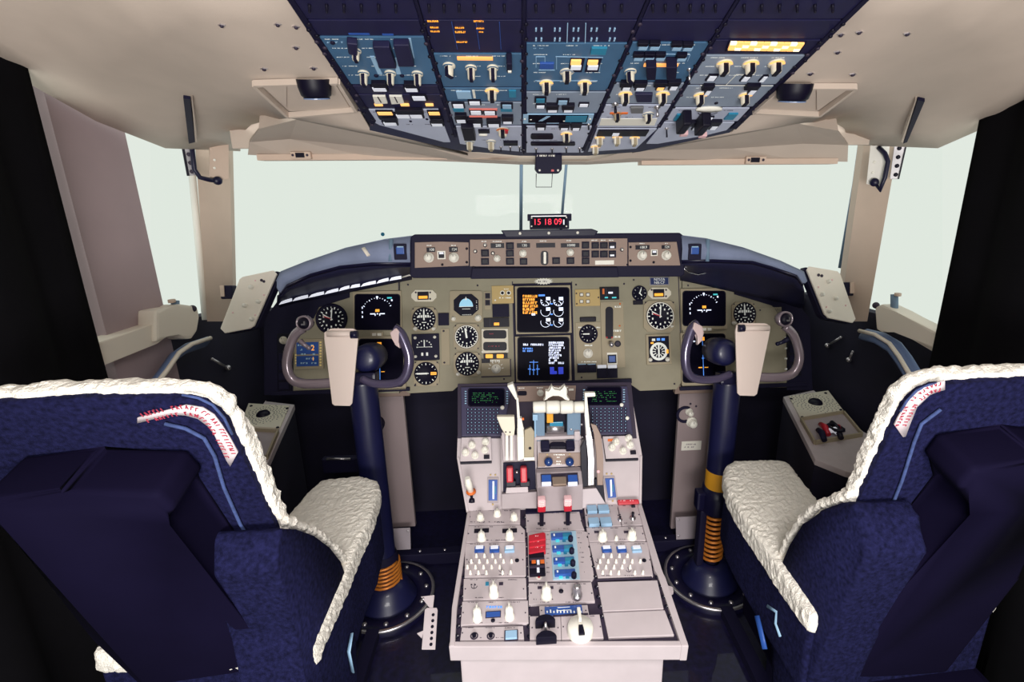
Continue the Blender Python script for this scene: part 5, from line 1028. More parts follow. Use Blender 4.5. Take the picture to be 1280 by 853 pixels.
X, Y = t.l(*ZP(898, 150), H); pk(t, 898, 182, 12, .012)
t = pmod([(790, 400), (1088, 388), (1090, 394), (792, 408)], 'dark edge strip below the right audio panel', INK, name='edge_strip')
t = pmod([(798, 418), (1116, 408), (1150, 560), (826, 574)], 'plain blank cover plate, upper of two in the right pedestal column', name='blank_cover_plate'); t = pmod([(828, 582), (1156, 568), (1206, 700), (856, 714)], 'plain blank cover plate, lower of two in the right pedestal column', name='blank_cover_plate')
# forward pedestal
fp = T('forward_pedestal_shell', 'sloping pale grey forward pedestal shell around the thrust quadrant', 'pedestal', FP, 690, 560)
fp.quad('left_wing_skin', [(574, 486), (640, 484), (628, 577), (627, 640), (583, 641), (571, 573)], -.012, 0, PEDM, .001)
fp.quad('right_wing_skin', [(735, 484), (788, 485), (803, 571), (799, 634), (757, 636), (752, 577)], -.012, 0, PEDM, .001)
fp.quad('upper_frame', [(572, 480), (789, 478), (796, 548), (572, 548)], -.008, .004, INK, .001)
fp.quad('left_side_trim', [(571, 572), (574, 572), (586, 640), (583, 641)], -.02, .004, PEDM, .001); fp.quad('right_side_trim', [(800, 570), (803, 570), (802, 632), (799, 634)], -.02, .004, PEDM, .001)
def mcdu(lab, pts, scr, kx, ky, keys, group=None):
    cx_ = sum(p[0] for p in pts)/4; cy_ = sum(p[1] for p in pts)/4
    t = T('control_display_unit', lab, 'display unit', FP, cx_, cy_); t.quad('case', pts, .001, .012, mat('unit_dark_grey', (58, 54, 84), .5), .002)
    t.rrect('screen_frame', scr[0]-1.2, scr[1]-1.2, scr[2]+1.2, scr[3]+1.2, 3, .012, .013, BLACK); t.rrect('screen', *scr, 3, .013, .014, SCREEN); t.greek('green_text', scr[0]+4, scr[1]+4, scr[2]-4, scr[3]-3, 6, .0143, CRTG, .55, .25)
    for i in range(6):
        for x in (scr[0]-4, scr[2]+4): y = scr[1]+3+i*3; button(t, x-1.4, y-.9, x+1.4, y+.9, LITB, BLACK, .002, 'line_key', .012)
    rows, cols = keys
    for r in range(rows):
        for c in range(cols):
            f = r/(rows-1); x = kx[0]+(kx[1]-kx[0])*c/(cols-1)+(kx[2]-kx[0])*f*0; y = ky[0]+(ky[1]-ky[0])*f
            X, Y = t.l(x, y, .014); s = t.sc
            def bk(mb): mb.box(-1.7, 1.7, -1.3, 1.3, 0, 1, .3); mb.mi = 1; mb.box(-.7, .5, -.5, .5, 1, 1.08)
            put_part(t, 'key', 'mkey', bk, [NAVY, LITB], X, Y, .012, sc=s)
    return t
t = mcdu('left keyboard display unit with dark screen and rows of keys', [(576, 484), (640, 483), (628, 545), (577, 546)], (586, 486.5, 630, 507.5), (585, 622, 622), (512, 541), (8, 9)); screws(t, [(628, 510)], 2.6, WHITE, .012)
t = mcdu('right keyboard display unit with green lines on its screen', [(732, 483), (784, 483), (791, 543), (744, 544)], (734, 484.5, 776, 506), (741, 782, 782), (511, 539), (8, 9)); screws(t, [(777, 506.5), (784, 523)], 2.4, WHITE, .012)
t = T('centre_switch_unit', 'brown strip panel with small white knobs between the two keyboard units', 'control panel', FP, 683, 492); t.quad('faceplate', [(646, 483), (720, 482), (719, 500), (648, 502)], .001, .010, MCPF, .001)
t.rrect('dark_window', 647, 489, 658.5, 494.5, 2, .010, .012, BLACK); knob(t, 675.5, 490.5, 4.2, .014, WHITE, w=.01); knob(t, 690, 489, 4, .016, WHITE, w=.01, ridge=False); knob(t, 706, 489, 4, .016, WHITE, w=.01, ridge=False); t.rect('white_tab', 711, 486, 717, 488.5, .01, .013, WHITE); t.greek('legend', 648, 484.5, 656, 486.5, 1, .0103, MARK, 1, .6); t.greek('legend', 671, 484, 680, 486, 1, .0103, MARK, 1, .6); t.greek('legend', 699, 483.5, 711, 485.5, 1, .0103, MARK, 1, .6)
def ccu(lab, pts, ks, blk, extra=None):
    cx_ = sum(p[0] for p in pts)/4; cy_ = sum(p[1] for p in pts)/4; t = T('lighting_control_unit', lab, 'control panel', FP, cx_, cy_)
    t.quad('case', [(p[0], p[1]+(3 if i > 1 else 0)) for i, p in enumerate(pts)], .001, .012, BLACK, .002); t.quad('faceplate', pts, .012, .016, PEDM, .001)
    for x, y in ks: knob(t, x, y, 4.6, .018, WHITE, w=.016)
    t.rect('black_key', blk[0]-3.5, blk[1]-2.5, blk[0]+3.5, blk[1]+2.5, .016, .022, BLACK, .001)
    if extra: t.rect('orange_mark', extra[0]-4, extra[1]-1.5, extra[0]+4, extra[1]+1.5, .016, .018, ORANGE)
ccu('switch unit with five ivory knobs below the left keyboard unit', [Z6(85, 362), Z6(268, 358), Z6(274, 505), Z6(76, 512)], [Z6(148, 405), Z6(234, 385), Z6(108, 452), Z6(168, 470), Z6(230, 436)], Z6(242, 482))
ccu('switch unit with ivory knobs and orange mark below the right keyboard unit', [Z6(970, 355), Z6(1152, 350), Z6(1196, 488), Z6(990, 495)], [Z6(1055, 385), Z6(1135, 362), Z6(1030, 420), Z6(1100, 442), Z6(1145, 405)], Z6(1162, 454), Z6(1022, 378))
def trimw(lab, pts, px, py):
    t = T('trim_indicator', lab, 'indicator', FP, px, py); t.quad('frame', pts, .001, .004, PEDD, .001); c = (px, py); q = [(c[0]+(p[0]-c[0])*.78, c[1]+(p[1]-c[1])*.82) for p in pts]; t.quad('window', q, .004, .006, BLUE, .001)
    q2 = [(c[0]+(p[0]-c[0])*.16+.5, c[1]+(p[1]-c[1])*.7) for p in pts]; t.quad('white_scale', q2, .006, .007, LITE); q3 = [(c[0]+(p[0]-c[0])*.1+3, c[1]+(p[1]-c[1])*.3) for p in pts]; t.quad('teal_pointer', q3, .006, .008, TEAL); screws(t, [((pts[0][0]+pts[1][0])/2-3, pts[0][1]-3), ((pts[0][0]+pts[1][0])/2+3, pts[0][1]-3), ((pts[2][0]+pts[3][0])/2, pts[2][1]+2)], 1.2, GOLD, .001)
trimw('blue stabiliser trim window on the left of the quadrant', [Z6(246, 612), Z6(318, 612), Z6(316, 772), Z6(246, 772)], *Z6(282, 692)); trimw('blue stabiliser trim window on the right of the quadrant', [Z6(974, 605), Z6(1046, 602), Z6(1066, 750), Z6(1000, 756)], *Z6(1020, 680))
t = T('parking_brake_lever', 'slim white lever with orange ring on the left pedestal wing', 'lever', Fr(FP.P(*FP.hit(*Z6(152, 752))), (1, 0, 0), (0, -.15, 1)), *Z6(152, 752))
P = [t.l(*Z6(*q)) for q in ((150, 760), (145, 705), (128, 650), (122, 615))]; mb = MB(); mb.tube([(P[0][0], P[0][1], 0), (P[1][0], P[1][1], 0)], .0035, 10); t.part('stem', mb, BLACK); mb = MB(); mb.tube([(P[1][0], P[1][1], 0), (P[2][0], P[2][1], 0), (P[3][0], P[3][1], 0)], [.0075, .010, .0065], 14); t.part('white_grip', mb, WHITE); mb = MB(); mb.lathe([(0, 0), (.013, 0), (.013, .004), (0, .005)], (0, 0, 0), 18); o = t.part('orange_ring', mb, ORANGE); o.location = (P[1][0], P[1][1], 0); o.rotation_euler = (-math.pi/2, 0, 0)
mb = MB(); mb.lathe([(.009, -.002), (.008, .006), (0, .007)], (P[0][0], P[0][1], 0), 14); t.part('pivot', mb, BLACK)
t = T('red_guard_bar', 'red guard bar on the right edge of the pedestal wing', 'guard', FP, *Z6(1130, 765)); t.quad('bar', Q(Z6, (1062, 752), (1195, 748), (1202, 778), (1070, 784)), .004, .02, RED, .003); t.greek('bar_text', *Z6(1080, 752), *Z6(1180, 764), 1, .0204, PINK, .6, .5); t.quad('bracket', Q(Z6, (1150, 784), (1175, 784), (1175, 840), (1150, 840)), -.01, .012, BLACK, .002)
# thrust lever quadrant: tiers seen end-on as a side profile
YQ = 1.165
def yz(px, py, Y): p = atY(px, py, Y); return (p.y, p.z)
q0 = yz(700, 637, YQ); q1 = yz(700, 608, YQ); q2 = yz(700, 590, 1.20); q3 = yz(700, 588.5, 1.222); q4 = yz(700, 566, 1.232); q5 = yz(700, 549, 1.262); q6 = yz(700, 545, 1.285)
qd = T('thrust_quadrant', 'thrust lever quadrant with white throttle grips at the middle of the pedestal', 'throttle quadrant', Fr((.02, YQ, q0[1]), (1, 0, 0), (0, 0, 1)), 700, 634)
def sub_body(name, prof, px0, px1, Yx, m, py=620, bev=.002):
    x0 = atY(px0, py, Yx).x; x1 = atY(px1, py, Yx).x; o = body(name, '', None, prof, x0, x1, m, bev); o.parent = qd.e; o.matrix_parent_inverse = qd.e.matrix_world.inverted(); return o
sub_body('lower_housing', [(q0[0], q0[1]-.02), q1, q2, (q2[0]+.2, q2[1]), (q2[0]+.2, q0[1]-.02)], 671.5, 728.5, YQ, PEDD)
sub_body('upper_housing', [(q3[0], q3[1]-.03), q3, q4, q5, q6, (q6[0]+.12, q6[1]), (q6[0]+.12, q3[1]-.03)], 672, 728, 1.23, PEDM, 575)
FQ1 = Fr(Vector((0, q1[0], q1[1])), (1, 0, 0), (0, q2[0]-q1[0], q2[1]-q1[1])); FQ2 = Fr(Vector((0, q3[0], q3[1])), (1, 0, 0), (0, q4[0]-q3[0], q4[1]-q3[1])); FQ3 = Fr(Vector((0, q4[0], q4[1])), (1, 0, 0), (0, q5[0]-q4[0], q5[1]-q4[1]))
def onq(fr, px, py): 
    t = T.__new__(T); t.fr = fr; t.w = 0; t.a, t.b = fr.hit(px, py); t.e = bpy.data.objects.new('plate_mount', None); COL.objects.link(t.e); t.e.matrix_world = fr.M(t.a, t.b); t.e.parent = qd.e; t.e.matrix_parent_inverse = qd.e.matrix_world.inverted(); x, y = t.l(px+1, py); t.sc = abs(x); return t
t = onq(FQ1, 700, 600); t.e.name = 'lower_switch_deck'; t.rect('deck_recess', 676, 592, 723, 607, 0, .001, INK)
for x in (677, 710): t.rect('rocker_switch', x, 593.5, x+12, 603, .001, .010, BLUE, .002); t.rect('rocker_edge', x, 602.5, x+12, 606, .001, .012, LITE, .001)
t.rect('bronze_pad', 690.5, 596, 708, 606.5, .001, .012, mat('bronze_pad', (160, 140, 125), .3, metal=.5), .002)
t = onq(FQ2, 700, 578); t.e.name = 'upper_switch_face'; t.quad('brown_plate', [(673, 567), (726, 566), (727, 582), (719, 584), (716, 580), (684, 580), (681, 584), (672, 584)], 0, .003, MCPF, .001); t.rect('dark_gap', 671, 584.5, 728, 591, 0, .004, NAVY, .001)
for x in (685.7, 712): X, Y = t.l(x, 577.5, .012); mb = MB(); mb.ball((X, Y, .012), 5.6*t.sc); t.part('blue_ball_knob', mb, mat('blue_gloss_knob', (30, 60, 120), .15, coat=.5))
t.greek('legend', 692, 567.5, 706, 570, 1, .0034, MARK, 1, .6); t.greek('legend', 696, 571, 701, 573, 1, .0034, MARK, 1, .6); t.greek('legend', 695.5, 575.5, 701.5, 582, 2, .0034, MARK, 1, .5); screws(t, [(684, 568.5), (712, 568)], 1, GOLD, .003)
t = onq(FQ3, 700, 556); t.e.name = 'black_handle_deck'; t.rect('handle_end', 676, 550.5, 687, 562.5, 0, .020, NAVY, .003); t.rect('handle_end', 707.5, 550, 718.5, 561.5, 0, .020, NAVY, .003); t.quad('handle_bar', [(687, 554), (691, 552), (704, 552), (708, 554), (708, 560), (687, 560)], .002, .016, BLACK, .003)
FL = Fr((0, 1.245, .8), (1, 0, 0), (0, 0, 1))
t = onq(FL, 700, 530); t.e.name = 'lever_cluster'
for x0, x1 in ((668, 681), (709, 726)): t.rect('lever_arm', x0, 514, x1, 552, -.05, -.012, SEAL, .003)
t.rect('dark_lever_gap', 681, 514, 709, 552, -.06, -.04, BLACK); t.rect('yellow_block', 683.5, 516, 691.5, 529, -.03, -.01, YELLOW, .001); t.rect('black_block', 691.5, 517, 706.5, 529, -.04, -.016, BLACK, .001); t.rect('teal_drum', 687, 528, 704, 534, -.04, -.012, TEAL, .002)
a = t.l(683.5, 540, 0); b = t.l(705.5, 540, 0); mb = MB(); mb.tube([(a[0], a[1], -.02), (b[0], b[1], -.02)], .0135, 20); t.part('grey_drum', mb, METAL)
segs = [666, 682.5, 700, 717, 733.5]
for i, (x0, x1) in enumerate(zip(segs, segs[1:])):
    a = t.l(x0+.3, 510.5, 0); b = t.l(x1-.3, 510.5, 0); r = .0155 if i in (0, 3) else .0175; n = 6; mb = MB(); mb.tube([(a[0]+(b[0]-a[0])*k/n, a[1], -.005) for k in range(n+1)], [r*.93]+[r]*(n-1)+[r*.93], 22); t.part('throttle_grip', mb, WHITE)
mb = MB(); mb.prism([t.l(*Z5(*q)) for q in ((585, 288), (622, 245), (612, 160), (660, 178), (690, 92), (716, 152), (800, 165), (850, 92), (880, 135), (865, 228), (915, 268), (905, 285), (850, 268), (828, 232), (780, 212), (700, 212), (650, 236), (640, 262))], -.03, -.012, .002); t.part('reverse_levers', mb, WHITE)
t.rect('side_bracket', 666, 519, 672, 526, -.02, -.004, LITB, .001); t.rect('bracket_rod', 668, 525, 670, 550, -.02, -.006, LITB, .001); t.quad('cross_bar', [(668, 547), (726, 545), (727, 549), (668, 551)], -.03, -.004, PEDM, .002); t.rect('side_post', 718, 540, 725, 551, -.03, .0, PEDM, .002)
for (x, y) in ((714, 537), (727, 531), (728, 547), (729, 551)): screws(t, [(x, y)], 1.6, METAL, -.012, 'rivet')
# left flank: recess with red fuel levers, white levers
t = onq(Fr((0, 1.19, .62), (1, 0, 0), (0, .35, .94)), 650, 605); t.e.name = 'fuel_control_deck'
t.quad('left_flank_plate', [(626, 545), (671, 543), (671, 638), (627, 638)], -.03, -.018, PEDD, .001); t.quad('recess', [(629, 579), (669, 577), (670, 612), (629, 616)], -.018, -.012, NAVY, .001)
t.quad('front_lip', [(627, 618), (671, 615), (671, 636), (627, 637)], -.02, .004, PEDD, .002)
for x in (637, 654.5): 
    t.rect('red_fuel_lever', x-4, 585, x+4.5, 604, -.012, .022, RED, .004); t.rect('lever_shoe', x-4.5, 602, x+8, 609, -.012, .012, BLACK, .002); 
mb = MB(); X, Y = t.l(646, 590.5); mb.ball((X, Y, 0), 2.2*t.sc); t.part('steel_ball', mb, METAL); t.quad('grey_bracket', [(633, 610), (660, 609), (660.5, 616), (632, 617.5)], -.01, .014, PEDM, .002)
t.quad('tan_cover', [(655.5, 538), (664, 534), (668, 540), (667, 573), (655.5, 573)], -.02, .006, TAN, .002); screws(t, [(662.5, 560.5)], 1.8, BLACK, .006); t.rect('cover_foot', 655, 572, 668, 576, -.02, .01, WHITE, .001)
t.quad('white_slide', [(627, 541), (643, 540), (644, 576), (629, 577)], -.02, .002, PEDM, .002); t.quad('white_slide', [(646, 536), (655, 534), (655.5, 574), (647, 577)], -.018, .006, WHITE, .003)
sb = T('speed_brake_lever', 'tall thin white speed brake lever with wedge handle, left of the throttles', 'lever', Fr(atY(648, 535, 1.23), (1, 0, 0), (0, 0, 1)), 648, 540)
sb.quad('handle', Q(Z5, (135, 78), (208, 50), (225, 90), (268, 225), (245, 256)), -.012, .008, WHITE, .003); sb.quad('rod', Q(Z5, (250, 235), (275, 225), (290, 400), (295, 490), (262, 490)), -.004, .004, WHITE, .001); sb.quad('lever_base', Q(Z5, (262, 475), (318, 480), (325, 600), (340, 640), (345, 700), (262, 700)), -.008, .008, WHITE, .002); sb.rect('orange_spot', 652.5, 523, 655, 525.5, .002, .006, ORANGE)
pd = T('white_paddle_lever', 'broad white paddle lever on two rods, left of the speed brake lever', 'lever', Fr(atY(634, 545, 1.205), (1, 0, 0), (0, .1, 1)), 634, 548)
pd.quad('paddle', Q(Z5, (5, 456), (226, 455), (232, 600), (222, 690), (122, 690), (62, 600)), -.012, .006, CREAM, .003); screws(pd, [Z5(120, 642), Z5(172, 645)], 1, INK, .006)
for x0 in (632, 637.6): pd.quad('rod', [(x0, 544), (x0+3.2, 544), (x0+3.6, 576), (x0, 576)], -.006, .004, WHITE, .001)
fl = T('flap_lever', 'white flap lever on a long silver curved track, right of the throttles', 'lever', Fr(atY(738, 560, 1.20), (1, 0, 0), (0, .25, .97)), 738, 560)
fl.quad('handle', Q(Z5, (1090, 158), (1222, 155), (1228, 208), (1092, 216)), -.012, .012, WHITE, .003); fl.quad('arm', [(731, 496), (734, 496), (736, 520), (738, 545), (733, 545), (731, 520)], -.006, .006, WHITE, .002); fl.quad('silver_track', [(731.5, 520), (735.5, 522), (740, 548), (742.5, 575), (743, 607), (735, 608), (735.5, 575), (733, 548)], -.02, .004, METAL, .002); fl.quad('track_ridge', [(737, 540), (739, 540), (741, 575), (741, 606), (739.3, 606), (739, 575)], .004, .009, WHITE, .001)
fl.quad('black_gap', [(726, 560), (733, 546), (735, 608), (727, 610)], -.03, -.014, BLACK, .001); fl.quad('brown_track', Q(Z6, (895, 275), (930, 285), (960, 350), (974, 480), (972, 662), (936, 662), (935, 450), (915, 340)), -.012, -.002, MCPF, .002); screws(fl, [Z6(942, 575)], 2.2, PINK, -.002); fl.quad('right_floor_plate', [(727, 612), (753, 610), (758, 633), (728, 636)], -.03, -.016, PEDM, .001); fl.quad('side_gap', [(743, 600), (753, 598), (757, 630), (745, 610)], -.028, -.012, BLACK, .001)
# ------------------------------------------------------------------ control columns and yokes
def yoke(side):
    if side == 'left': s = -1; Y0 = 1.43; hub = (455, 448)
    else: s = 1; Y0 = 1.43; hub = (911, 440)
    fr = Fr(atY(*hub, Y0), (1, 0, 0), (0, .22, .97)); t = T('control_yoke', '%s pilot control yoke, glossy grey horns with %s clipboard covering its hub' % (side, 'a beige'), 'control yoke', fr, *hub)
    if side == 'left':
        out = [(379, 411), (369, 418), (362, 432), (357.5, 450), (358, 465), (364, 476), (376, 480.5), (392, 481), (412, 480), (440, 478)]; inn = [(492, 411), (500, 417), (507, 432), (511, 448), (509, 464), (502, 476), (488, 480.5), (465, 480), (450, 474)]
        ball = (382, 404); end = [(487, 416), (495, 410), (499, 414), (497, 424), (500, 436), (494, 432), (490, 424)]; trig = [(375, 426), (380, 431), (386, 435)]
    else:
        out = [(981, 408), (991, 417), (998, 432), (1001, 448), (998, 461), (991, 469), (978, 472.5), (960, 473), (945, 472)]; inn = [(873, 405), (865, 412), (858.5, 432), (857, 448), (859, 462), (866, 472), (880, 475.5), (900, 474), (916, 468)]
        ball = (979, 399); end = [(868, 403), (878, 408), (880, 416), (878, 426), (872, 432), (873, 420), (866, 411)]; trig = [(985, 424), (978, 428), (972, 430)]
    def horn(nm, pts, r0, r1, z0, z1):
        P = [t.l(*p, z0) for p in pts]; n = len(P); k = []
        for i in range(n-1):
            for j in range(4): f = j/4; k.append((i+f))
        k.append(n-1)
        def at(u):
            i = min(int(u), n-2); f = u-i; p = [P[max(i-1, 0)], P[i], P[i+1], P[min(i+2, n-1)]]
            c = [.5*(2*p[1][a]+(p[2][a]-p[0][a])*f+(2*p[0][a]-5*p[1][a]+4*p[2][a]-p[3][a])*f*f+(-p[0][a]+3*p[1][a]-3*p[2][a]+p[3][a])*f**3) for a in (0, 1)]
            return (c[0], c[1], z0+(z1-z0)*u/(n-1))
        mb = MB(); mb.tube([at(u) for u in k], [r0+(r1-r0)*u/(n-1) for u in k], 18); return t.part(nm, mb, HORND if nm == 'inner_horn' else HORN, smooth=True)
    horn('outer_horn', out, .0125, .0145, .02, .0); horn('inner_horn', inn, .0165, .0115, .012, 0)
    mb = MB(); mb.prism([t.l(*p, .03) for p in end], .012, .030, .003); t.part('horn_end_cap', mb, mat('pinkish_cap', (205, 180, 180), .35), label='pinkish cap')
    X, Y = t.l(*ball, .02); r = 9.8*t.sc; mb = MB(); mb.lathe([(0, -.02), (r*.8, -.018), (r, 0), (r*.98, .014), (r*.8, .02), (r*.76, .014), (0, .012)], (X, Y, .02), 26); o = t.part('switch_head', mb, HORN); mb = MB(); mb.lathe([(r*.74, .013), (r*.6, .02), (r*.3, .023), (0, .024)], (X, Y, .02), 22); t.part('switch_dome', mb, BLACK, o); mb = MB(); mb.box(X-r*.1, X+r*.35, Y-r*.25, Y-r*.05, .043, .046); mb.box(X+r*.2, X+r*.35, Y-r*.1, Y+r*.25, .043, .046); t.part('switch_key', mb, METAL, o)
    P = [t.l(*p, .02) for p in trig]; mb = MB(); mb.tube([(p[0], p[1], .02) for p in P], [.008, .006, .005], 12); mb.ball((P[-1][0], P[-1][1], .02), .0065); t.part('trigger', mb, HORN if side == 'left' else NAVYG)
    # hub: a deep rounded boss on the column head
    mb = MB(); X, Y = t.l(hub[0]+(-1 if s < 0 else 0), hub[1]+2); mb.lathe([(0, -.10), (.040, -.10), (.044, -.05), (.042, -.01), (.034, .008), (.02, .013), (0, .014)], (X, Y, -.02), 28); t.part('hub', mb, COLM, smooth=True)
    mb = MB(); a = t.l(hub[0]-16 if s < 0 else hub[0]-10, 478); b = t.l(hub[0]+14 if s < 0 else hub[0]+16, 466); mb.box(a[0], b[0], a[1]-.01, b[1], -.05, 0, .008); t.part('hub_skirt', mb, NAVYG)
    # clipboard
    if side == 'left': pl = [(413, 411), (441, 411), (446, 414), (447.5, 421), (440, 505), (437, 508), (418, 507.5), (415, 505), (405.5, 424), (405, 416)]; roll = [(410, 417), (443, 417)]; kn = (444, 418)
    else: pl = [(925, 404), (957, 404.5), (962, 407), (963, 413), (946.5, 493), (943, 495.5), (925, 495), (922, 492), (919.5, 415), (921, 407)]; roll = [(926, 410), (960, 410)]; kn = (925, 410)
    cfr = Fr(atY(pl[0][0], pl[0][1], 1.385), (1, 0, 0), (0, .12, 1)); c = T('clipboard', 'beige tapered clipboard fixed on the hub of the %s control yoke' % side, 'clipboard', cfr, *pl[0])
    c.quad('board', pl, -.004, .003, CLIP, .002); a = c.l(*roll[0]); b = c.l(*roll[1]); mb = MB(); mb.tube([(a[0], a[1], .006), (b[0], b[1], .006)], .0085, 14); c.part('clip_roller', mb, CLIP); a = c.l(*kn); mb = MB(); mb.tube([(a[0]-.009, a[1], .008), (a[0]+.009, a[1], .008)], .0105, 14); c.part('clip_knob', mb, NAVYG); 
    p0 = c.l((pl[0][0]+pl[4][0])/2, 440, 0); mb = MB(); mb.box(p0[0]-.02, p0[0]+.02, p0[1]-.03, p0[1]+.03, -.055, -.004, .004); c.part('mounting_bracket', mb, NAVY)
    # column
    ax = (452, 470) if s < 0 else (910, 470); top = atY(*ax, 1.50); bot = Vector((top.x, 1.50, .06))
    if s > 0: bot.x = top.x+.0
    k = Fr(Vector((top.x, 1.50, 0)), (1, 0, 0), (0, 1, 0)); e = bpy.data.objects.new('control_column', None); COL.objects.link(e); e.location = (top.x, 1.50, 0)
    tag(e, 'dark blue control column under the %s yoke%s' % (side, ', with yellow band and orange spring' if s > 0 else ', rising behind the left seat cushion'), 'control column')
    bpy.context.view_layer.update()
    mb = MB(); r = .043; zt = top.z
    if s < 0: mb.lathe([(r, .18), (r, zt-.02), (r*.9, zt), (0, zt)], seg=28)
    else: mb.lathe([(r, .40), (r, zt-.02), (r*.9, zt), (0, zt)], seg=28)
    link_mesh('tube', mb, COLM, e)
    if s > 0:
        mb = MB(); mb.lathe([(r*1.02, .395), (r*1.03, .40), (r*1.03, .455), (r*1.02, .46)], seg=28); o = link_mesh('yellow_band', mb, YELLOW, e); o.rotation_euler = (0, 0, 0)
        mb = MB(); mb.lathe([(.05, .30), (.055, .31), (.055, .36), (.05, .395), (0, .397)], seg=24); mb.box(-.075, -.03, -.02, .02, .31, .38, .008); link_mesh('clamp', mb, NAVYG, e)
        mb = MB(); pts = []
        for i in range(150): a = i*.42; pts.append((.034*math.cos(a), .034*math.sin(a), .10+i*.00125)); 
        mb.tube(pts, .0055, 8); link_mesh('orange_spring', mb, BRASS, e)
        mb = MB(); mb.lathe([(.022, .06), (.022, .31)], seg=16); mb.box(-.06, -.035, -.02, .02, .08, .31, .008); link_mesh('spring_core', mb, NAVY, e)
    else:
        mb = MB(); mb.lathe([(.05, .06), (.05, .18), (.045, .2)], seg=20); link_mesh('lower_sleeve', mb, NAVY, e); mb = MB(); pts = [(.052*math.cos(i*.42), .052*math.sin(i*.42), .08+i*.001) for i in range(90)]; mb.tube(pts, .005, 8); link_mesh('orange_spring', mb, BRASS, e)
    rc = (.0, .0); mb = MB(); mb.lathe([(.10, .012), (.085, .04), (.07, .07), (.05, .085), (.03, .09)], seg=30); link_mesh('boot', mb, COLM, e, True)
    mb = MB(); mb.lathe([(.16, .0), (.16, .018), (.15, .024), (.11, .024), (.10, .014)], seg=40); rg = link_mesh('floor_ring', mb, NAVYG, e)
    mb = MB(); mb.lathe([(.162, .019), (.163, .025), (.158, .027), (.152, .026)], seg=44); link_mesh('ring_edge', mb, METAL, rg)
    for i in range(12): a = i*math.pi/6+.2; mb = MB(); mb.lathe([(.008, 0), (.008, .004), (.005, .007), (0, .007)], (.133*math.cos(a), .133*math.sin(a), .024), 10); link_mesh('bolt', mb, METAL, rg)
yoke('left'); yoke('right')
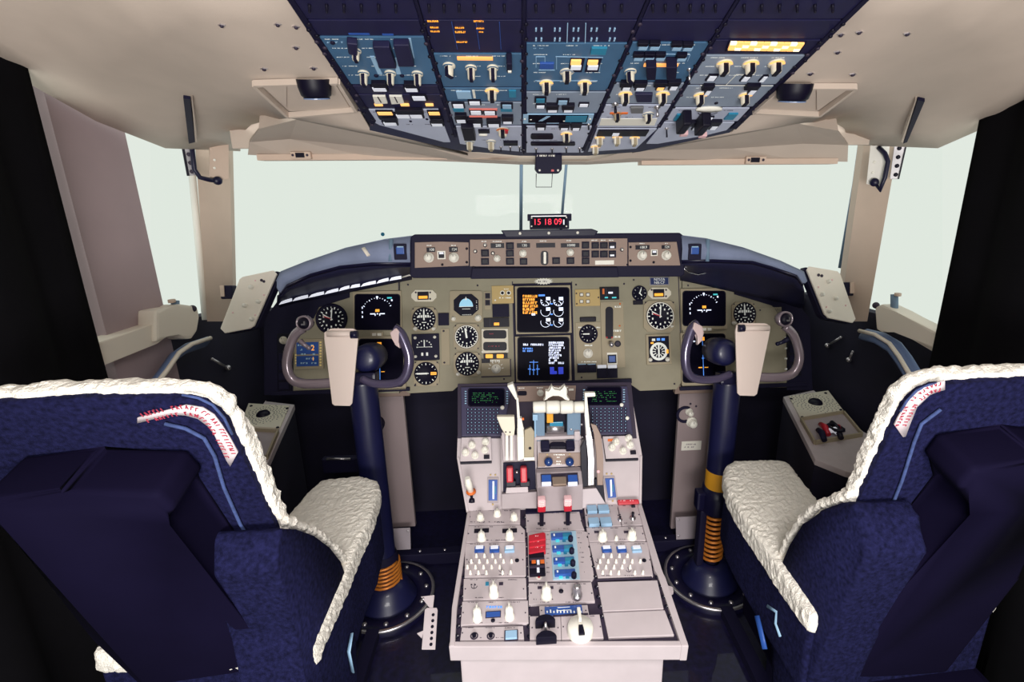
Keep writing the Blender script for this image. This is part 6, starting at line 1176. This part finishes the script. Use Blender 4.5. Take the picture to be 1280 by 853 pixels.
# ------------------------------------------------------------------ seats
CL = bpy.data.textures.new('fleece_clumps', 'CLOUDS'); CL.noise_scale = .018; CL.noise_depth = 2
CF = bpy.data.textures.new('fabric_folds', 'CLOUDS'); CF.noise_scale = .09; CF.noise_depth = 1
CF2 = bpy.data.textures.new('fleece_fine', 'CLOUDS'); CF2.noise_scale = .011; CF2.noise_depth = 2
def fluff(o, st=.014, tex=None, lv=2, vs=.012):
    if vs: addmod(o, 'REMESH', mode='VOXEL', voxel_size=vs)
    addmod(o, 'SMOOTH', factor=.5, iterations=4); m = addmod(o, 'DISPLACE', strength=st, mid_level=.5); m.texture = tex or CL; m.texture_coords = 'GLOBAL'
    for p in o.data.polygons: p.use_smooth = True
def seat(side):
    s = -1 if side == 'left' else 1; XI = .50; XO = .90
    if s < 0:
        elow, ehi = (353, 655), (300, 535); edge_ = [(300, 538), (290, 517), (276, 501), (258, 492), (238, 488)]
        cush = [(437, 716), (448, 685), (466, 648), (476, 616), (474, 603), (452, 597), (402, 602), (382, 620), (359, 656)]
        wing = [(353, 660), (370, 662), (392, 670), (412, 685), (426, 703), (436, 724), (441, 755), (446, 800), (448, 870)]
        band = [(246, 595), (337, 730), (377, 800), (420, 880)]; pipe = [(206, 530), (232, 536), (255, 548), (268, 570), (280, 610), (300, 655), (325, 697), (344, 722)]
        Lz = lambda x, y: (205+x*.11136, 495+y*.11137); lab = [(-300, 250), (75, 155), (240, 110), (430, 140), (560, 220), (650, 340), (740, 480), (828, 640), (742, 795), (700, 730), (630, 580), (560, 430), (500, 350), (380, 262), (240, 222), (80, 212), (-300, 310)]
        mid = [(-220, 255), (60, 185), (240, 165), (400, 205), (500, 275), (590, 385), (650, 500), (715, 620), (755, 710)]
    else:
        elow, ehi = (1066, 625), (1117, 512); edge_ = [(1117, 510), (1125, 497), (1137, 484), (1152, 477), (1172, 473)]
        cush = [(971, 714), (950, 682), (928, 650), (910, 620), (903, 600), (905, 585), (918, 578), (975, 577), (990, 584), (1003, 605), (1022, 634)]
        wing = [(1066, 628), (1048, 628), (1024, 637), (1004, 655), (987, 682), (976, 708), (970, 730), (967, 765), (964, 800), (962, 870)]
        band = [(1176, 592), (1091, 683), (1032, 777), (1000, 860)]; pipe = [(1176, 512), (1152, 530), (1143, 552), (1128, 600), (1110, 645), (1096, 672), (1086, 676)]
        Lz = lambda x, y: (1110+x*.0938, 470+y*.0938); lab = [(760, 70), (670, 98), (480, 160), (300, 310), (140, 560), (90, 660), (200, 818), (237, 812), (300, 640), (390, 420), (560, 260), (670, 212), (760, 190)]
        mid = [(700, 150), (560, 190), (400, 300), (300, 420), (220, 580), (160, 690)]
    e0 = atX(*elow, s*XI); e1 = atX(*ehi, s*XI); FB = Fr(e0, (1, 0, 0), (0, e1.y-e0.y, e1.z-e0.z))
    root = bpy.data.objects.new('pilot_chair', None); COL.objects.link(root); root.location = (s*.7, 1.0, 0)
    tag(root, '%s pilot seat in navy denim with white sheepskin cover and lettered label' % side, 'seat', 'pilot seats')
    bpy.context.view_layer.update()
    def add(o): o.parent = root; o.matrix_parent_inverse = Matrix.Translation(root.location).inverted(); return o
    bx = .5*(XI+XO)*s
    # back outline in the rear plane
    c = [FB.hit(*p) for p in edge_]; right = [(a, b) for a, b in c]                 # inboard edge up and round the corner
    cen = bx-e0.x; ou = [(2*cen-a, b) for a, b in right][::-1]
    low = -.42; inx = 0.0; outl = [(inx, low), (inx, 0), (right[0][0]*.6, right[0][1]*.55)]+right+[((right[-1][0]+cen)/2*1.0, right[-1][1]+.004)]+[(cen, right[-1][1]+.006)]+ou+[(2*cen-inx, 0), (2*cen-inx, low)]
    def slab(name, pts, w0, w1, m, bev=.015, seg=3):
        mb = MB(); mb.prism(pts, w0, w1, bev, seg); o = link_mesh(name, mb, m, None, True); o.matrix_world = FB.M(0, 0); bpy.context.view_layer.update(); add(o); return o
    def grow(pts, d):
        cx_ = cen; cy_ = sum(p[1] for p in pts)/len(pts); return [(p[0]+d*(1 if p[0] > cx_ else -1), p[1]+d*(1 if p[1] > cy_ else 0)) for p in pts]
    slab('backrest', grow(outl, -.014), -.024, 0, DENIM, .006)
    o = slab('sheepskin_back', [(p[0], max(p[1], -.2)) for p in grow(outl, -.004)], -.036, -.010, FLEECE, .010); fluff(o, .013, CL, vs=.006)
    sh = [FB.hit(*p) for p in band[:2]]+[FB.hit(*band[2])]
    hi_ = right[-1][1]-.10; ins = [FB.hit(*p) for p in (pipe[3:5] if s < 0 else pipe[2:4])]
    shell = [(ins[0][0]-.0*s, ins[0][1]-.01), sh[0], sh[1], sh[2], (sh[2][0], low-.1)]; shell = [(s*-1*0+p[0], p[1]) for p in shell]
    xs = sh[1][0]; shell = [(cen, hi_), (cen+(ins[0][0]-cen)*.8, hi_-.01), (ins[0][0]+s*.02, ins[0][1]-.02), (sh[0][0]+s*.01 if s < 0 else sh[0][0], sh[0][1]), (sh[1][0], sh[1][1]), (sh[1][0], low-.05)]
    shell = shell+[(2*cen-p[0], p[1]) for p in shell[::-1]]
    slab('back_shell', shell, .0, .085, SHELL, .012)
    # piping along the seam
    P = [FB.hit(*p, w=.004) for p in pipe]; mb = MB(); mb.tube([FB.P(a, b, .004) for a, b in P]+[], .0028, 8); add(link_mesh('piping', mb, DENIML, None, True))
    P = [FB.P(a, b, .002) for a, b in [(p[0]+.012*s*1.0, p[1]-.006) for p in right]]; mb = MB(); mb.tube(P, .002, 8); add(link_mesh('edge_piping', mb, DENIML, None, True))
    # label
    o = slab('lettered_label', [FB.hit(*Lz(*p), w=.004) for p in lab], .001, .004, LABELM, 0)
    mb = MB(); pm = [FB.hit(*Lz(*p), w=.005) for p in mid]
    for off, sz in ((.006, .0065), (-.006, .0055)):
        for a, b in zip(pm, pm[1:]):
            d = Vector((b[0]-a[0], b[1]-a[1])); L = d.length; d.normalize(); nn = Vector((-d.y, d.x)); k = 0.0
            while k < L-.003:
                q = Vector(a)+d*k+nn*off; 
                if random.random() < .82:
                    kind = random.random(); mb.bar(q.x-nn.x*sz*.5, q.y-nn.y*sz*.5, q.x+nn.x*sz*.5, q.y+nn.y*sz*.5, .0016, .004, .0046)
                    if kind < .7: q2 = q+d*.003; mb.bar(q.x+nn.x*sz*.5, q.y+nn.y*sz*.5, q2.x+nn.x*sz*(.5 if kind < .35 else -.5), q2.y+nn.y*sz*(.5 if kind < .35 else -.5), .0014, .004, .0046)
                k += .0062
    t_ = link_mesh('label_lettering', mb, REDINK); t_.matrix_world = FB.M(0, 0); bpy.context.view_layer.update(); add(t_)
    # cushion
    ZC = .56; cp = [atZ(x, y, ZC) for x, y in cush]; cp = [(p.x, p.y) for p in cp]; last = cp[-1]
    tail = [(s*XO, last[1]-.06), (s*XO, .80), (cp[0][0], .78)]
    poly = cp+tail
    ccx = sum(p[0] for p in poly)/len(poly); ccy = sum(p[1] for p in poly)/len(poly)
    def inset(d): return [(p[0]+d*(1 if p[0] < ccx else -1), p[1]+d*(1 if p[1] < ccy else -1)) for p in poly]
    mb = MB(); mb.prism(inset(.006), ZC-.20, ZC-.02, .012, 3); add(link_mesh('seat_cushion', mb, DENIM, None, True))
    mb = MB(); mb.prism(poly, ZC-.045, ZC+.012, .018, 3); o = add(link_mesh('sheepskin_seat', mb, FLEECE)); fluff(o, .008, CF2, vs=.007)
    mb = MB(); mb.prism([(s*.56, .75), (s*.9, .75), (s*.9, 1.22), (s*.56, 1.22)], .14, ZC-.19, .02); add(link_mesh('seat_pan', mb, SHELL))
    mb = MB(); mb.box(s*.60, s*.86, .80, 1.12, .0, .15, .01); mb.box(s*.56, s*.60, .6, 1.35, 0, .03); mb.box(s*.86, s*.9, .6, 1.35, 0, .03); add(link_mesh('seat_base', mb, NAVY))
    # hip wing: the upholstered side that wraps the joint
    W = [atX(x, y, s*(XI-.01)) for x, y in wing]; pts = [(p.y, p.z) for p in W]; rear = [(p.y, p.z) for p in [atX(x, y, s*(XI-.01)) for x, y in ([(382, 870), (374, 790), (346, 715), (349, 672)] if s < 0 else [(1008, 870), (1036, 790), (1086, 695), (1074, 650)])]]
    mb = MB(); mb.prism([p for p in pts]+rear, 0, .11, .035, 4)
    for v in mb.b.verts: v.co = Vector((s*(XI-.01+v.co.z), v.co.x, v.co.y))
    add(link_mesh('hip_wing', mb, DENIM, None, True))
    mb = MB(); tr = [atX(x, y, s*(XI+.004)) for x, y in ([elow]+wing[1:-1])]; n = []
    for a, b in zip(tr, tr[1:]): 
        for j in range(8): n.append(a.lerp(b, j/8)+Vector((0, .006, .004)))
    mb.tube(n, .010, 12); o = add(link_mesh('fleece_trim', mb, FLEECE, None, True)); fluff(o, .012, CL, vs=.005)
    # straps below the cushion
    mb = MB(); b = [atX(x, y, s*(XI-.02)) for x, y in (((440, 792), (436, 815), (441, 840)) if s < 0 else ((960, 757), (972, 765), (971, 780), (977, 796)))]; mb.tube(b, .006, 8, sq=.4); add(link_mesh('blue_strap', mb, LITB, None, True))
    if s > 0:
        mb = MB(); b = [atX(x, y, .47) for x, y in ((946, 770), (952, 795), (956, 812))]; mb.tube(b, .007, 8, sq=.4); add(link_mesh('blue_strap', mb, BLUE, None, True))
        ft = Fr(atX(990, 765, .485), (0, 1, 0), (0, 0, 1)) if False else Fr(atX(990, 765, .484), (0, -1, 0), (0, 0, 1))
        mb = MB(); ex = [(986, 756), (990, 759), (984, 763), (992, 767), (988, 771), (996, 774), (986, 776)]
        for x, y in ex: p = atX(x, y, .486); mb.prism([(p.y-.004, p.z-.003), (p.y+.004, p.z-.002), (p.y+.003, p.z+.004), (p.y-.003, p.z+.003)], 0, .002)
        for v in mb.b.verts: v.co = Vector((.486+v.co.z, v.co.x, v.co.y))
        add(link_mesh('worn_white_marks', mb, MARK))
seat('left'); seat('right')
# ------------------------------------------------------------------ side consoles, trays
FS = Fr((0, 0, .62), (1, 0, 0), (0, 1, 0))
def console(side):
    if side == 'left':
        top = [(302, 503), (368, 506), (350, 545), (330, 590), (268, 590), (262, 503)]; spk = [(311, 506), (362, 509), (350, 537), (300, 534)]; hole = (324, 520); tray = [(298, 539), (348, 542), (334, 575), (300, 573), (290, 560)]; wires = [((318, 545), (312, 560), RED), ((312, 543), (308, 562), BLACK), ((320, 549), (315, 566), LITB), ((300, 545), (306, 556), RED)]
    else:
        top = [(979, 496), (1040, 487), (1078, 540), (1120, 560), (1108, 600), (1057, 589), (1019, 574)]; spk = [(986, 497), (1035, 490), (1054, 515), (1000, 524)]; hole = (1019, 505); tray = [(1001, 527), (1054, 518), (1077, 546), (1018, 556)]; wires = [((1026, 530), (1036, 541), RED), ((1040, 528), (1052, 545), BLACK), ((1036, 538), (1050, 540), LITE), ((1023, 537), (1031, 548), NAVY), ((1044, 533), (1049, 537), RED)]
    cx_, cy_ = hole; t = T('side_console', 'pale side console with perforated speaker plate beside the %s seat' % side, 'console', FS, cx_, cy_)
    pts = [t.l(x, y) for x, y in top]; ox = t.e.matrix_world.translation.x; pts = [(max(-1.045, min(1.045, p[0]+ox))-ox, p[1]) for p in pts]; mb = MB(); mb.prism(pts, -.02, 0, .003); t.part('console_top', mb, PEDM); 
    q = [(p[0]*.98, p[1]*.98) for p in pts]; mb = MB(); mb.prism(q, -.6, -.02); t.part('console_body', mb, DARK)
    sp = [t.l(x, y) for x, y in spk]; mb = MB(); mb.prism(sp, 0, .006, .0015); sp_ = t.part('speaker_plate', mb, CREAM)
    mb = MB(); ax = Vector(sp[1])-Vector(sp[0]); ay = Vector(sp[3])-Vector(sp[0]); ux = ax.normalized(); R = min(ax.length, ay.length)*.46; c0 = (Vector(sp[0])+Vector(sp[2]))/2; 
    for r in range(1, 7):
        for k in range(22): a = 2*math.pi*(k+.5*(r % 2))/22; x = c0.x+R*(.35+.65*r/6)*math.cos(a); y = c0.y+R*(.35+.65*r/6)*math.sin(a); mb.box(x-.0017, x+.0017, y-.0017, y+.0017, .0058, .0066)
    t.part('perforations', mb, INK, sp_)
    mb = MB(); mb.lathe([(R*.3, 0), (R*.28, .006), (R*.2, .012), (0, .013)], (c0.x, c0.y, .006), 20); t.part('centre_knob', mb, BLACK)
    screws(t, [(x+(3 if x < cx_ else -3), y+(2 if y < cy_ else -2)) for x, y in spk], 1.8, BLACK, .006)
    tp = [t.l(x, y) for x, y in tray]; mb = MB()
    n = len(tp)
    for i in range(n): mb.bar(*tp[i], *tp[(i+1) % n], .006, 0, .014)
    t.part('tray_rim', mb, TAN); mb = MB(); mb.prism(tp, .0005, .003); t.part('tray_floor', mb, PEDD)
    h = T('headset_plug', 'red, black and pale plugs with wires coiled in the %s console tray' % side, 'headset plugs', FS, *wires[0][0], w=.004)
    for a, b, m in wires: 
        A = h.l(*a, .02); B = h.l(*b, .02); mb = MB(); mb.tube([(A[0], A[1], .018), ((A[0]+B[0])/2, (A[1]+B[1])/2, .024), (B[0], B[1], .012)], [.008, .010, .008], 12); h.part('plug', mb, m)
    mb = MB(); c = h.l((wires[1][0][0]+wires[1][1][0])/2, (wires[1][0][1]+wires[1][1][1])/2, .02)
    if side == 'right': mb.tube([(c[0]+.024*math.cos(a*.35), c[1]+.03*math.sin(a*.35), .016+.001*a) for a in range(15)], .0055, 8); h.part('coiled_wire', mb, BLACK)
    else: mb.tube([(c[0]-.01, c[1]-.03, .01), (c[0]+.004, c[1], .03), (c[0]+.014, c[1]+.03, .014)], .005, 8); h.part('coiled_wire', mb, BLACK)
console('left'); console('right')
# chart plates
def chart(side):
    if side == 'left': pl = [(303, 346), (341, 338), (345.5, 343), (317, 408), (312, 411), (281, 417), (275, 411), (299, 349)]; ks = [(313, 359), (305, 382), (322, 377), (314, 399)]; sm = [(319, 351), (330, 369), (291, 391), (319, 394)]; cl_ = [(327, 350.5), (330, 352)]; Y = 1.55
    else: pl = [(1012, 333), (1047, 339), (1051, 343), (1070, 399), (1066, 404), (1036, 398), (1031, 393), (1009, 338)]; ks = [(1037, 352), (1046, 373), (1029, 368), (1038, 389)]; sm = [(1023, 359), (1057, 382), (1033, 384), (1040, 350)]; cl_ = [(1023, 344), (1027, 345)]; Y = 1.55
    fr = Fr(atY(*ks[0], Y), (1, -.12 if side == 'left' else .12, 0), (0, .3, 1)); t = T('chart_holder', 'white chart holder plate with small knobs at the %s end of the glareshield' % side, 'chart holder', fr, *ks[0]); t.quad('plate', pl, -.008, 0, CARDM, .003)
    for q in ks: mb = MB(); x, y = t.l(*q, .006); mb.lathe([(.007, 0), (.006, .008), (.003, .012), (0, .012)], (x, y, 0), 16); t.part('clip_knob', mb, WHITE)
    screws(t, sm, 1, PINK, 0); screws(t, cl_, 1.7, INK, 0, 'dark_clip')
    q = [(p[0]+(5 if side == 'left' else -5), p[1]+1) for p in pl]; t.quad('backing', q, -.035, -.01, NAVY, .003); 
    a = (282, 365) if side == 'left' else (1061, 361); t2 = T('latch_box', 'small black latch box on the %s window post beside the chart holder' % side, 'latch', Fr(atY(*a, 1.58), (1, 0, 0), (0, .2, 1)), *a); t2.rect('box', a[0]-7, a[1]-8, a[0]+8, a[1]+9, -.03, 0, NAVY, .004); t2.rect('tan_cover', a[0]-7, a[1]-8, a[0]-2, a[1]+6, 0, .004, POSTM, .001) if side == 'left' else t2.rect('tan_cover', a[0]+2, a[1]-8, a[0]+8, a[1]+6, 0, .004, POSTM, .001)
chart('left'); chart('right')
# window sill fittings: white crank housing, pin, padded sill duct
def sill(side):
    if side == 'left': s = -1; body_ = [(196, 388), (222, 384), (226, 380), (247, 383), (250, 396), (247, 414), (240, 424), (232, 424), (224, 414), (196, 428)]; pin = (219, 396, 376); duct = [(110, 560), (160, 520), (200, 470), (216, 447), (232, 436), (256, 428)]; knob_ = (243, 386); ledge = [(100, 470), (196, 430), (224, 412), (224, 398), (196, 404), (100, 436)]
    else: s = 1; body_ = [(1093, 384), (1102, 380), (1120, 390), (1180, 420), (1180, 442), (1118, 412), (1108, 412), (1102, 416), (1095, 412)]; pin = (1118, 392, 368); duct = [(1080, 418), (1100, 423), (1118, 434), (1130, 450), (1145, 475), (1170, 520), (1220, 600)]; knob_ = (1093, 382); ledge = [(1118, 392), (1250, 455), (1250, 490), (1118, 412)]
    fr = Fr(atX(body_[0][0], body_[0][1], s*.985), (0, -s, 0), (0, 0, 1)) if s > 0 else Fr(atX(body_[0][0], body_[0][1], -.985), (0, 1, 0), (0, 0, 1))
    t = T('window_crank_housing', 'white window crank housing on the %s side window sill' % side, 'window mechanism', fr, *body_[2]); W_ = mat('sill_white', (238, 228, 214), .5)
    t.quad('housing', body_, -.05, 0, W_, .008); t.quad('sill_ledge', ledge, -.06, -.012, W_, .004)
    x, y = t.l(pin[0], pin[1], -.02); x2, y2 = t.l(pin[0], pin[2], -.02); mb = MB(); mb.tube([(x, y, -.02), (x2, y2, -.02)], .010, 14); t.part('pin', mb, SEAL); mb = MB(); mb.tube([(x, y2-.002, -.02), (x, y2+.006, -.02)], .009, 14); t.part('pin_cap', mb, POSTM); mb = MB(); mb.tube([(x, y-.002, -.02), (x, y+.006, -.02)], .018, 14); t.part('pin_collar', mb, METAL)
    x, y = t.l(*knob_, 0); mb = MB(); mb.ball((x, y, -.005), .010); t.part('latch_knob', mb, INK)
    D = [atX(a, b, s*1.0) for a, b in duct]; e = bpy.data.objects.new('window_duct', None); COL.objects.link(e); e.location = D[0]; tag(e, 'curved pale edged duct below the %s window crank housing' % side, 'duct'); bpy.context.view_layer.update()
    mb = MB(); mb.tube([d-D[0] for d in D], .022, 12, sq=.5); link_mesh('duct_skin', mb, mat('duct_blue_grey', (100, 120, 160), .5), e, True); mb = MB(); mb.tube([d-D[0]+Vector((-s*.018, 0, .012)) for d in D], .006, 8); link_mesh('pale_edge', mb, W_, e, True)
sill('left'); sill('right')
def spot(lab, a, b, Xs):
    A = atX(*a, Xs); B = atX(*b, Xs); mb = MB(); mb.tube([(0, 0, 0), B-A], .004, 8); e = bpy.data.objects.new('reading_light', None); COL.objects.link(e); e.location = A; tag(e, lab, 'light'); link_mesh('arm', mb, METAL, e); mb = MB(); mb.ball(B-A, .0095); mb.ball(Vector((0, 0, 0)), .005); link_mesh('lamp_head', mb, METAL, e)
spot('thin silver reading light arm on the dark left sidewall', (265, 449), (285, 460), -1.09); spot('thin silver reading light arm on the dark right sidewall', (1051, 422), (1034, 432), 1.09); spot('short blue grey light fitting on the dark right sidewall', (1066, 440), (1061, 450), 1.09)
# ------------------------------------------------------------------ footwells
def foot(side):
    if side == 'left': x0, x1 = 466, 512; ys = (488, 660); f = (480, 513, 661, 688); yb = (418, 462)
    else: x0, x1 = 844, 897; ys = (484, 660); f = (845, 884, 646, 674); yb = (0, 0)
    fr = Fr(atY((x0+x1)/2, 520, 1.72), (1, 0, 0), (0, 0, 1)); t = T('footwell_bulkhead', 'upright grey panel below the instruments in the %s footwell' % side, 'panel', fr, (x0+x1)/2, 560)
    t.rect('panel_face', x0, ys[0]+8, x1, ys[1], -.02, 0, mat('footwell_grey', (150, 134, 136), .6), .003); q = t.l(x0, ys[1]); mb = MB(); mb.box(q[0], t.l(x1, ys[1])[0], q[1]-.001, -t.e.matrix_world.translation.z+.0005, -.02, -.004); t.part('added_floor_support', mb, NAVY); t.rect('panel_top', x0, ys[0]-2, x1, ys[0]+8, -.02, .006, MCPF, .002)  # navy box added as a support from the panel face down to the floor
    fr2 = Fr(atY((f[0]+f[1])/2, f[2], 1.66), (1, 0, 0), (0, .3, 1)); t2 = T('footwell_plate', 'small grey riveted plate low in the %s footwell' % side, 'plate', fr2, (f[0]+f[1])/2, f[2]); t2.rect('plate', f[0], f[2], f[1], f[3], -.004, 0, mat('footwell_grey2', (160, 150, 158), .5), .001); screws(t2, [(f[0]+3, f[2]+4), (f[1]-3, f[2]+3), (f[0]+3, f[3]-4)], 1.4, METAL, 0)
    if side == 'right':
        x, y = t.l(856, 518, 0); mb = MB(); mb.ring(x, y, .024, .034, 0, .006, 20, 60, 330); t.part('knob_guard', mb, NAVY); knob(t, 863, 517, 4.5, .03, WHITE, ridge=False); knob(t, 866, 530, 6.5, .03, WHITE, ridge=False); t.rect('white_label', 852, 552, 876.5, 563, 0, .002, WHITE); t.greek('label_text', 855, 554, 873, 561, 2, .0022, PEDD, .8, .5); screws(t, [(863, 505), (870, 508), (850, 513)], 1.3, INK)
    else:
        x, y = t.l(470, 529, 0); mb = MB(); mb.ring(x, y, .022, .032, 0, .02, 20); t.part('wheel_guard', mb, NAVY)
foot('left'); foot('right')
mb = MB(); a = atY(590, 720, 1.9); 
for nm, x0, x1 in (('left', -1.02, -.24), ('right', .21, 1.02)):
    mb = MB(); mb.box(x0, x1, 1.66, 1.70, 0, .05, .004); o = link_mesh('floor_rail', mb, NAVY); tag(o, 'dark rail with bright rivets across the %s footwell floor' % nm, 'rail'); 
    for i in range(8): m2 = MB(); m2.lathe([(.006, 0), (.005, .003), (0, .004)], (x0+.06+i*(x1-x0-.12)/7, 1.68, .05), 10); link_mesh('rivet', m2, METAL, o)
t = T('floor_bracket', 'white perforated metal bracket on the dark floor left of the pedestal', 'bracket', Fr((0, 0, .03), (1, 0, 0), (0, .8, .35)), 535, 775)
t.quad('perforated_plate', [(531, 762), (534, 760), (546, 760), (547, 763), (544, 812), (527, 812)], 0, .004, PEDM, .001); t.quad('triangle_tab', [(526, 746), (543, 744), (541, 762), (536, 759)], -.002, .003, PEDM, .001); t.quad('side_ear', [(530, 788), (521, 792), (527, 798)], -.002, .003, PEDM, .001)
for i in range(6): x, y = t.l(541.5-i*.55, 769+i*7.4, .004); mb = MB(); mb.cyl(x, y, .0036, .0046, .0035); t.part('hole', mb, BLACK)
screws(t, [(529, 749)], 1.6, METAL, .003)
t = T('pedal_bar', 'thin bright pedal bar in the dark left footwell', 'bar', Fr(atY(425, 575, 1.6), (1, 0, 0), (0, 0, 1)), 425, 575); a = t.l(408, 574); b = t.l(438, 574); mb = MB(); mb.tube([(a[0], a[1], 0), (b[0], b[1], 0)], .004, 8); t.part('rod', mb, METAL); mb = MB(); mb.box(a[0]-.02, b[0]+.02, a[1]-.06, a[1]-.004, -.03, -.004, .006); t.part('pedal', mb, NAVY)
t = T('storage_box', 'dark storage box with pale edge lines below the right console', 'box', Fr(atX(1040, 600, .90), (0, -1, 0), (0, 0, 1)), 1040, 600); t.quad('box_front', [(1022, 582), (1060, 596), (1056, 622), (1016, 606)], -.02, .006, NAVY, .003); 
for a_, b_ in (((1024, 587), (1053, 596)), ((1023, 611), (1043, 620))): A = t.l(*a_, .008); B = t.l(*b_, .008); mb = MB(); mb.bar(A[0], A[1], B[0], B[1], .003, .006, .009); t.part('edge_line', mb, METAL)
